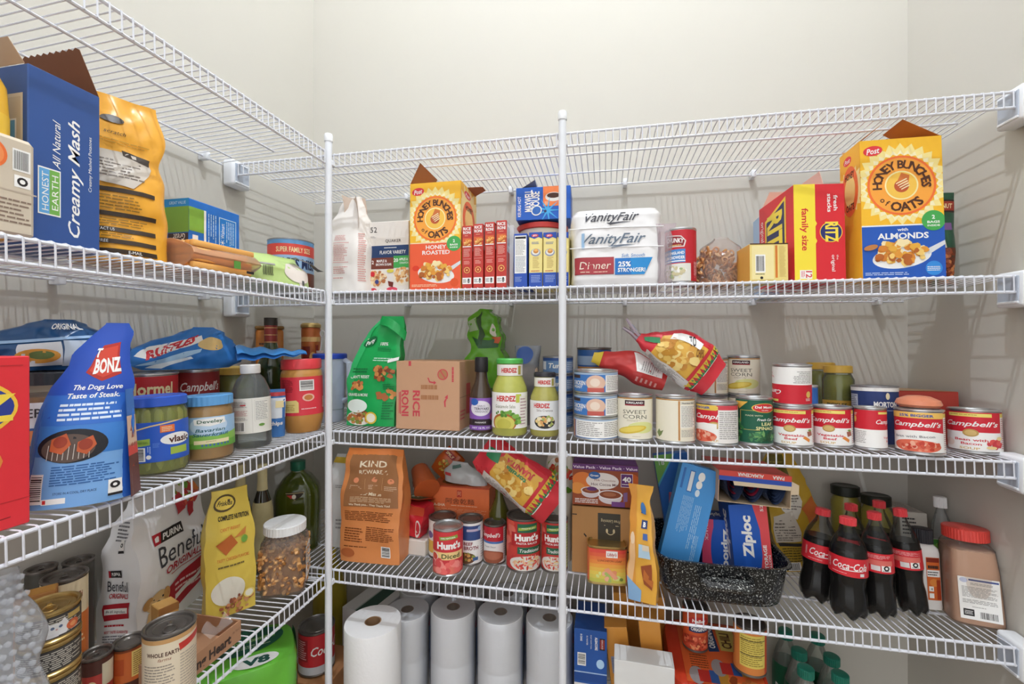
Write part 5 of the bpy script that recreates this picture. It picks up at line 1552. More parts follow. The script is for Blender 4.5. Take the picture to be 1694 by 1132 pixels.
def spinach(a):
    dg = ink('#17523c')
    a.rect(0, 0, 100, 100, dg); a.poly([(10, 4), (40, 4), (22, 22)], ink('#e0a848')); a.rect(24, 24, 100, 25, ink('#c8b45a')); a.rect(24, 24, 25.2, 70, ink('#c8b45a')); a.rect(24, 69, 60, 70, ink('#c8b45a'))
    a.ell(70, 18, 24, 11, ink('#e6c04a'), 24); a.ell(70, 18, 22, 10, ink('#c22a30'), 24); a.text('Del Monte', 70, 16, 5.5, W_, w=36, bold=.03); a.text('Quality', 70, 23, 3, W_, w=14); a.text('MADE WITH', 50, 36, 3.4, ink('#e9e0b8'), w=30); a.text('Fresh Cut', 70, 45, 6, W_, w=30, bold=.02, shear=.3); a.text('LEAF', 74, 55, 7.5, ink('#e8df9a'), w=22, bold=.02); a.text('SPINACH', 72, 65, 7.5, ink('#e8df9a'), w=38, bold=.02)
    a.blobs(16, 72, 12, 26, 30, 6, [ink('#3f8a4c'), ink('#2c6a3a'), ink('#5aa05a')], 4, .5); a.blobs(66, 85, 28, 12, 46, 6, [ink('#3f7a4c'), ink('#2c5a3a'), ink('#6a9a5a'), ink('#24482e')], 9, .4)
row = [(1050, 58, 731, 652, '#e6dec8', corn, 'sweet_corn_can', 'cream sweet corn can in the front row, beside the chicken cans', 'sweet corn cans', 'steel'),
       (1117, 64, 735, 654, '#e6dec8', cornback, 'sweet_corn_can', 'cream sweet corn can turned to its nutrition panel in the front row', 'sweet corn cans', 'steel'),
       (1186, 69, 738, 664, '#c22230', soup('tomato'), 'soup_can', 'red and white soup can with a bowl, between corn and spinach cans', 'red and white soup cans', 'steel'),
       (1248, 61, 738, 656, '#17523c', spinach, 'spinach_can', 'dark green can of leaf spinach in the front row', None, 'steel'),
       (1311, 72, 741, 671, '#c22230', soup('beef'), 'soup_can', 'vegetable beef soup can beside the spinach, with another can on it', 'red and white soup cans', 'steel'),
       (1376, 70, 741, 671, '#c22230', soup('beef'), 'soup_can', 'vegetable beef soup can second from the spinach can', 'red and white soup cans', 'steel'),
       (1441, 79, 747, 673, '#c22230', soup('side'), 'soup_can', 'soup can turned so its label text faces sideways, under the salt canister', 'red and white soup cans', 'steel'),
       (1522, 84, 753, 676, '#c22230', soup('bowl'), 'soup_can', 'bean soup can with an orange banner and a soup bowl', 'red and white soup cans', 'steel'),
       (1613, 92, 751, 676, '#c22230', soup('bacon'), 'soup_can', 'bean with bacon soup can at the wall end of the row', 'red and white soup cans', 'steel')]
TOPS = {}
prev = None
for u, wpx, vb, vt, col, dr, nm, lab, grp, top in row:
    p, r, h = cylspot('B3', u, wpx, vb=vb, vt=vt)
    if prev is not None:
        d = (p.xy - prev[0].xy).length
        if d < r + prev[1] + .0028:
            r = d - prev[1] - .0028
    can(nm, lab, 'can', p, r, h, col, dr, group=grp, top=top, **lean('B3', p.x))
    prev = (p, r)
    TOPS[u] = (p, r, h)
def flipped(dr):
    def d(a):
        dr(a); a.flip()
    return d
p, r, h = TOPS[1311]
q = Vector((p.x, p.y + .004, p.z + h + .001))
can('soup_can', 'soup can standing upside down on top of the vegetable beef can', 'can', q, r * .97, zat(602, q.x, q.y) - q.z, '#c22230', flipped(soup('side')), group='red and white soup cans', turn=-12)
# second row: corn on corn
for u, wpx, vt, dr, lab in ((1178, 52, 590, cornback, 'cream corn can turned to its nutrition panel, raised in the second row'), (1230, 54, 588, corn, 'cream sweet corn can raised in the second row, showing a corn cob')):
    p, r, h = cylspot('B3', u, wpx, y=1.18, vt=vt)
    can('sweet_corn_can', 'cream corn can of the second row hidden low ' + ('under the turned corn can' if dr is cornback else 'under the raised cob can'), 'can', p, r, h / 2 - .0005, '#e6dec8', None, group='sweet corn cans')
    can('sweet_corn_can', lab, 'can', p + Vector((0, 0, h / 2)), r, h / 2, '#e6dec8', dr, group='sweet corn cans', top='steel', turn=-10 if dr is corn else 0)
# pickle jars with yellow lids
for u, y, vt, wpx, lab in ((1360, 1.285, 600, 54, 'jar of green pickles with a yellow lid standing at the back wall'), (1389, 1.20, 605, 55, 'jar of green pickles with a yellow lid and label, behind the soup cans')):
    p, r, h = cylspot('B3', u, wpx, y=y, vt=vt)
    t = jar('pickle_jar', lab, p, r, h, GLASS, PICKLE, M('#d0a545', rough=.35), lid_h=.014, lean_=lean('B3', p.x), fill=.8)
    if u == 1389:
        wrap_label(t, r, h * .2, h * .52, '#c79a3c', lambda a: (a.text('PICKLES', 46, 18, 14, ink('#2c3a2c'), w=40, bold=.03), a.lines(20, 40, 80, 70, 4, ink('#8a6a2c'))))
# salt canister, blue can, red box
p, r, h = cylspot('B3', 1449, 80, y=1.125, vt=638)
can('salt_canister', 'navy blue round salt canister with a white rim behind the soup cans', 'canister', p, r, h, '#28386a', lambda a: (a.rect(0, 0, 100, 8, W_), a.text('MORTON', 66, 30, 9, W_, w=34, bold=.04), a.ell(68, 16, 3, 6, ink('#e8d8b0'), 12), a.rect(8, 14, 26, 36, ink('#cfd4e2')), a.lines(9, 15, 25, 35, 6, ink('#3a4a7a')), a.rect(30, 40, 100, 41, ink('#9fb0d8'))), top='grey', label_gap=.002, rough=.6, **lean('B3', p.x))
p, r, h = cylspot('B3', 1342, 26, y=1.115, vt=637)
can('small_blue_can', 'small blue can wedged between the upside down soup can and the pickle jars', 'can', p, r, h, '#2f5ea8', None, **lean('B3', p.x))
x0, x1 = atY(1487, 1.15), atY(1590, 1.15)
xm = (x0 + x1) / 2
p = base('B3', xm, 1.15)
carton('pantry_box', 'low red carton with a tan taped top in the back corner behind the soup cans', 'box', p, x1 - x0, .17, zat(648, xm, 1.15) - p.z, '#a83a30', {'top': lambda a: (a.rect(0, 0, 100, 100, ink('#b98a5a')), a.rect(0, 40, 100, 60, ink('#c9b294')))}, **lean('B3', p.x))
p, r, h = TOPS[1522]
t = thing('soft_pouch', 'soft salmon-pink pouch lying on top of the bean soup can', 'pouch', Vector((p.x + .004, p.y + .012, p.z + h + .002)), 0)
g = G(); g.lathe([(0, 0), (r * .85, 0.001), (r * .98, .006), (r * .9, .014), (r * .5, .021), (0, .023)], M('#c9785a', rough=.3, var=.1), n=28); g.build('pouch', t)
# red chip bag and tortilla chip bag lying on the cans
zc = TOPS[1050][0].z + TOPS[1050][2]
p = Vector((atY(1096, 1.115), 1.115, zc + .006))
t = thing('chip_bag', 'red chip bag with a yellow end lying across the corn and chicken cans', 'bag', p, 0, ry=-72, group='red chip bags')
def redbag(a):
    a.rect(0, 0, 100, 12, ink('#d8b83c')); a.poly([(40, 60), (96, 50), (98, 92), (50, 94)], W_); a.poly([(43, 62), (94, 53), (95, 90), (52, 92)], ink('#dcd6d4')); a.lines(50, 64, 90, 88, 8, INK_GREY); a.lines(10, 60, 26, 92, 5, ink('#e8a8a0'))
bag_part(t, .178, [(0, .028), (.4, .038), (.8, .024), (1, .016)], [(0, .014), (.35, .026), (.8, .012), (1, .002)], M('#c03a38', rough=.25, var=.05), redbag, cx=[(0, 0.022), (.5, .03), (1, .02)], cy=[(0, 0), (1, 0)], wr=.007, seed=51, ws_scale=24)
p = Vector((atY(1160, 1.085), 1.085, TOPS[1186][0].z + TOPS[1186][2] + .006))
t = thing('tortilla_chip_bag', 'red and yellow tortilla chip bag with a twisted clear neck leaning over the corn cans', 'bag', p, 0, ry=-54, group='tortilla chip bags')
def tort(flip=False):
    def d(a):
        rd, gr = ink('#c8303a'), ink('#2f7a50')
        a.rect(0, 0, 100, 100, rd); a.rect(14, 22, 86, 72, ink('#d6a040')); a.blobs(52, 46, 33, 23, 46, 9, [ink('#e0b45a'), ink('#c98d34'), ink('#edcb7c'), ink('#b87a2c')], 12, .7)
        a.rect(0, 72, 100, 84, rd)
        for k in range(9):
            a.poly([(4 + k * 11, 85), (9.5 + k * 11, 77), (15 + k * 11, 85)], gr); a.poly([(4 + k * 11, 76), (9.5 + k * 11, 84), (15 + k * 11, 76)], ink('#d8b03c'))
        a.rect(0, 85, 100, 86, W_)
        a.poly([(-4, 18), (18, 16), (16, 76), (-4, 80)], ink('#cfc8c2')); a.vlines(0, 22, 14, 72, 7, ink('#7a7370')); a.poly([(50, 8), (74, 5), (80, 20), (56, 24)], gr)
        if flip:
            a.text('JUANITA', 74, 46, 12, ink('#b8323a'), w=34, bold=.04, rot=90); a.text('tortilla', 60, 46, 9, gr, w=26, bold=.03, rot=90)
        else:
            a.rect(74, 30, 90, 64, W_); a.text('TO', 82, 52, 13, K_, w=12, bold=.02, rot=-60); a.text('CHIPS', 70, 66, 9, ink('#7a4a1c'), w=14, bold=.03, rot=-60)
    return d
bag_part(t, .19, [(0, .045), (.25, .058), (.6, .056), (.85, .028), (1, .012)], [(0, .016), (.3, .034), (.7, .03), (.9, .016), (1, .008)], M('#c8303a', rough=.2, var=.04), tort(), cx=[(0, .045), (.5, .05), (1, .026)], wr=.007, seed=53, ws_scale=22)
g = G()
for k, (dx, dz) in enumerate(((-.002, .045), (.02, .05), (.010, .032))):
    g.tube([(.026 + .004 * (k - 1), 0, .186), (.026 + dx * .5, -.004 * k, .186 + dz * .5), (.026 + dx, .004 * k, .186 + dz)], [.007, .005, .0035], clear('#e4d8e4', .5, .15), n=7)
g.build('twisted_neck', t, label='twisted clear plastic neck')

# ================================================================ fourth shelf, side wall
def at_ray(sl, u, d):
    """a spot on a shelf along the sight line of column u, at axial distance d"""
    t = (u - CX) / F
    c, s = math.cos(YAW), math.sin(YAW)
    return base(sl, (c * t - s) * d, (s * t + c) * d)
def px(w_, u, d):
    return w_ * d / (2 * F * math.sqrt(1 + ((u - CX) / F) ** 2))
# stack of small cat food cans
p = at_ray('L4', 82, .60)
r = .0305
ztop = zat(1000, p.x, p.y)
n = 5
hh = (ztop - p.z) / n
def catcan(top):
    def d(a):
        a.rect(0, 0, 100, 100, ink('#3f3c3a')); a.lines(4, 8, 96, 92, 9, ink('#b9b4a8'), fill=.5)
        if top:
            a.poly([(44, 88), (46, 40), (50, 18), (54, 34), (64, 34), (68, 18), (72, 42), (74, 70), (70, 92)], ink('#e6e6ea')); a.ell(56, 52, 2, None, ink('#5a6a8a'), 10); a.ell(64, 52, 2, None, ink('#5a6a8a'), 10); a.ell(60, 62, 1.2, None, ink('#c99a9a'), 8); a.rect(46, 78, 62, 94, ink('#dcdce0')); a.ell(78, 66, 8, 22, ink('#c8603c'), 18); a.ell(78, 66, 4, 11, ink('#e0905c'), 14); a.rect(72, 10, 90, 34, ink('#b79a58'))
    return d
ords = ['bottom can', 'second can from the bottom', 'middle can', 'second can from the top', 'topmost can']
for k in range(n):
    can('cat_food_can', ords[k] + ' of the stack of small gold cat food cans', 'can', p + Vector((0, 0, k * (hh + .0003))), r, hh, '#3f3c3a', catcan(k == n - 1), group='stack of gold cat food cans', top='gold', label_gap=.007, ring=(k == n - 1), turn=-6)
def whole(a):
    a.rect(0, 0, 100, 100, ink('#d8c8ae')); a.rect(0, 0, 100, 6, ink('#b98c5a')); a.text('WHOLE EARTH', 42, 20, 5.5, ink('#4a2c22'), w=42, bold=.03); a.text('farms', 44, 27, 4.5, ink('#8a4a32'), w=16, shear=.3); a.poly([(60, 12), (96, 8), (96, 16), (62, 22)], ink('#b8342c')); a.lines(16, 34, 56, 96, 16, ink('#8f8478')); a.lines(62, 26, 94, 92, 16, ink('#a89c8c'))
def whole2(a):
    a.rect(0, 0, 100, 100, ink('#d9c7a4')); a.text('WHOLE EARTH', 56, 12, 5, ink('#7a3a22'), w=40, bold=.03); a.text('farms', 60, 19, 4, ink('#8a4a32'), w=16, shear=.3); a.rect(0, 28, 100, 100, ink('#c86a34')); a.lines(20, 40, 80, 60, 5, ink('#f0d0a0'))
# tall pet food cans behind
for u, d, vt, wpx, col, dr, lab in ((68, .757, 938, 56, '#3c3a34', None, 'can with a dark pull-tab lid at the wall behind the bubble wrap'),
                                    (130, .80, 925, 54, '#3c3a34', None, 'can with a dark lid at the wall partly behind the white dog food bag'),
                                    (107, .70, 950, 80, '#d9c7a4', whole2, 'cream and orange pet food can with a dark pull-tab lid behind the gold cans')):
    p = at_ray('L4', u, d)
    r = px(wpx, u, d)
    can('pet_food_can', lab, 'can', p, r, zat(vt, p.x, p.y) - p.z, col, dr, group='tall pet food cans', top='dark', ring=True)
p = at_ray('L4', 58, .632)
carton('brown_box', 'small brown cardboard box between the bubble wrap and the gold cans', 'box', p, .042, .026, zat(985, p.x, p.y) - p.z, '#a5703c', None, rz=52, rough=.75, cols={'top': '#b9833f'})
# bubble wrap
p = at_ray('L4', -8, .52)
t = thing('bubble_wrap', 'bunched clear bubble wrap at the open end of the fourth shelf', 'packaging', p, 50)
bw = clear('#eef0f4', .25, .08)
h = zat(948, p.x, p.y) - p.z
q = random.Random(2)
bag_part(t, h, [(0, .04), (.3, .045), (.7, .04), (1, .025)], [(0, .03), (.5, .035), (1, .012)], bw, wr=.016, seed=61, ws_scale=22, name='film', pw=3)
g = G()
for j in range(26):
    for i in range(11):
        v = (j + .5) / 26
        u = -0.95 + 1.9 * (i + .5 * (j % 2) + .25) / 11
        w_ = key(v, [(0, .04), (.3, .045), (.7, .04), (1, .025)])
        y = -key(v, [(0, .03), (.5, .035), (1, .012)]) * max(0, 1 - abs(u) ** 3) ** .6
        g.blob((u * w_, y - .006 + .004 * math.sin(i * 1.7 + j), v * h), .0040, bw, sy=.6, sub=1)
o = g.build('bubbles', t)
o['kind'] = 'stuff'
# small cans before the dog food bag
p = at_ray('L4', 160, .70)
can('pet_food_can', 'short red can with a dark lid in front of the white dog food bag', 'can', p, px(56, 160, .70), zat(1078, p.x, p.y) - p.z, '#a83a34', lambda a: (a.rect(0, 0, 100, 30, ink('#4a2a24')), a.rect(60, 10, 92, 60, ink('#cfc4a8')), a.ell(40, 60, 12, 18, ink('#d8c090'), 18)), group='tall pet food cans', top='dark', ring=True)
p = at_ray('L4', 214, .735)
can('pet_food_can', 'orange can with yellow nutrition print in front of the white dog food bag', 'can', p, px(58, 214, .735), zat(1058, p.x, p.y) - p.z, '#c4602c', lambda a: (a.rect(54, 6, 92, 70, ink('#e0c070')), a.lines(57, 9, 90, 67, 11, ink('#7a5a2c')), a.rect(0, 0, 100, 5, ink('#7a3a1c')), a.rect(0, 80, 100, 100, ink('#4a2a20')), a.rect(20, 20, 40, 60, ink('#b04a22'))), group='tall pet food cans', top='dark')
p = at_ray('L4', 281, .70)
can('pet_food_can', 'large cream pet food can with a dark pull-tab lid in front of the shelf', 'can', p, px(90, 281, .70), zat(1031, p.x, p.y) - p.z, '#d8c8ae', whole, group='tall pet food cans', top='dark', ring=True)
# cardboard tray
c = hit('L4', 393, 1128)
x = -.684
y1 = .724
y0 = .59
z = base('L4', x, .65).z
t = thing('cardboard_tray', 'shallow kraft cardboard tray with dark lettering beside the cream pet food can', 'tray', (x + .012, (y0 + y1) / 2, z), 90)
km = M('#a57a5c', rough=.75, var=.06)
L = .134
g = G(); g.box(-L / 2, L / 2, 0, .0025, 0, .036, km); a = Art(L, .036); a.text('Loving Heart', 44, 52, 46, ink('#3a2c24'), w=78, bold=.04); a.text('IN TRAY', 92, 36, 12, ink('#6a4c3a'), w=12)
g.art(a, lambda x_, y_, o: (x_, -o, y_)); g.build('front_side', t)
g = G(); g.box(-L / 2, L / 2, .11, .1125, 0, .036, km); g.build('back_side', t)
for sx in (-1, 1):
    g = G(); g.box(sx * L / 2 - (.0025 if sx > 0 else 0), sx * L / 2 + (.0025 if sx < 0 else 0), .0025, .11, 0, .036, km); g.build('end_side', t)
g = G(); g.box(-L / 2 + .003, L / 2 - .003, .003, .11, 0, .002, km); g.build('tray_floor', t)
g = G(); g.sheet(lambda u, v: Vector((.01 + .05 * u, .01 + .02 * v, .036 + .012 * math.sin(u * 7) * v + .01 * v)), 8, 3, clear('#ffffff', .15, .1)); g.build('torn_film', t, label='torn clear shrink film')
p = Vector((x - .05, .635, z + .003))
carton('treat_carton', 'tan patterned carton standing inside the cardboard tray', 'box', p, .03, .03, .105, '#b98a4c', {'front': lambda a: (a.rect(0, 0, 100, 12, ink('#8a5a2c')), a.rect(10, 20, 90, 60, ink('#d9b070')), a.lines(10, 64, 90, 94, 6, ink('#4a3018')))}, rz=70)
# white dog food bag along the wall
t = thing('dog_food_bag', 'large white dog food bag with red and black lettering and a tan dog', 'bag', base('L4', -.868, .766), 102)
def benef(a):
    rd, gy = ink('#a8202c'), ink('#3a3a40')
    a.rect(20, 28, 28, 36, rd); a.rect(22, 30, 26, 34, W_); a.rect(28, 28, 58, 36, K_); a.text('PURINA', 43, 32, 4.5, W_, w=26, bold=.03)
    a.text('Beneful', 56, 45, 15, gy, w=64); a.text('ORIGINALS', 60, 57, 6, rd, w=56, bold=.02); a.rect(40, 62, 90, 62.7, rd)
    a.poly([(34, 72), (98, 62), (98, 82), (40, 94)], rd); a.lines(46, 72, 90, 84, 3, ink('#e8c0c0')); a.poly([(46, 82), (90, 74), (90, 78), (46, 86)], W_)
    tn, td = ink('#d8b07a'), ink('#c29055')
    a.ell(22, 76, 12, 8, tn, 20); a.poly([(12, 82), (34, 80), (38, 100), (2, 100)], tn); a.ell(11, 74, 5, 5, td, 14); a.ell(33, 74, 5, 5, td, 14); a.ell(22, 80, 7, 5, ink('#e6c89a'), 14); a.ell(22, 77.5, 2.6, 1.6, K_, 10); a.ell(17, 74, 1.2, 1, K_, 8); a.ell(27, 74, 1.2, 1, K_, 8)
    a.blobs(78, 10, 20, 9, 24, 6, [ink('#8fb04a'), ink('#b83a3c'), ink('#6a9a3c'), ink('#c85a4a'), ink('#d8783c'), ink('#e9e4da')], 4); a.poly([(52, 8), (66, 6), (68, 20), (54, 22)], ink('#b8323c')); a.poly([(70, 16), (80, 14), (82, 26), (74, 28)], ink('#a82a34'))
def benefl(a):
    rd, gy = ink('#a8202c'), ink('#3a3a40')
    a.rect(20, 46, 26, 51, rd); a.rect(26, 46, 56, 51, K_); a.text('PURINA', 41, 48.5, 2.6, W_, w=24, bold=.03); a.text('Beneful', 44, 57, 8, gy, w=56); a.text('ORIGINALS', 46, 64, 3.4, rd, w=50, bold=.02); a.poly([(16, 70), (78, 68), (78, 80), (20, 82)], rd); a.poly([(22, 73), (74, 71.5), (74, 76), (22, 77.5)], W_); a.text('the #1 ingredient', 48, 74.5, 2.2, gy, w=42)
    a.lines(20, 84, 74, 87, 1, rd); a.text('BEST TASTE GUARANTEE', 48, 90, 1.8, rd, w=56, bold=.02); a.lines(16, 92, 80, 99, 4, ink('#6a6a70')); a.lines(30, 12, 86, 26, 6, ink('#6a6a70')); a.rect(60, 24, 76, 34, W_); a.ell(68, 28, 5, None, K_, 12); a.ell(68, 28, 2.4, None, W_, 8); a.rect(60, 32, 76, 34, K_)
wm = M('#ececee', rough=.35, var=.02)
softbox(t, .19, .082, .265, wm, {'front': benef, 'left': benefl}, ws=((0, .98), (.5, 1), (.85, .96), (1, .85)), ds=((0, 1), (.5, 1), (.8, .7), (1, .1)), cy=((0, 0), (1, -.012)), wr=.009, sc=13, seed=12)
# yellow cat food bag
p = at_ray('L4', 383, .925)
t = thing('cat_food_bag', 'yellow cat food bag between the white dog food bag and the nut jar', 'bag', p, 57)
h = zat(812, p.x, p.y) - p.z
def yfr(a):
    a.ell(34, 10, 26, 7, ink('#4a3a1c'), 20); a.ell(34, 10, 22, 5.4, ink('#d8b84a'), 20); a.text('Friskies', 34, 10, 4, K_, w=36, bold=.02, shear=.3); a.text('COMPLETE NUTRITION', 58, 22, 4, K_, w=70, bold=.03); a.text("CAN'T RESIST", 50, 31, 2.6, ink('#c8582c'), w=44); a.poly([(20, 42), (54, 36), (66, 44), (40, 52)], ink('#b8602c')); a.poly([(58, 40), (84, 32), (80, 38)], ink('#c87a3c')); a.ell(78, 42, 6, 3, ink('#6a9a3c'), 12); a.text('TASTY CHICKEN FLAVORS', 54, 55, 2.6, ink('#c8582c'), w=66); a.lines(24, 59, 80, 62, 1, ink('#6a5a2c'))
    a.ell(44, 80, 34, 11, ink('#e2dccb'), 26); a.blobs(56, 92, 40, 7, 50, 4, [ink('#a05a3a'), ink('#c07a50'), ink('#8a4a34'), ink('#b8865a')], 8); a.ell(86, 86, 11, None, ink('#e8cf74'), 18); a.ell(86, 86, 8, None, ink('#f1ead0'), 16)
softbox(t, .092, .04, h, M('#d6b84c', rough=.3, var=.03), {'front': yfr}, ws=((0, .98), (.6, 1), (1, .7)), ds=((0, 1), (.6, .8), (1, .1)), wr=.005, seed=14)
# beer bottles with foil
for u, d, lab in ((398, 1.10, 'brown beer bottle with a foil neck behind the yellow cat food bag'), (434, 1.11, 'brown beer bottle with a foil neck beside the green oil bottle')):
    p = at_ray('L4', u, d)
    h = zat(768, p.x, p.y) - p.z
    t = thing('beer_bottle', lab, 'bottle', p, 40, group='two foil-necked beer bottles')
    r = .0238
    lathe_part(t, 'bottle', [(0, 0), (r, .0), (r, h * .55), (r * .8, h * .66), (r * .48, h * .76), (r * .42, h * .86), (r * .42, h * .98), (0, h * .98)], M('#1f1c14', rough=.12, coat=.7))
    lathe_part(t, 'label', [(r + .0004, h * .1), (r + .0004, h * .56), (r * .84, h * .655)], M('#b0a67c', rough=.5, var=.25, scale=30))
    lathe_part(t, 'neck_foil', [(r * .52, h * .76), (r * .46, h * .84), (r * .46, h), (0, h)], M('#c0b488', rough=.4, var=.2, scale=40), n=24)
# jar of nuts
c = hit('L4', 462, 990)
p = c + Vector((-.022, .046, 0))
D = depth(p.x, p.y)
t = thing('nut_jar', 'square clear plastic jar of brown nuts with a white lid', 'jar', Vector((p.x, p.y, deck('L', 3, p.x, p.y) + .003)), 28)
h = zat(862, p.x, p.y) - p.z
a_ = .047
q = random.Random(8)
cl = clear('#f4f2ec', .1, .04)
lathe_part(t, 'jar', [(0, .001), (a_ * .96, .001), (a_, .008), (a_, h * .68), (a_ * .96, h * .76), (a_ * .8, h * .83), (a_ * .76, h * .88)], cl, sq=(5, 1, 1), n=48)
lathe_part(t, 'nut_mass', [(0, .004), (a_ * .88, .004), (a_ * .88, h * .64), (0, h * .66)], M('#97673a', rough=.7, var=.4, scale=70), sq=(5, 1, 1), n=40)
g = G()
nm = [M('#c08a54', rough=.5), M('#a8703c', rough=.5), M('#d09c66', rough=.5), M('#90602f', rough=.5)]
for k in range(420):
    side = q.randrange(5)
    s_ = (q.random() * 2 - 1) * a_ * .9
    z = .008 + q.random() * h * .62
    if side == 4:
        pos = ((q.random() * 2 - 1) * a_ * .85, (q.random() * 2 - 1) * a_ * .85, h * .65)
    else:
        pos = [(s_, -a_ * .9, z), (a_ * .9, s_, z), (-a_ * .9, s_, z), (s_, a_ * .9, z)][side]
    m = Matrix.Rotation(q.random() * 3, 4, 'X') @ Matrix.Rotation(q.random() * 3, 4, 'Y') @ Matrix.Rotation(q.random() * 3, 4, 'Z')
    g.blob(pos, .0075, nm[k % 4], sx=1.25, sy=.55, sz=.8, sub=1, xf=m)
o = g.build('nuts', t); o['kind'] = 'stuff'
g = G(); a = Art(.058, h * .5); a.rect(0, 0, 100, 100, W_); a.lines(8, 6, 92, 60, 14, INK_GREY); a.barcode(52, 66, 92, 92, 14, bg=False); a.text('S', 30, 84, 12, K_)
g.art(a, lambda x_, y_, o: (a_ + .0006 + o, x_, y_ + h * .14)); g.build('label', t)
ribbed_lid(t, a_ * .93, h * .87, h, M('#e6e6e6', rough=.4), 40)
# green oil bottle
p = at_ray('B4', 493, 1.235)
h = zat(762, p.x, p.y) - p.z
t = thing('oil_bottle', 'large dark green olive oil bottle with a green cap behind the nut jar', 'bottle', p, 30)
r = .058
lathe_part(t, 'bottle', [(0, 0), (r * .94, 0), (r, .006), (r, h * .62), (r * .93, h * .70), (r * .6, h * .82), (r * .3, h * .88), (r * .28, h * .91), (0, h * .91)], M('#39420f', rough=.1, coat=.7, var=.25, scale=12), sq=(3.2, 1, 1), n=40)
wrap_label(t, r * .99, h * .60, h * .70, '#2a2018', lambda a: (a.rect(2, 8, 98, 92, ink('#b8a878')), a.rect(3, 14, 97, 86, ink('#2a2018')), a.rect(34, 30, 56, 70, ink('#b03a34')), a.ell(62, 50, 8, 26, ink('#d8d0c0'), 14), a.lines(8, 34, 30, 68, 2, ink('#b8b0a0'))), span=1.1, turn=-10)
lathe_part(t, 'cap', [(r * .31, h * .89), (r * .33, h * .9), (r * .33, h * .995), (r * .29, h), (0, h)], M('#1f5a44', rough=.35), n=28)

# ================================================================ fourth shelf, back wall
p, w, h = boxspot('B4', 541, 574, 1.10, 758)
t = thing('rice_sack', 'white plastic sack behind the corner pole beside the orange treat bag', 'sack', p, 0)
softbox(t, w * 1.25, .08, h, M('#d3d2cf', rough=.4, var=.03), {'front': lambda a: (a.rect(0, 3, 100, 9, ink('#c8a83c')), a.rect(60, 0, 100, 4, ink('#b8863c')), a.lines(40, 30, 90, 34, 2, INK_GREY), a.lines(40, 68, 90, 80, 3, INK_GREY))}, ws=((0, 1), (.8, 1), (1, .6)), ds=((0, 1), (.7, .9), (1, .1)), wr=.006, seed=17)
# orange dog treat bag
p, w, h = boxspot('B4', 563, 659, 1.035, 748)
t = thing('dog_treat_bag', 'tall orange dog treat bag with a brown panel beside the corner pole', 'bag', p, 2, **lean('B4', p.x))
def kind(a):
    br, dk = ink('#8f5f3a'), ink('#6a3514')
    a.rect(0, 0, 100, 6, ink('#d8783c')); a.poly([(12, 5), (90, 5), (96, 50), (6, 50)], br)
    a.text('KIND', 52, 13, 5.5, ink('#e9d6b8'), w=46, bold=.02); a.text('REWARDS', 52, 20, 3.6, ink('#e9d6b8'), w=48, bold=.02)
    for x in (24, 54, 82):
        a.ell(x, 27, 5, 2.4, ink('#d8825c'), 14); a.lines(x - 10, 31, x + 10, 35, 3, ink('#c9a88a'))
    a.rect(38, 24, 38.6, 35, ink('#b88a60')); a.rect(68, 24, 68.6, 35, ink('#b88a60')); a.text('Our Mission', 50, 38.5, 2.6, ink('#e9d6b8'), w=36, bold=.02); a.lines(18, 41, 88, 46, 4, ink('#d0ac88')); a.text('We Thank you... They Thank You!', 50, 48, 1.8, ink('#e9d6b8'), w=68, bold=.02)
    a.lines(8, 54, 90, 63, 6, dk); a.lines(8, 69, 42, 82, 6, dk); a.lines(46, 67, 94, 80, 8, dk); a.barcode(70, 84, 86, 94, 12, vert=True); a.ell(14, 92, 12, 4, ink('#a8582c'), 16); a.lines(8, 85, 50, 87, 1, dk)
softbox(t, w * 1.02, .07, h, M('#d28049', rough=.28, var=.04), {'front': kind}, ws=((0, .97), (.25, 1), (.7, 1), (.9, .98), (1, .94)), ds=((0, 1), (.5, .95), (.85, .5), (1, .05)), wr=.006, seed=19)
# red bag in a white tray
p, w, h = boxspot('B4', 655, 704, 1.10, 893)
t = thing('noodle_tray', 'white carton tray holding a red noodle pack behind the orange treat bag', 'tray', p, -4, **lean('B4', p.x))
carton_part(t, w, .12, h, '#d5cfc6', None, part='tray', bev=.002)
p2 = p + Vector((-.010, .004, h + .006))
t2 = thing('noodle_pack', 'glossy red noodle pack resting on the white tray', 'pack', p2, -8, ry=6)
softbox(t2, w * .95, .05, .085, M('#c02a35', rough=.18, var=.06), {'front': lambda a: (a.poly([(0, 6), (100, 0), (100, 22), (0, 40)], ink('#a83c22')), a.ell(88, 70, 12, 30, ink('#e0d8d4'), 16), a.ell(88, 70, 9, 24, ink('#c02a35'), 16))}, ws=((0, .8), (.5, 1.0), (1, 1.05)), ds=((0, .8), (.6, 1), (1, .8)), wr=.008, sc=24, seed=22)
p3 = p2 + Vector((-.012, .0, .095))
t = thing('seasoning_packet', 'dark packet with green printing lying over the red noodle pack', 'packet', p3, -14, rx=-14)
g = G(); a = Art(.1, .075); a.rect(0, 0, 100, 100, ink('#b0391f')); a.poly([(8, 40), (92, 20), (96, 90), (14, 96)], ink('#3f4a34')); a.blobs(52, 60, 32, 24, 24, 5, [ink('#8a9a74'), ink('#c0c4b0'), ink('#6a7a54'), ink('#a9ab94')], 4); a.ell(20, 18, 10, 10, ink('#3f5f8a'), 14)
g.sheet(lambda u, v: Vector((-.05 + .1 * u, .075 * v, .008 * math.sin(3.14 * u) * math.sin(3.14 * v) + .003)), 10, 8, M('#b0391f', rough=.25)); g.sheet(lambda u, v: Vector((.05 - .1 * u, .075 * v, 0)), 10, 8, M('#b0391f', rough=.25))
g.art(a, lambda x_, y_, o: Vector((x_, y_, .0035 + .008 * math.sin(3.14 * (x_ / .1 + .5)) * math.sin(3.14 * y_ / .075) + o)), cell=.012); g.build('packet', t)
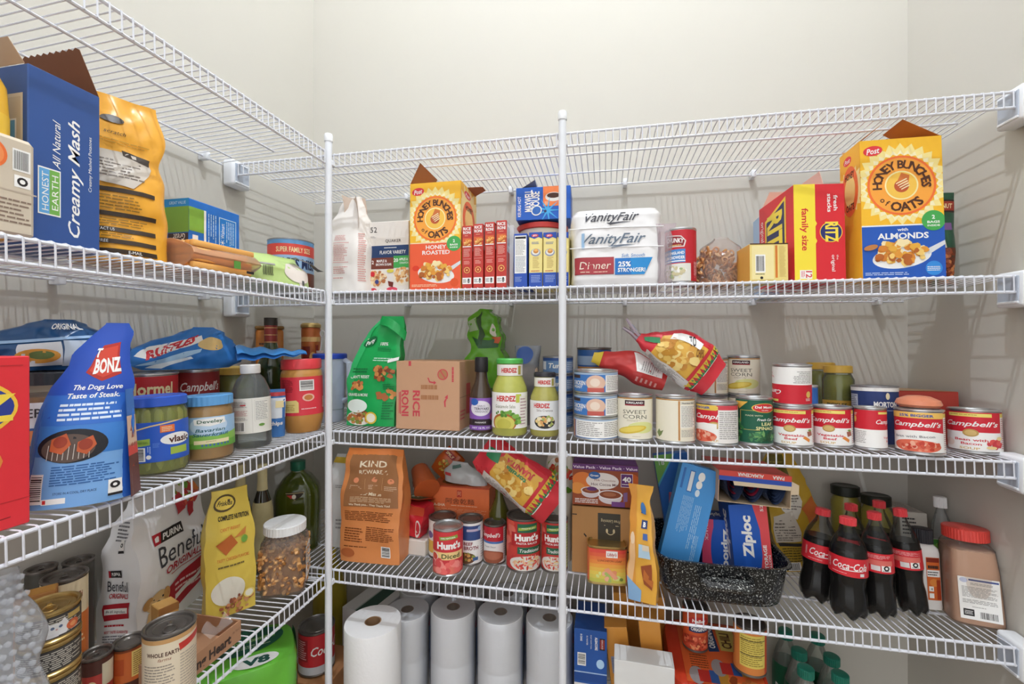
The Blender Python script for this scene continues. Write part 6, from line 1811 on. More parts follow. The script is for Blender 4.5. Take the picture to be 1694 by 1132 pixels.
# noodle box
p, w, h = boxspot('B4', 711, 809, 1.165, 806)
def asha(a):
    dk = ink('#5a2c1c')
    a.rect(0, 0, 100, 2, ink('#a83a20')); a.rect(46, 6, 54, 17, ink('#a82a20')); a.text('阿', 50, 11.5, 6, ink('#e8a070'), w=6); a.text('阿舍乾麵', 51, 24, 7, dk, w=48); a.text('A-SHA', 16, 31, 4.5, ink('#efd0b0'), w=20, bold=.02); a.lines(36, 30, 92, 32, 1, ink('#efc0a0')); a.lines(4, 36, 96, 50, 6, ink('#e8a37c'), fill=.3)
t = carton('noodle_box', 'orange noodle box with dark characters on its front behind the soup cans', 'box', p, w, .09, h, '#d26436', {'front': asha, 'top': lambda a: (a.rect(0, 0, 100, 100, ink('#b5522c')), a.ell(30, 50, 18, 30, ink('#6a4a24'), 20), a.rect(50, 20, 90, 70, ink('#8a3a20')))}, **lean('B4', p.x))
ntop = p.z + h
# grey packet on the noodle box
t = thing('noodle_packet', 'silver grey packet draped on top of the orange noodle box', 'packet', p + Vector((.012, .03, h + .004)), 0, ry=4)
bag_part(t, .055, [(0, .062), (.4, .058), (1, .022)], [(0, .02), (.4, .022), (1, .003)], M('#a9aaa9', rough=.25, var=.06), lambda a: (a.rect(6, 52, 22, 66, ink('#b03a3c')), a.poly([(10, 20), (50, 8), (56, 20), (20, 34)], ink('#4f6a62'))), wr=.006, seed=66, ws_scale=24, pw=3, cx=[(0, 0), (1, -.02)])
# noodle cup lying on its side and a packet behind it
px_, py_ = atY(700, 1.165), 1.165
p = Vector((px_, py_, zat(793, px_, py_)))
base_z = deck('B', 3, px_, py_) + .003
t = thing('noodle_cup', 'orange instant noodle cup lying tilted above the red noodle pack', 'cup', p, 0)
m = Matrix.Rotation(R(40), 4, 'Z') @ Matrix.Rotation(R(118), 4, 'X')
g = G(); g.lathe([(0, -.038), (.024, -.038), (.034, .036), (.0355, .037), (.0355, .04), (0, .04)], M('#b3542a', rough=.35, var=.08), n=32, xf=m)
a = Art(.1, .07); a.rect(0, 0, 100, 12, W_); a.rect(0, 12, 100, 26, ink('#8f2f24')); a.ell(45, 55, 30, 24, ink('#8a6a2c'), 20); a.blobs(45, 55, 24, 18, 24, 5, [ink('#c8a83c'), ink('#6a7a2c'), ink('#a85a2c')], 3); a.rect(74, 32, 96, 80, ink('#3f4a24'))
g.art(a, lambda x_, y_, o: m @ Vector(((.0245 + .0095 * y_ / .07 + .0008 + o) * math.sin(x_ / .029), -(.0245 + .0095 * y_ / .07 + .0008 + o) * math.cos(x_ / .029), -.036 + y_)), cell=.006)
g.build('cup', t)
g = G(); g.lathe([(0, -.0385), (.0235, -.0385), (.0245, -.0375)], M('#b7b2ae', rough=.5), n=32, xf=m); g.build('cup_base', t)
p = Vector((atY(727, 1.235), 1.235, zat(785, atY(727, 1.235), 1.235)))
t = thing('noodle_packet', 'orange and yellow noodle packet wedged behind the lying noodle cup', 'packet', p, 0, ry=40)
bag_part(t, .085, [(0, .032), (.5, .036), (1, .032)], [(0, .008), (.5, .018), (1, .004)], M('#b8521f', rough=.22), lambda a: (a.rect(8, 10, 60, 26, ink('#8f2420')), a.text('SPICY', 34, 18, 9, ink('#f0d8a0'), w=40, bold=.03), a.blobs(52, 58, 34, 26, 40, 6, [ink('#c8a03c'), ink('#a8602c'), ink('#8a7a2c'), ink('#d8b85a')], 9)), wr=.005, seed=71)
# support under cup and packets: stacked noodle cartons at the back
p, w, h = boxspot('B4', 664, 742, 1.225, 842)
carton('noodle_carton', 'dark red carton at the wall holding up the lying noodle cup', 'box', p, w, .09, h, '#8a3a26', None, **lean('B4', p.x))
# cans of the front row
def hunts_diced(a):
    rd = ink('#c23238')
    a.rect(0, 0, 100, 100, rd); a.poly([(30, 12), (70, 8), (72, 16), (32, 20)], ink('#7f9a3c')); a.text('100% NATURAL', 50, 14, 3.5, W_, w=32, bold=.02, rot=3); a.text("Hunt's", 52, 32, 16, W_, w=54, bold=.05); a.rect(0, 48, 86, 66, ink('#e8c080')); a.text('Diced', 56, 57, 11, ink('#3a4a24'), w=40, bold=.02); a.ell(18, 60, 10, 10, W_, 20); a.ell(18, 60, 8.4, 8.4, ink('#c84838'), 18)
    a.ell(48, 92, 38, 10, ink('#d86a5a'), 22); a.blobs(48, 82, 34, 14, 24, 8, [ink('#e0605c'), ink('#d04a4c'), ink('#ea8078')], 5)
def broth(a):
    a.rect(0, 0, 100, 100, ink('#e4e2e0')); a.rect(0, 6, 100, 42, ink('#2f4478')); a.rect(40, 14, 74, 20, ink('#b0a0b8')); a.ell(76, 14, 7, 6, ink('#8fb0d8'), 16); a.text('BEEF', 44, 50, 8, ink('#7a2a30'), w=24, bold=.03); a.text('BROTH', 52, 61, 9, ink('#7a2a30'), w=38, bold=.03); a.ell(38, 86, 26, 14, ink('#5a3a24'), 22); a.blobs(38, 85, 22, 11, 24, 4, [ink('#a8703c'), ink('#6a4a24'), ink('#7f8a3c'), ink('#c8904c')], 4); a.rect(78, 4, 96, 96, ink('#d2d0d0')); a.lines(80, 40, 94, 90, 8, INK_GREY); a.rect(56, 84, 70, 92, ink('#3a5a8a'))
def camp_s(a):
    a.rect(0, 0, 100, 40, ink('#b02430')); a.rect(0, 40, 100, 46, ink('#3f6aa8')); a.rect(0, 46, 100, 100, ink('#dcd8d6')); a.text('Campbell’s', 34, 22, 12, W_, w=66, bold=.015, shear=.35); a.text('French Onion', 36, 55, 5, ink('#5a5458'), w=34); a.ell(42, 84, 40, 18, ink('#8a4a34'), 24); a.ell(42, 80, 32, 11, ink('#a8624a'), 22); a.rect(78, 2, 94, 98, ink('#cfcac6')); a.lines(80, 6, 93, 94, 14, INK_GREY)
def hunts_sauce(a):
    rd, dg = ink('#b83430'), ink('#1f5a40')
    a.rect(0, 0, 100, 100, rd); a.blobs(14, 40, 14, 38, 12, 12, [ink('#d05040'), ink('#c03c34'), ink('#d8685a')], 6); a.rect(34, 4, 72, 26, dg); a.poly([(36, 12), (70, 9), (70, 15), (36, 18)], ink('#8fa83c')); a.text('PREMIUM', 54, 13, 3, W_, w=24); a.rect(22, 22, 82, 50, ink('#a82428')); a.text("Hunt's", 52, 32, 13, W_, w=46, bold=.05); a.text('PASTA SAUCE', 52, 44, 4, W_, w=40, bold=.02); a.rect(34, 52, 84, 66, dg); a.text('Traditional', 58, 59, 7, W_, w=40, shear=.2, bold=.01); a.ell(52, 86, 34, 16, ink('#dcd4cc'), 26); a.blobs(54, 84, 28, 12, 50, 4, [ink('#d8584a'), ink('#e8b08a'), ink('#c03c34'), ink('#e0c08a')], 7, .4); a.rect(88, 4, 100, 98, ink('#b8c060')); a.lines(89, 8, 99, 94, 14, ink('#6a7a34'))
row = [(732, 45, None, 1.125, 852, '#ddd9d3', lambda a: (a.rect(0, 0, 100, 100, ink('#ddd9d3')), a.ell(16, 40, 10, 10, ink('#6a5a8a'), 16), a.rect(4, 56, 30, 90, ink('#d8a84a'))), 'soup_can', 'white soup can just behind the diced tomato can', 'dark', 'B'),
       (741, 49, 955, None, 868, '#c23238', hunts_diced, 'tomato_can', 'red diced tomato can standing in front on the fourth shelf', 'steel', 'F'),
       (778, 43, 938, None, 856, '#e4e2e0', broth, 'broth_can', 'white and navy broth can behind the diced tomato can', 'dark', 'F'),
       (818, 40, 937, None, 863, '#b02430', camp_s, 'soup_can', 'small red, blue and white soup can between broth and pasta sauce', 'dark', 'F'),
       (866, 56, 949, None, 851, '#b83430', hunts_sauce, 'pasta_sauce_can', 'tall pasta sauce can with spaghetti picture, beside the small soup can', 'dark', 'F'),
       (917, 57, 953, None, 856, '#b83430', hunts_sauce, 'pasta_sauce_can', 'tall pasta sauce can partly behind the middle pole', 'dark', 'F')]
prev = None
T4 = {}
for u, wpx, vb, y, vt, col, dr, nm, lab, top, kd in row:
    p, r, h = cylspot('B4', u, wpx, vb=vb, y=y, vt=vt)
    if kd == 'F' and prev is not None:
        d = (p.xy - prev[0].xy).length
        if d < r + prev[1] + .0026:
            r = d - prev[1] - .0026
    can(nm, lab, 'can', p, r, h, col, dr, top=top, group='pasta sauce cans' if nm.startswith('pasta') else None, turn=(-8 if u == 917 else 8 if u == 866 else 0), **lean('B4', p.x))
    T4[u] = (p, r, h)
    if kd == 'F':
        prev = (p, r)
# dark oil bottle behind
p, r, h = cylspot('B4', 826, 34, y=1.17, vt=792)
t = thing('olive_oil_bottle', 'slim dark olive oil bottle between the noodle box and pasta sauce cans', 'bottle', p, 0)
lathe_part(t, 'bottle', [(0, 0), (r, 0), (r, h * .55), (r * .4, h * .75), (r * .36, h * .95), (0, h * .95)], M('#4a4a1a', rough=.12, coat=.6, var=.3))
lathe_part(t, 'cap', [(r * .42, h * .93), (r * .42, h), (0, h)], M('#1f1f1a', rough=.4), n=20)
# big tortilla bag on the pasta sauce cans
p0, r0, h0 = T4[917]
p = Vector((atY(905, 1.085), 1.085, p0.z + h0 + .012))
t = thing('tortilla_chip_bag', 'big red tortilla chip bag slumped over the pasta sauce cans', 'bag', p, 0, ry=-54, group='tortilla chip bags')
bag_part(t, .225, [(0, .05), (.25, .06), (.7, .055), (.9, .05), (1, .04)], [(0, .02), (.3, .036), (.8, .024), (1, .004)], M('#c4303a', rough=.18, var=.04), tort(True), cx=[(0, .03), (.5, .035), (1, .03)], wr=.008, seed=81, ws_scale=22, W=.12)
x, y = atY(925, 1.15), 1.15
p = base('B4', x, y)
bag('salad_bag', 'bag with leafy green and tomato print standing behind the tortilla chip bag', 'bag', p, zat(752, x, y) - p.z, [(0, .03), (.8, .036), (1, .03)], [(0, .02), (.6, .022), (1, .004)], M('#c9c4b4', rough=.25), lambda a: (a.blobs(50, 22, 46, 20, 40, 12, [ink('#7fa83c'), ink('#4f7a24'), ink('#b83a2c'), ink('#e9e4d8'), ink('#9a5a2c')], 5),), cy=[(0, .02), (1, .02)], wr=.006, seed=83)
# kraft box with the cocoa box on top
x0, x1, y = atY(946, 1.107), atY(1050, 1.107), 1.107
xm = (x0 + x1) / 2
p = base('B4', xm, y)
h = zat(842, xm, y) - p.z
def free(a):
    a.rect(42, 8, 78, 76, ink('#38342c')); a.text('Free Listening', 62, 20, 5, ink('#c9b890'), w=30, rot=180); a.lines(52, 25, 76, 27, 1, ink('#c9b890'))
    a.ell(62, 34, 6.5, None, ink('#c9b890'), 24); a.ell(62, 34, 5.2, None, ink('#38342c'), 22); a.rect(54, 24, 70, 33, ink('#38342c')); a.ell(56.5, 34, 1.8, 3.4, ink('#c9b890'), 12); a.ell(67.5, 34, 1.8, 3.4, ink('#c9b890'), 12); a.rect(78, 62, 100, 64, K_); a.rect(0, 12, 8, 13.5, K_); a.poly([(20, 40), (24, 44), (23, 46), (19, 42)], K_)
carton('kraft_box', 'brown kraft box with a dark headphone label beneath the cocoa mix box', 'box', p, x1 - x0, .15, h, '#a97b4c', {'front': free}, rough=.75, **lean('B4', p.x))
def cocoa(a):
    pu, br = ink('#5a2a68'), ink('#7a3a1c')
    a.rect(0, 0, 100, 100, ink('#8a3f1f')); a.ell(16, 40, 16, 20, ink('#d8702c'), 20); a.ell(8, 60, 12, 14, ink('#e08a3c'), 20); a.ell(88, 36, 14, 18, ink('#b8521f'), 20); a.rect(0, 0, 100, 14, pu); a.text('Value Pack · Value Pack · Value', 50, 7.5, 6.5, ink('#ead8ee'), w=98, bold=.02)
    a.ell(46, 40, 25, 20, ink('#e2d8d2'), 30); a.text('Milk Chocolate', 50, 38, 5, ink('#8a5a4a'), w=32); a.text('Hot Cocoa Mix', 50, 48, 6.5, ink('#5a3a3a'), w=42, bold=.01); a.ell(34, 27, 9, 9, ink('#2a5a9c'), 20); a.text('Great', 34, 27, 5, W_, w=13, bold=.02)
    a.rect(74, 20, 92, 52, W_); a.rect(74.6, 21, 91.4, 51, pu); a.text('40', 83, 33, 12, W_, w=13, bold=.04); a.lines(76, 43, 90, 47, 1, W_)
    for cx_, cy_, k in ((28, 64, 1.0), (58, 72, 1.25)):
        a.ell(cx_, cy_ + 6 * k, 14 * k, 12 * k, ink('#cfc6cc'), 26); a.ell(cx_, cy_, 15 * k, 9 * k, ink('#e6dfe2'), 26); a.ell(cx_, cy_, 13 * k, 7.2 * k, br, 26); a.ell(cx_ - 1, cy_ - 1, 8 * k, 4 * k, ink('#9a5a3a'), 20)
    a.poly([(78, 66), (84, 64), (84, 86), (78, 88)], ink('#7a5a8a')); a.ell(30, 60, 8, 5, pu, 16); a.lines(4, 84, 40, 96, 3, W_); a.rect(60, 88, 80, 100, ink('#6a3a7a'))
x0, x1 = atY(947, 1.11), atY(1056, 1.11)
carton('cocoa_box', 'purple and brown hot cocoa mix box with two mugs, on the kraft box', 'box', Vector(((x0 + x1) / 2, 1.11, p.z + h + .006)), x1 - x0, .09, zat(771, xm, 1.103) - p.z - h - .006, '#7a3a1c', {'front': cocoa}, rz=1, rx=-tilt_b(3, xm), cols={'top': '#5a2a68'})
# luncheon loaf tin
c = hit('B4', 1001, 968)
D = depth(c.x, c.y)
w = 66 * D / F / 2
t = thing('luncheon_meat_tin', 'rounded oblong tin of luncheon meat in front of the kraft box', 'tin', c + Vector((.004, .026, 0)), 3, **lean('B4', c.x))
h = zat(898, c.x, c.y + .026) - c.z
g = G(); g.lathe([(0, .001), (w * .97, .001), (w, .0), (w, .003), (w * .985, .005), (w * .985, h - .005), (w, h - .004), (w, h), (w * .95, h), (w * .93, h - .004), (0, h - .004)], TIN_GOLD, n=48, sq=(4.5, 1, .62)); g.build('tin_body', t)
g = G(); g.lathe([(w * .995, .006), (w * .995, h - .006)], M('#d8683c', rough=.35), n=48, sq=(4.5, 1, .62))
a = Art(w * 1.78, h - .012)
for k, cc in enumerate(['#d8483c', '#dc5a3c', '#e0703c', '#e0803c', '#e0953f', '#dda845', '#d8b84c', '#ccb84e', '#b8b44a']):
    a.rect(0, k * 11.1, 100, k * 11.1 + 11.2, ink(cc))
a.rect(46, 4, 78, 24, W_); a.text("Libby's", 62, 14, 10, ink('#b03a34'), w=26, bold=.02, shear=.3); a.text('LUNCHEON LOAF', 56, 34, 6, ink('#8a3a24'), w=66, bold=.02); a.blobs(48, 80, 32, 12, 12, 8, [ink('#d8845c'), ink('#c8cf7a'), ink('#e0a080'), ink('#9ab05a')], 3); a.poly([(40, 60), (52, 54), (80, 84), (70, 90)], ink('#dc9070')); a.ell(88, 88, 5, 5, ink('#6a7a34'), 12)
g.art(a, lambda x_, y_, o: (x_, -w * .62 * .995 * (1 - min(1, abs(x_ / w)) ** 4.5) ** (1 / 4.5) - .0004 - o, y_ + .006), cell=(.006, None)); g.build('label', t)
# orange treat pouch hanging over the lip
c = Vector((atY(1062, .988), .988, 0))
zb = deck('B', 3, c.x, 1.0) + .0075
t = thing('treat_pouch', 'narrow orange pet treat pouch standing on the front lip before the kraft box', 'pouch', (c.x, .992, zb), -18, rx=-3)
h = zat(806, c.x, 1.0) - zb
def beggin(a):
    a.poly([(0, 0), (34, 0), (30, 100), (0, 100)], ink('#c98434')); a.text('A', 66, 22, 5, ink('#2a4a8a'), w=22, bold=.04, rot=-10); a.ell(66, 20, 12, 5, ink('#3a6aa8'), 16); a.rect(54, 30, 82, 37, ink('#2a3a6a')); a.text('B', 68, 33.5, 4, W_, bold=.04); a.rect(64, 41, 84, 46, ink('#3a5a9a')); a.rect(42, 50, 86, 62, ink('#a8c4d8')); a.rect(58, 50, 86, 55, ink('#d8c8b0')); a.poly([(50, 70), (88, 66), (84, 88), (60, 84)], ink('#8a4424')); a.poly([(60, 72), (90, 80), (86, 86), (58, 80)], ink('#b0622c'))
    a.poly([(4, 50), (26, 44), (28, 72), (14, 92), (4, 88)], ink('#d8a878')); a.ell(16, 46, 10, 5, ink('#e0c0a0'), 14); a.poly([(0, 80), (50, 90), (46, 100), (0, 100)], ink('#7aa0c8'))
softbox(t, .058, .028, h, M('#d69a3a', rough=.28, var=.04), {'front': beggin}, ws=((0, 1), (.2, 1.05), (.6, .8), (.85, .7), (1, .9)), ds=((0, 1), (.5, .9), (1, .1)), cx=((0, 0), (1, -.004)), wr=.005, sc=20, seed=27)

# roasting pan full of storage bag boxes
c = hit('B4', 1204, 1012)
D = depth(c.x, c.y)
t = thing('roasting_pan', 'black speckled enamel roasting pan filled with storage bag boxes', 'pan', Vector((c.x, c.y + .004, deck('B', 3, c.x, c.y) + .0042)), 0, rx=-tilt_b(3, c.x))
pan_t = t
PW, PD, PH = 229 * D / F / 2, .145, .086
en = speckle('#17181a', '#a8aaa6', 330, .60)
g = G()
def prr(s, z, ex=0):
    return [((PW * s + ex) , z)]
prof = [(0, .002), (.78, .002), (.84, .0), (.88, .006), (.92, .03), (.97, PH - .006), (1.0, PH - .002), (1.03, PH), (1.03, PH + .003), (.985, PH + .003), (.955, PH - .006), (.90, .03), (.85, .008), (0, .006)]
g.lathe([(a, b) for a, b in prof], en, n=64, sq=(5.5, PW / 1.03, PD / 1.03), c=(0, PD))
g.build('pan_body', t)
g = G()
g.box(-.047, .047, -.024, .014, PH * .50, PH * .72, speckle('#2c2e2f', '#c4c6c2', 330, .58), .010, 4)  # paler speckle puts the handle's highlights into its colour
g.tube([(-.050, .012, PH * .70), (-.046, -.010, PH * .66), (-.034, -.014, PH * .62), (.034, -.014, PH * .60), (.046, -.010, PH * .64), (.050, .012, PH * .68)], [.007, .009, .010, .010, .009, .007], en, n=10)
g.build('handle', t)
floor_z = c.z + .013
def inpan(u, y):
    x = atY(u, y)
    return Vector((x, y, floor_z - math.tan(R(tilt_b(3, x))) * (y - c.y) + .003))
bl, lb = '#1f52b0', '#3f8fd6'
def zip_back(a):
    lt = ink('#a8cdee')
    a.rect(0, 0, 100, 100, ink('#3f8ad2')); a.rect(8, 4, 14, 24, ink('#2a62ac')); a.rect(26, 5, 40, 26, ink('#2a62ac')); a.rect(28, 6, 38, 25, ink('#d5dbe2')); a.ell(58, 9, 9, 4.5, W_, 16); a.ell(56, 17, 8, 4, W_, 16); a.ell(56, 25, 6, 3.5, ink('#cfe2f4'), 14); a.vlines(22, 30, 52, 66, 8, lt, fill=.25); a.vlines(58, 36, 76, 80, 4, lt, fill=.3); a.vlines(74, 64, 86, 92, 3, lt, fill=.3)
p = inpan(1113, 1.078)
dd = depth(p.x, p.y)
p = p + Vector((.008, 0, .028))
carton('storage_bag_box', 'light blue storage bag box tilted with its back panel of small print showing', 'box', p, 60 * dd / F, .042, 1.03 * (zat(775, p.x, p.y) - p.z), lb, {'front': zip_back}, ry=14, rx=-6, cols={'right': '#7a2a2c'}, group='storage bag boxes')
x, y = atY(1122, 1.225), 1.225
p = inpan(1138, 1.225)
carton('storage_bag_box', 'green and blue storage bag box leaning behind the light blue one', 'box', p, .085, .035, zat(752, x, y) - p.z, '#2763b4', {'front': lambda a: (a.poly([(0, 0), (60, 0), (0, 28)], ink('#6aa84a')), a.text('18', 20, 8, 4, W_, w=16), a.poly([(60, 0), (64, 0), (0, 31), (0, 28)], ink('#3fa0c0')))}, ry=-9, rx=-4, group='storage bag boxes')
p = inpan(1120, 1.175)
carton('storage_bag_box', 'pink edge of a storage bag box glimpsed beside the tilted light blue one', 'box', p, .028, .03, zat(822, p.x, p.y) - p.z, '#b5566a', {'front': lambda a: a.text('BOCADILLOS', 50, 40, 30, ink('#e8c0cc'), w=60, rot=90)}, group='storage bag boxes', rx=-4)
def zsnack(a):
    a.rect(0, 0, 34, 100, ink('#d6466a')); a.ell(66, 50, 40, 60, ink(bl), 40); a.rect(66, 0, 100, 100, ink(bl)); a.text('Ziploc', 74, 48, 20, W_, w=66, bold=.04, rot=-90); a.text('SNACK', 14, 22, 9, ink('#f4c8d4'), w=32, bold=.02, rot=-90); a.text('120', 14, 90, 9, W_, w=16, bold=.03, rot=-90)
x0, x1, y = atY(1163, 1.128), atY(1219, 1.128), 1.128
p = inpan(1190, y)
carton('storage_bag_box', 'short blue and pink snack bag box standing upright in the roasting pan', 'box', p, x1 - x0, .07, zat(862, p.x, y) - p.z, bl, {'front': zsnack, 'top': lambda a: (a.rect(0, 0, 100, 100, ink('#1a3f94')), a.text('Ziploc', 50, 50, 34, W_, w=72, bold=.04, rot=180))}, group='storage bag boxes', rx=-3)
def zgal(a):
    a.rect(0, 0, 100, 100, ink(bl)); a.poly([(62, 0), (100, 0), (100, 100), (66, 100), (76, 70), (76, 35)], ink('#dc4a50')); a.text('Ziploc', 40, 44, 26, W_, w=58, bold=.045, rot=90, shear=.1); a.text('STORAGE', 84, 74, 9, W_, w=36, bold=.03, rot=90); a.text('GALLON', 94, 82, 6, W_, w=24, bold=.02, rot=90); a.text('52', 86, 6, 8, W_, w=9, rot=90, bold=.02)
def zgall(a):
    a.rect(0, 0, 100, 100, ink('#1a458f')); a.text('Ziploc', 50, 46, 40, W_, w=68, bold=.05, rot=90)
x0, x1, y = atY(1224, 1.09), atY(1290, 1.09), 1.09
p = inpan(1250, y) + Vector((0, .004, .02))
hz = zat(838, p.x, y) - p.z
carton('storage_bag_box', 'large blue and coral gallon storage bag box standing in the roasting pan', 'box', p, x1 - x0, .075, hz, bl, {'front': zgal, 'left': zgall}, ry=-5, rx=-3, rz=4, group='storage bag boxes')
ztop = p.z + hz + .008
# open box lying on top
x0, x1, y = atY(1187, 1.075), atY(1309, 1.075), 1.075
xm = (x0 + x1) / 2
w = x1 - x0
h = zat(784, xm, y) - ztop
t = thing('storage_bag_box', 'open red and blue storage bag box lying on its side with plastic bags showing', 'box', (xm, y, ztop), 2, ry=3, rx=-3, group='storage bag boxes')
th = .0012
dm = .16
cr, rdm = M('#cbb293', rough=.7), M('#d8483f', rough=.4)
g = G()
g.box(-w / 2, w / 2, 0, dm, h - th, h, rdm); g.box(-w / 2, w / 2, 0, dm, 0, th, cr); g.box(-w / 2, -w / 2 + th, 0, dm, th, h - th, M('#c8a58c', rough=.7)); g.box(w / 2 - th, w / 2, 0, dm, th, h - th, cr); g.box(-w / 2, w / 2, dm - th, dm, 0, h, cr)
a = Art(w, .022); a.rect(0, 0, 100, 55, rdm); a.rect(0, 55, 100, 100, ink('#2f4fae')); a.text('ALMACENAR', 44, 30, 34, W_, w=36, bold=.03, rot=180); a.text('PARA', 82, 30, 34, W_, w=16, bold=.03, rot=180)
g.art(a, lambda x_, y_, o: (x_, -o, h - .021 + y_)); g.quad([(-w / 2, 0, h - .021), (w / 2, 0, h - .021), (w / 2, 0, h), (-w / 2, 0, h)], rdm)
g.build('carton', t)
flap(t, (-w / 2 + .03, 0, h - .021), (w / 2, 0, h - .021), (0, -.2, -1), .009, '#d9c4a4', .02)
flap(t, (w / 2, 0, .03), (w / 2, 0, h - .01), (1, -.6, -.1), .014, '#d9c4a4', .15)
bagm = M('#49597c', rough=.2, coat=.3, var=.2)
rz_ = M('#b02c48', rough=.35)
for k, (xa, rr) in enumerate(((-w * .26, w * .13), (-w * .02, w * .17), (w * .30, w * .15))):
    g = G()
    for j in range(7):
        f = 1 - j * .11
        pts = []
        for i in range(11):
            an = math.pi * (1.05 + .9 * i / 10)
            pts.append((xa + rr * f * math.cos(an) * (1 if k != 2 else -1), h * .86 + (h * .80) * f * math.sin(an)))
        lo = [g.bm.verts.new((a_x, .004 + .003 * j, max(th + .001, a_z))) for a_x, a_z in pts]
        hi = [g.bm.verts.new((a_x, .14, max(th + .001, a_z))) for a_x, a_z in pts]
        m_ = rz_ if (j in (2, 4, 6) and k < 2) else bagm
        for i in range(10):
            g.face([lo[i], lo[i + 1], hi[i + 1], hi[i]], m_ if i < 6 or k != 0 else bagm, True)
    g.build('plastic_bags', t)
# yellow bags behind the pan
x, y = atY(1338, 1.20), 1.20
p = base('B4', x, y)
t = thing('pet_food_bag', 'slumped yellow pet food bag with white tables behind the cola bottles', 'bag', p + Vector((.006, .028, .009)), 10, ry=-3, rx=-4)
def pf(a):
    a.poly([(0, 0), (60, 0), (70, 22), (20, 34), (0, 30)], ink('#5c5418')); a.lines(10, 6, 56, 24, 7, ink('#8f8434')); a.poly([(20, 36), (70, 26), (76, 40), (50, 56), (24, 48)], ink('#cfc8ba')); a.lines(26, 34, 70, 48, 6, ink('#6a6258')); a.poly([(4, 54), (48, 48), (46, 74), (2, 76)], ink('#bdb3a4')); a.lines(6, 55, 44, 74, 8, ink('#6a6258')); a.rect(4, 76, 56, 79, K_); a.lines(6, 80, 54, 92, 6, ink('#4a4214')); a.barcode(10, 92, 40, 99, 12); a.poly([(66, 46), (98, 36), (98, 56), (72, 60)], ink('#b8602c'))
softbox(t, .125, .07, zat(768, x, y) - p.z, M('#b5902c', rough=.3, var=.06), {'front': pf}, ws=((0, .85), (.4, 1), (.7, .9), (1, .5)), ds=((0, 1), (.5, .9), (1, .1)), wr=.011, sc=18, seed=33, cx=((0, 0), (1, -.028)))

# cola bottles
def cola(u, vb, vt, wpx, label, ry=0, turn=0, y=None, logo=True):
    if vb:
        p, r, h = cylspot('B4', u, wpx, vb=vb, vt=vt)
    else:
        p, r, h = cylspot('B4', u, wpx, y=y, vt=vt)
    t = thing('cola_bottle', label, 'bottle', p + Vector((0, 0, .001)), facing(p.x, p.y) + turn, rx=-tilt_b(3, p.x), ry=ry, group='plastic cola bottles')
    n = 40
    def body(k, zs, zmax, m, name, inset=0.0):
        g = G()
        P = [(0, .012), (.5, .006), (.78, .0), (.96, .05), (1.0, .12), (.97, .22), (.88, .30), (.90, .36), (1.0, .43), (1.0, .63), (.96, .69), (.82, .76), (.58, .83), (.40, .885), (.36, .91), (.36, .945)]
        rings = []
        for a, z in P:
            if z > zmax:
                break
            ring = []
            for i in range(n):
                an = 2 * math.pi * i / n
                lobe = max(0, 1 - z / .12)
                rr = max(1e-4, (a * r - inset)) * (1 + .07 * lobe * math.cos(5 * an))
                ring.append(g.bm.verts.new((rr * math.cos(an), rr * math.sin(an), z * h + (.010 * lobe * (1 - math.cos(5 * an)) * .5 if a > .3 else .004) + inset)))
            rings.append(ring)
        for a, b in zip(rings, rings[1:]):
            for i in range(n):
                g.face([a[i], a[(i + 1) % n], b[(i + 1) % n], b[i]], m, True)
        if inset:
            g.face(rings[-1], m)
        g.build(name, t, sharp=0)
    body(1, 0, 2, clear('#f4f6f6', .01, .04, .22), 'bottle')
    body(1, 0, .70, M('#0d0705', rough=.15, spec=.3, gain=1), 'cola', .0012)
    rd = ink('#c92630')
    def lab_(a):
        if logo:
            a.text('Coca‑Cola', 52, 42, 40, W_, w=30, bold=.012, shear=.35); a.poly([(42, 66), (62, 62), (63, 65), (46, 70)], W_); a.text('CLASSIC', 33, 46, 2, W_, w=50, rot=90); a.lines(36, 82, 50, 88, 1, ink('#f0b8b8')); a.rect(60, 76, 64, 92, ink('#d8d4d4'))
        else:
            a.lines(34, 8, 66, 28, 4, ink('#efa8a8')); a.rect(34, 34, 66, 60, ink('#d8685f')); a.rect(44, 62, 53, 88, ink('#d5d2d2')); a.rect(54, 60, 64, 90, W_); a.ell(59, 72, 3, None, K_, 12); a.ell(59, 72, 1.5, None, W_, 8); a.lines(55, 82, 63, 88, 1, K_)
    wrap_label(t, r * 1.004, h * .44, h * .625, '#c92630', lab_, span=6.2, lift=.0006)
    m = M('#d23a40', rough=.35)
    ribbed_lid(t, r * .43, h * .925, h, m, 30, name='cap')
    return p
cola(1347, 1000, 843, 57, 'cola bottle leaning at the end of the group beside the yellow bag', ry=7, turn=14)
cola(1403, 1029, 860, 66, 'cola bottle standing in front with its script label facing out', ry=2)
cola(1457, 1026, 852, 56, 'cola bottle whose label shows recycling marks, second in the front row', ry=-1, logo=False)
cola(1511, 1021, 847, 55, 'cola bottle in the front row beside the flat white bottle', ry=-4, logo=False)
cola(1414, None, 838, 50, 'cola bottle in the second row behind the script label bottle', y=1.155, ry=0)
cola(1462, None, 833, 50, 'cola bottle in the second row behind the recycling mark bottle', y=1.155, ry=0)
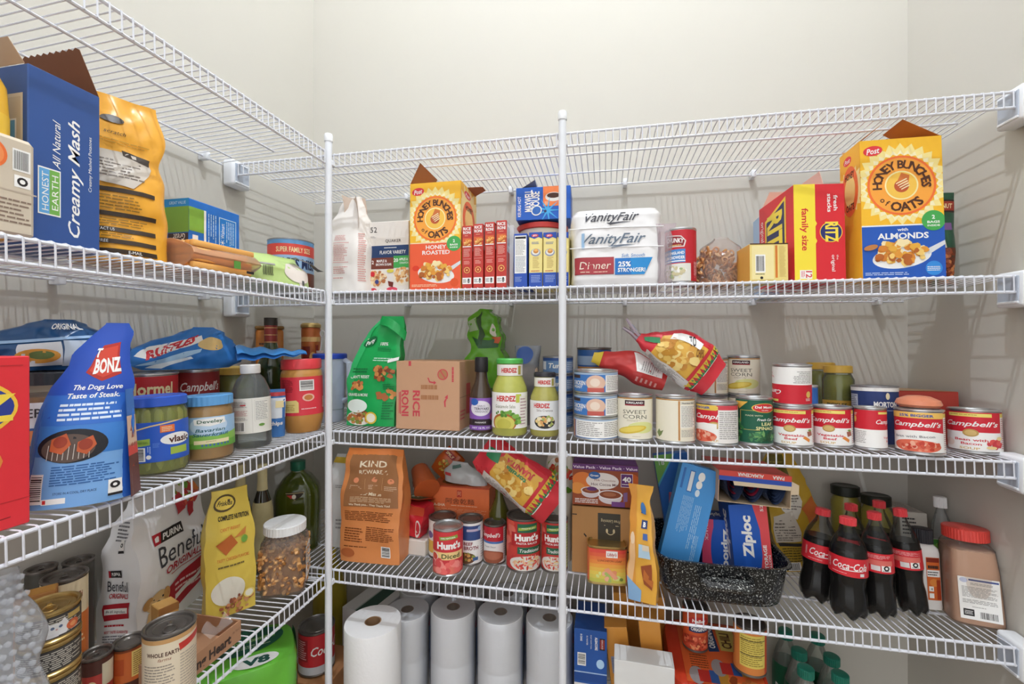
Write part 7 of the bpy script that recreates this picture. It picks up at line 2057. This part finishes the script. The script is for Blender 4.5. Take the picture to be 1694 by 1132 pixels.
# jars with dark lids, flat box
for u, y, vt, wpx, lab in ((1404, 1.29, 806, 56, 'jar with a black lid farther back behind the cola bottles'), (1456, 1.235, 822, 58, 'jar with a black lid just behind the cola bottles')):
    p, r, h = cylspot('B4', u, wpx, y=y, vt=vt)
    r = min(r, .034)
    t = jar('sauce_jar', lab, p, r, h, None, M('#8a8038', rough=.3, coat=.4, var=.15), M('#20231c', rough=.4), lid_h=.02, lidr=r * .92, lean_=lean('B4', p.x), group='black-lidded jars')
x0, x1, y = atY(1496, 1.21), atY(1541, 1.21), 1.21
xm = (x0 + x1) / 2
p = base('B4', xm, y) + Vector((0, 0, .003))
carton('pasta_box', 'grey-white carton standing in the corner behind the cola bottles', 'box', p, x1 - x0, .11, zat(852, xm, y) - p.z, '#bdb7ac', {'front': lambda a: (a.lines(8, 6, 60, 30, 5, K_), a.lines(8, 40, 90, 90, 10, INK_GREY)), 'top': lambda a: (a.rect(30, 4, 34, 96, ink('#7a6a5a')), a.lines(40, 10, 94, 90, 7, INK_GREY))}, rz=-4, **lean('B4', xm))
# clear bottle
p, r, h = cylspot('B4', 1566, 40, y=1.19, vt=826)
t = thing('water_bottle', 'empty clear plastic bottle with a white cap behind the red-lidded jar', 'bottle', p, 0, **lean('B4', p.x))
lathe_part(t, 'bottle', [(0, .002), (r * .9, .002), (r, .008), (r, h * .62), (r * .9, h * .72), (r * .5, h * .84), (r * .36, h * .88), (r * .36, h * .93)], clear('#f2f4f4', .13, .05))
ribbed_lid(t, r * .56, h * .89, h, M('#e4e4e4', rough=.4), 28, name='cap')
# glue bottle
c = hit('B4', 1543, 1014)
D = depth(c.x, c.y)
hw = 23 * D / F * .86
t = thing('squeeze_bottle', 'flat white bottle with a black cap and an orange label beside the cola bottles', 'bottle', c + Vector((0.002, .022, 0)), 2, **lean('B4', c.x))
h = zat(878, c.x, c.y + .02) - c.z
g = G(); g.lathe([(0, .001), (hw * .97, .001), (hw, .005), (hw, h * .70), (hw * .93, h * .76), (hw * .55, h * .82), (hw * .5, h * .85), (0, h * .85)], M('#e2dfdc', rough=.35), n=44, sq=(4.5, 1, .6))
a = Art(hw * 1.9, h * .6); a.rect(38, 4, 92, 92, ink('#c8602c')); a.rect(40, 5, 90, 14, ink('#7a2a1c')); a.lines(44, 18, 86, 27, 1, K_, fill=.7); a.rect(40, 30, 90, 44, W_); a.lines(42, 32, 88, 42, 2, K_); a.ell(66, 56, 18, 8, ink('#d8803c'), 18); a.rect(44, 64, 62, 74, W_); a.text('4', 54, 69, 6, K_); a.rect(44, 78, 62, 88, W_); a.rect(74, 50, 90, 90, ink('#9c3a20'))
g.art(a, lambda x_, y_, o: (x_, -hw * .6 * (1 - min(.999, abs(x_ / hw)) ** 4.5) ** (1 / 4.5) - .0006 - o, y_ + h * .08), cell=(.005, None)); g.build('bottle', t)
ribbed_lid(t, hw * .68, h * .82, h, M('#26252a', rough=.4), 30, name='cap')
# green salad pack glimpsed
x, y = atY(1564, 1.145), 1.145
p = base('B4', x, y)
bag('snack_pouch', 'green and purple pouch glimpsed between the flat white bottle and the red-lidded jar', 'pouch', p, zat(898, x, y) - p.z, [(0, .018), (1, .016)], [(0, .016), (.7, .014), (1, .002)], M('#b5b0a6', rough=.3), lambda a: (a.rect(0, 0, 100, 56, ink('#3f7a34')), a.poly([(0, 10), (60, 0), (100, 30), (60, 40)], ink('#7ab04a')), a.ell(60, 62, 40, 14, ink('#7a2a5a'), 16)), cy=[(0, .016), (1, .016)], seed=91)
# red-lidded jar of drink powder
c = hit('B4', 1660, 1046)
t = thing('powder_jar', 'large clear jar of pinkish beige powder with a red lid and white label', 'jar', Vector((c.x - .018, c.y + .052, deck('B', 3, c.x, c.y + .05) + .003)), -14, **lean('B4', c.x))
D = depth(c.x, c.y + .05)
h = zat(873, c.x - .02, c.y + .05) - c.z
a_ = .046
pw_ = M('#cfa98f', rough=.8, var=.06)
g = G(); g.lathe([(0, .003), (a_ * .97, .003), (a_ * .985, .01), (a_ * .93, h * .55), (a_ * .84, h * .78), (0, h * .78)], pw_, n=48, sq=(5, .92, 1.0)); g.build('powder', t)
g = G(); g.lathe([(0, 0), (a_ * .98, 0), (a_, .008), (a_ * .95, h * .55), (a_ * .86, h * .80), (a_ * .70, h * .855), (a_ * .64, h * .87), (a_ * .64, h * .9)], clear('#f6f0ec', .06, .08, .3), n=48, sq=(5, .92, 1.0)); g.build('jar', t)
g = G(); a = Art(a_ * 1.36, h * .44); a.rect(0, 0, 100, 100, W_); a.rect(26, 4, 98, 8, ink('#3a4a8a')); a.ell(14, 8, 10, 6, ink('#b8bcd4'), 16); a.lines(30, 12, 84, 18, 2, INK_GREY); a.lines(8, 22, 94, 48, 9, INK_GREY); a.lines(8, 52, 94, 62, 3, INK_GREY); a.rect(8, 76, 34, 92, K_); a.lines(11, 79, 31, 89, 3, W_); a.barcode(44, 78, 94, 96, 16, bg=False); a.lines(30, 68, 70, 71, 1, INK_GREY)
g.art(a, lambda x_, y_, o: (x_, -(a_ * (.985 - .075 * (y_ + h * .07) / (h * .55))) - .001 - o, y_ + h * .07)); g.build('label', t)
m = M('#cf4038', rough=.35)
ribbed_lid(t, a_ * .78, h * .875, h, m, 44)

# ================================================================ lowest shelf
# paper towels
pt = M('#efeff0', rough=.75, bump=.15, scale=120, var=.015)
kr = M('#8a6a4c', rough=.8)
def roll(loc, r, h, label, wrapped, group):
    loc = Vector(loc) + Vector((0, 0, .004))
    t = thing('paper_towel_roll', label, 'paper towel', loc, facing(loc[0], loc[1]), group=group)
    ri = r * .30
    g = G(); g.lathe([(ri, .001), (r * .98, .001), (r, .004), (r, h - .004), (r * .985, h), (ri, h), (ri, h * .3)], pt, n=48)
    g.build('paper', t)
    g = G(); g.lathe([(ri * .98, h * .3), (ri * .98, h - .001), (ri * .86, h - .001), (ri * .86, h * .3)], kr, n=32); g.lathe([(0, h * .5), (ri * .86, h * .5)], M('#5a4632', rough=.8), n=32); g.build('cardboard_core', t)
    if wrapped:
        g = G(); g.lathe([(r + .002, .002), (r + .0022, h * .48), (r + .0005, h * .5), (r + .0022, h * .52), (r + .002, h - .004), (r * .95, h + .0015), (ri * .6, h + .0012), (0, h + .0008)], clear('#f8f9fb', .1, .14, .35), n=48)
        a = Art(math.pi * r, h * .9); a.rect(93, 4, 100, 100, ink('#3a66a8')); a.rect(0, 10, 5, 100, ink('#4a72b0')); a.poly([(93, 4), (88, 14), (93, 16)], ink('#b03a3c'))
        g.art(a, lambda x_, y_, o: ((r + .0025 + o) * math.sin(x_ / r), -(r + .0025 + o) * math.cos(x_ / r), y_ + .01), cell=(r * .15, None)); g.build('plastic_wrap', t)
    return t
z5 = lambda x, y: deck('B', 4, x, y) + .003
def rollspot(u, y, wpx, vt):
    p, r, h = cylspot('B5', u, wpx, y=y, vt=vt)
    return p, r, h
p, r, h = rollspot(617, 1.03, 103, 1030)
roll(p, min(r, .069), h, 'loose unwrapped paper towel roll standing in front of the wrapped rolls', False, None)
pr = None
for k, (u, vt, wpx) in enumerate(((674, 1010, 72), (750, 1006, 79), (828, 1014, 79), (909, 1024, 80))):
    p, r, h = rollspot(u, 1.165, wpx, vt)
    roll(p, min(r, .0605), h, ['wrapped paper towel roll partly behind the loose roll', 'wrapped paper towel roll second along from the loose roll', 'wrapped paper towel roll third along from the loose roll', 'wrapped paper towel roll behind the middle pole'][k], True, 'wrapped paper towel rolls')
for k, (u, vt) in enumerate(((694, 962), (768, 962), (840, 962), (912, 962))):
    p, r, h = rollspot(u, 1.295, 66, 972 + 6 * k)
    roll(p, min(.058, r), h, 'wrapped paper towel roll of the rear row, ' + ['closest to the white green-striped box', 'second in that row', 'third in that row', 'at the far end of that row'][k], True, 'wrapped paper towel rolls')
# white and green box
x, y = atY(592, 1.19), 1.19
p = base('B5', x, y)
carton('striped_box', 'white carton with a dark green stripe behind the loose paper towel roll', 'box', p, .12, .14, zat(1012, x, y) - p.z, '#cfccca', {'front': lambda a: (a.vlines(8, 36, 20, 64, 2, K_), a.lines(6, 60, 24, 90, 5, INK_GREY)), 'top': lambda a: (a.rect(42, 0, 76, 100, ink('#1f4034')), a.rect(38, 0, 42, 100, ink('#9aa39c')))}, rz=-12, rough=.5)
# albacore carton
x0, x1, y = atY(950, 1.10), atY(1004, 1.10), 1.10
xm = (x0 + x1) / 2
p = base('B5', xm, y)
h = zat(1043, xm, y) - p.z
def alb(a):
    a.rect(0, 0, 100, 36, ink('#234f98')); a.rect(0, 36, 100, 37, ink('#9fb8dc')); a.rect(0, 37, 100, 44, ink('#1f4486')); a.rect(0, 46, 100, 100, ink('#d8d6d4'))
    a.rect(78, 6, 94, 16, K_); a.rect(79, 7, 93, 15, ink('#8a2f2c')); a.text('KIRKLAND', 86, 11, 4, W_, w=8, rot=-90); a.text('ALBACORE', 68, 11, 8, W_, w=11, bold=.03, rot=-90); a.text('SOLID WHITE TUNA', 52, 10, 4, W_, w=12, rot=-90); a.text('IN WATER', 40, 9, 5, W_, w=8, rot=-90); a.text('8 CANS', 22, 7, 6, W_, w=6, bold=.03, rot=-90); a.barcode(10, 20, 36, 31, 12, vert=True); a.ell(80, 28, 12, 4, ink('#a8cdee'), 18)
carton('tuna_carton', 'blue carton of albacore tuna standing beside the wrapped paper towels', 'box', p, x1 - x0, .12, h, '#234f98', {'front': alb}, ry=0, rz=0, cols={'top': '#1f4486'})
# orange cartons
def orange_art(a):
    a.rect(14, 24, 40, 38, ink('#8a90a8')); a.vlines(16, 25, 38, 37, 5, ink('#5a6078')); a.blobs(60, 60, 16, 7, 10, 9, [ink('#2a4a9c'), ink('#3a62b4')], 4)
for u0, u1, y, vt, lab, rzz, ryy in ((1014, 1100, 1.23, 985, 'tall orange carton at the wall behind the smaller orange ones', 0, 0), (1024, 1062, 1.115, 1040, 'orange carton with a blue print leaning beside the tuna carton', 0, -7), (1076, 1112, 1.11, 1030, 'orange carton with a striped edge beside the red chili pack', 0, -5)):
    x0, x1 = atY(u0, y), atY(u1, y)
    xm = (x0 + x1) / 2
    p = base('B5', xm, y)
    carton('pet_treat_carton', lab, 'box', p, x1 - x0, .05 if y < 1.2 else .1, zat(vt, xm, y) - p.z, '#cf8a3c', {'front': orange_art} if y < 1.2 else None, rz=rzz, ry=ryy, group='orange pet treat cartons', cols={'left': '#c2b49c'})
x0, x1, y = atY(1016, 1.03), atY(1116, 1.03), 1.03
xm = (x0 + x1) / 2
p = base('B5', xm, y)
carton('white_carton', 'plain white carton with a broad lid in front of the orange cartons', 'box', p, x1 - x0, .055, zat(1099, xm, y) - p.z, '#dedfde', {'front': lambda a: a.rect(0, 22, 100, 23, ink('#bdbdbd'))}, rz=-2, rough=.5)
# chili pack
x, y = atY(1186, 1.10), 1.06
p = base('B5', x, y)
h = .105
t = thing('chili_pack', 'shrink-wrapped red pack of chili cans on the lowest shelf under the roasting pan', 'pack', p + Vector((0, 0, .12)), 0, rx=10)
g = G(); g.lathe([(0, 0), (.95, 0), (1, .01), (1, h - .014), (.97, h - .003), (.9, h), (0, h + .001)], M('#b8361f', rough=.25, var=.08), n=56, sq=(6, .105, .10), c=(0, .1))
a = Art(.20, .19); a.rect(14, 4, 96, 96, ink('#c9562a')); a.poly([(20, 12), (40, 8), (44, 30), (40, 42), (22, 40)], ink('#d8a84a')); a.poly([(22, 14), (38, 10), (41, 28), (37, 39), (24, 37)], ink('#a82a24')); a.text('Nalley', 31, 25, 8, W_, w=24, bold=.03, rot=90); a.poly([(44, 8), (56, 6), (58, 48), (46, 50)], ink('#22355a')); a.text('ORIGINAL', 51, 28, 7, W_, w=32, bold=.03, rot=90); a.rect(60, 8, 80, 46, ink('#b8a050')); a.text('CHILI', 68, 30, 11, ink('#4a2a14'), w=24, bold=.03, rot=90)
a.lines(22, 56, 42, 76, 6, ink('#6a3a1c'))
for cx_, cy_ in ((40, 86), (66, 72)):
    a.ell(cx_ - 14, cy_, 8, 12, ink('#8a8484'), 16); a.rect(cx_ - 12, cy_ - 8, cx_, cy_ + 8, ink('#a82a24')); a.rect(cx_, cy_ - 9, cx_ + 9, cy_ + 8, ink('#2f4f8a')); a.rect(cx_ + 9, cy_ - 8, cx_ + 20, cy_ + 8, ink('#a8782c'))
a.blobs(74, 92, 18, 8, 20, 4, [ink('#a8582c'), ink('#7f3a1c'), ink('#c8783c')], 5)
g.art(a, lambda x_, y_, o: (x_, .005 + y_, h + .0016 + o)); g.build('wrapped_cans', t)
carton('shipping_carton', 'kraft shipping carton carrying the chili pack on the lowest shelf', 'box', base('B5', x, 1.055), .20, .19, .10, '#8f6a48', None, rough=.8)
tz = p.z + .12 + h
# cans standing on the pack
def beans(a):
    a.rect(0, 0, 100, 100, ink('#c8502a')); a.rect(0, 0, 100, 14, ink('#b8452a')); a.ell(60, 22, 28, 12, ink('#b02a28'), 20); a.text('Nalley', 60, 21, 9, W_, w=34, bold=.03); a.rect(34, 34, 92, 52, ink('#22345c')); a.text('ORIGINAL', 62, 43, 9, W_, w=46, bold=.03); a.ell(52, 82, 46, 22, ink('#b0402a'), 24); a.blobs(54, 80, 38, 18, 50, 5, [ink('#d8684a'), ink('#c04a34'), ink('#e08a5c'), ink('#8f2f20')], 3)
x, y = atY(1150, 1.15), 1.15
b = Vector((x, y, tz + math.tan(R(10)) * (y - 1.06) + .006))
can('chili_can', 'orange-red chili can standing on the shrink-wrapped chili pack', 'can', b, .028, max(.07, zat(1000, x, y) - b.z), '#c8502a', beans, top='dark')
x, y = atY(1240, 1.10), 1.10
b = Vector((x, y, tz + math.tan(R(10)) * (y - 1.06) - .045))
def yellow_can(a):
    a.rect(0, 0, 100, 100, ink('#cf7a3c')); a.rect(30, 8, 84, 84, ink('#d8c25c')); a.lines(33, 12, 80, 80, 14, ink('#8a742c')); a.rect(31, 20, 83, 21.5, K_); a.rect(31, 54, 83, 55.5, K_); a.rect(84, 0, 100, 100, ink('#c8482a')); a.vlines(6, 30, 14, 80, 3, ink('#6a5a3a'))
can('chili_can', 'tall can with a pale yellow nutrition panel beside the green-capped bottles', 'can', Vector((x, y, tz + math.tan(R(10)) * (y - 1.06) + .012)), .033, zat(1034, x, y) - tz - .011, '#cf7a3c', yellow_can, top='dark')
# sparkling water bottles
for k, (u, v, y) in enumerate(((1300, 1042, 1.285), (1352, 1050, 1.285), (1322, 1075, 1.21), (1376, 1085, 1.21), (1333, 1104, 1.13), (1390, 1114, 1.13))):
    x = atY(u, y)
    p = base('B5', x, y)
    h = zat(v, x, y) - p.z
    t = thing('sparkling_water_bottle', 'clear bottle with a green cap, ' + ['rear row beside the yellow nutrition can', 'rear row next to the wall', 'middle row beside the yellow nutrition can', 'middle row next to the wall', 'front row beside the yellow nutrition can', 'front row next to the wall'][k], 'bottle', p, facing(x, y), group='green-capped water bottles')
    r = .031
    lathe_part(t, 'bottle', [(0, .001), (r * .9, .001), (r, .008), (r, h * .62), (r * .96, h * .68), (r * .72, h * .80), (r * .45, h * .89), (r * .40, h * .92), (r * .40, h * .95)], clear('#eef3ee', .14, .05))
    lathe_part(t, 'label', [(r + .0006, h * .2), (r + .0006, h * .60), (r * .975, h * .675)], M('#1d5a40', rough=.35), n=32)
    g = G(); a = Art(.07, h * .3); a.text('perrier', 50, 40, 22, W_, w=70, bold=.04)
    g.art(a, lambda x_, y_, o: ((r + .0008 + o) * math.sin(x_ / r), -(r + .0008 + o) * math.cos(x_ / r), y_ + h * .28), cell=(r * .15, None)); g.build('lettering', t)
    ribbed_lid(t, r * .52, h * .92, h, M('#1c6a58', rough=.35), 26, name='cap')
# juice pack under the side shelf
p = at_ray('L5', 428, .99)
carton('shipping_carton', 'kraft carton under the green juice pack on the lowest side shelf', 'box', p + Vector((0, -.11, 0)), .2, .18, .155, '#8f6a48', None, rz=40, rough=.8)
zt = p.z + .159
t = thing('juice_pack', 'green shrink-wrapped pack of vegetable juice cans below the side shelf', 'pack', Vector((p.x + .0, p.y - .06, zt)), 42)
h = .60 - zt
g = G(); g.lathe([(0, 0), (.96, 0), (1, .012), (1, h - .02), (.95, h - .005), (.86, h), (0, h + .001)], M('#62b23a', rough=.2, var=.06), n=56, sq=(4, .118, .085), c=(0, .09))
a = Art(.22, .16); a.ell(56, 36, 36, 30, ink('#1f5a44'), 30); a.rect(36, 32, 84, 40, ink('#4f9a3c')); a.text('LOW SODIUM', 60, 36, 5, W_, w=40); a.lines(40, 46, 80, 54, 2, ink('#b8d8b0')); a.ell(66, 86, 20, 13, W_, 28); a.text('V8', 66, 86, 14, ink('#1f4a40'), w=24, bold=.05)
g.art(a, lambda x_, y_, o: (x_, .01 + y_, h + .0014 + o)); a = Art(.2, h); a.ell(50, 60, 22, 24, W_, 24); a.text('V8', 50, 60, 22, ink('#1f4a40'), w=24, bold=.05); a.poly([(0, 70), (30, 60), (30, 100), (0, 100)], ink('#d8603c'))
g.art(a, lambda x_, y_, o: (x_, .09 - .085 * (1 - min(.999, abs(x_ / .118)) ** 4) ** .25 - .0008 - o, y_), cell=(.01, None)); a = Art(.13, h); a.poly([(20, 20), (90, 4), (94, 24), (24, 40)], ink('#1f5a44')); a.text('Sodium', 58, 22, 12, W_, w=56, bold=.03, rot=12); a.blobs(60, 70, 34, 24, 16, 12, [ink('#d8603c'), ink('#3f8a3a'), ink('#e0a03c')], 4)
g.art(a, lambda x_, y_, o: (.118 * (1 - min(.999, abs(x_ / .085)) ** 4) ** .25 + .0008 + o, .09 + x_, y_), cell=(.01, None)); g.build('wrapped_cans', t)
# second red topped pack beside it
p = at_ray('L5', 352, .79)
t = thing('tomato_pack', 'red and orange pack glimpsed through the side shelf beside the juice pack', 'pack', p + Vector((-.025, -.03, 0)), 40)
g = G(); g.lathe([(0, 0), (.96, 0), (1, .01), (1, .26), (.9, .285), (0, .286)], M('#c8452c', rough=.3, var=.1), n=40, sq=(4, .05, .05), c=(0, .05)); g.build('wrapped_cans', t)
# cola can on a kraft carton behind the pole
x, y = atY(524, 1.075), 1.075
p = base('B5', x, y)
zk = zat(1112, x, y - .02) - p.z
carton('shipping_carton', 'kraft carton under the red can beside the corner pole', 'box', base('B5', x + .005, y - .06), .13, .15, zk, '#a8744a', None, rough=.75)
b = Vector((x, y, p.z + zk + .003))
def colac(a):
    a.rect(0, 0, 100, 80, ink('#b3262c')); a.rect(8, 10, 34, 66, ink('#8a2024')); a.lines(11, 13, 32, 62, 9, ink('#d8a8a8')); a.text('Coca‑Cola', 78, 40, 24, W_, w=76, bold=.012, shear=.35); a.rect(0, 80, 100, 100, ink('#b8bcc2'))
can('cola_can', 'wide red can with white script beside the corner pole on a kraft carton', 'can', b, .045, zat(1032, x, y) - b.z, '#b3262c', colac, top='dark')
# more goods glimpsed at the back of the corner
p = base('B5', -.85, 1.27)
t = thing('oil_jug', 'tall yellowish plastic jug in the dark corner below the nut jar', 'jug', p, 20)
lathe_part(t, 'jug', [(0, 0), (.05, 0), (.052, .01), (.05, .2), (.03, .27), (.016, .3), (0, .3)], M('#8f7f24', rough=.25, coat=.4, var=.15))
lathe_part(t, 'cap', [(.018, .298), (.018, .325), (0, .325)], M('#b8a02c', rough=.4), n=24)
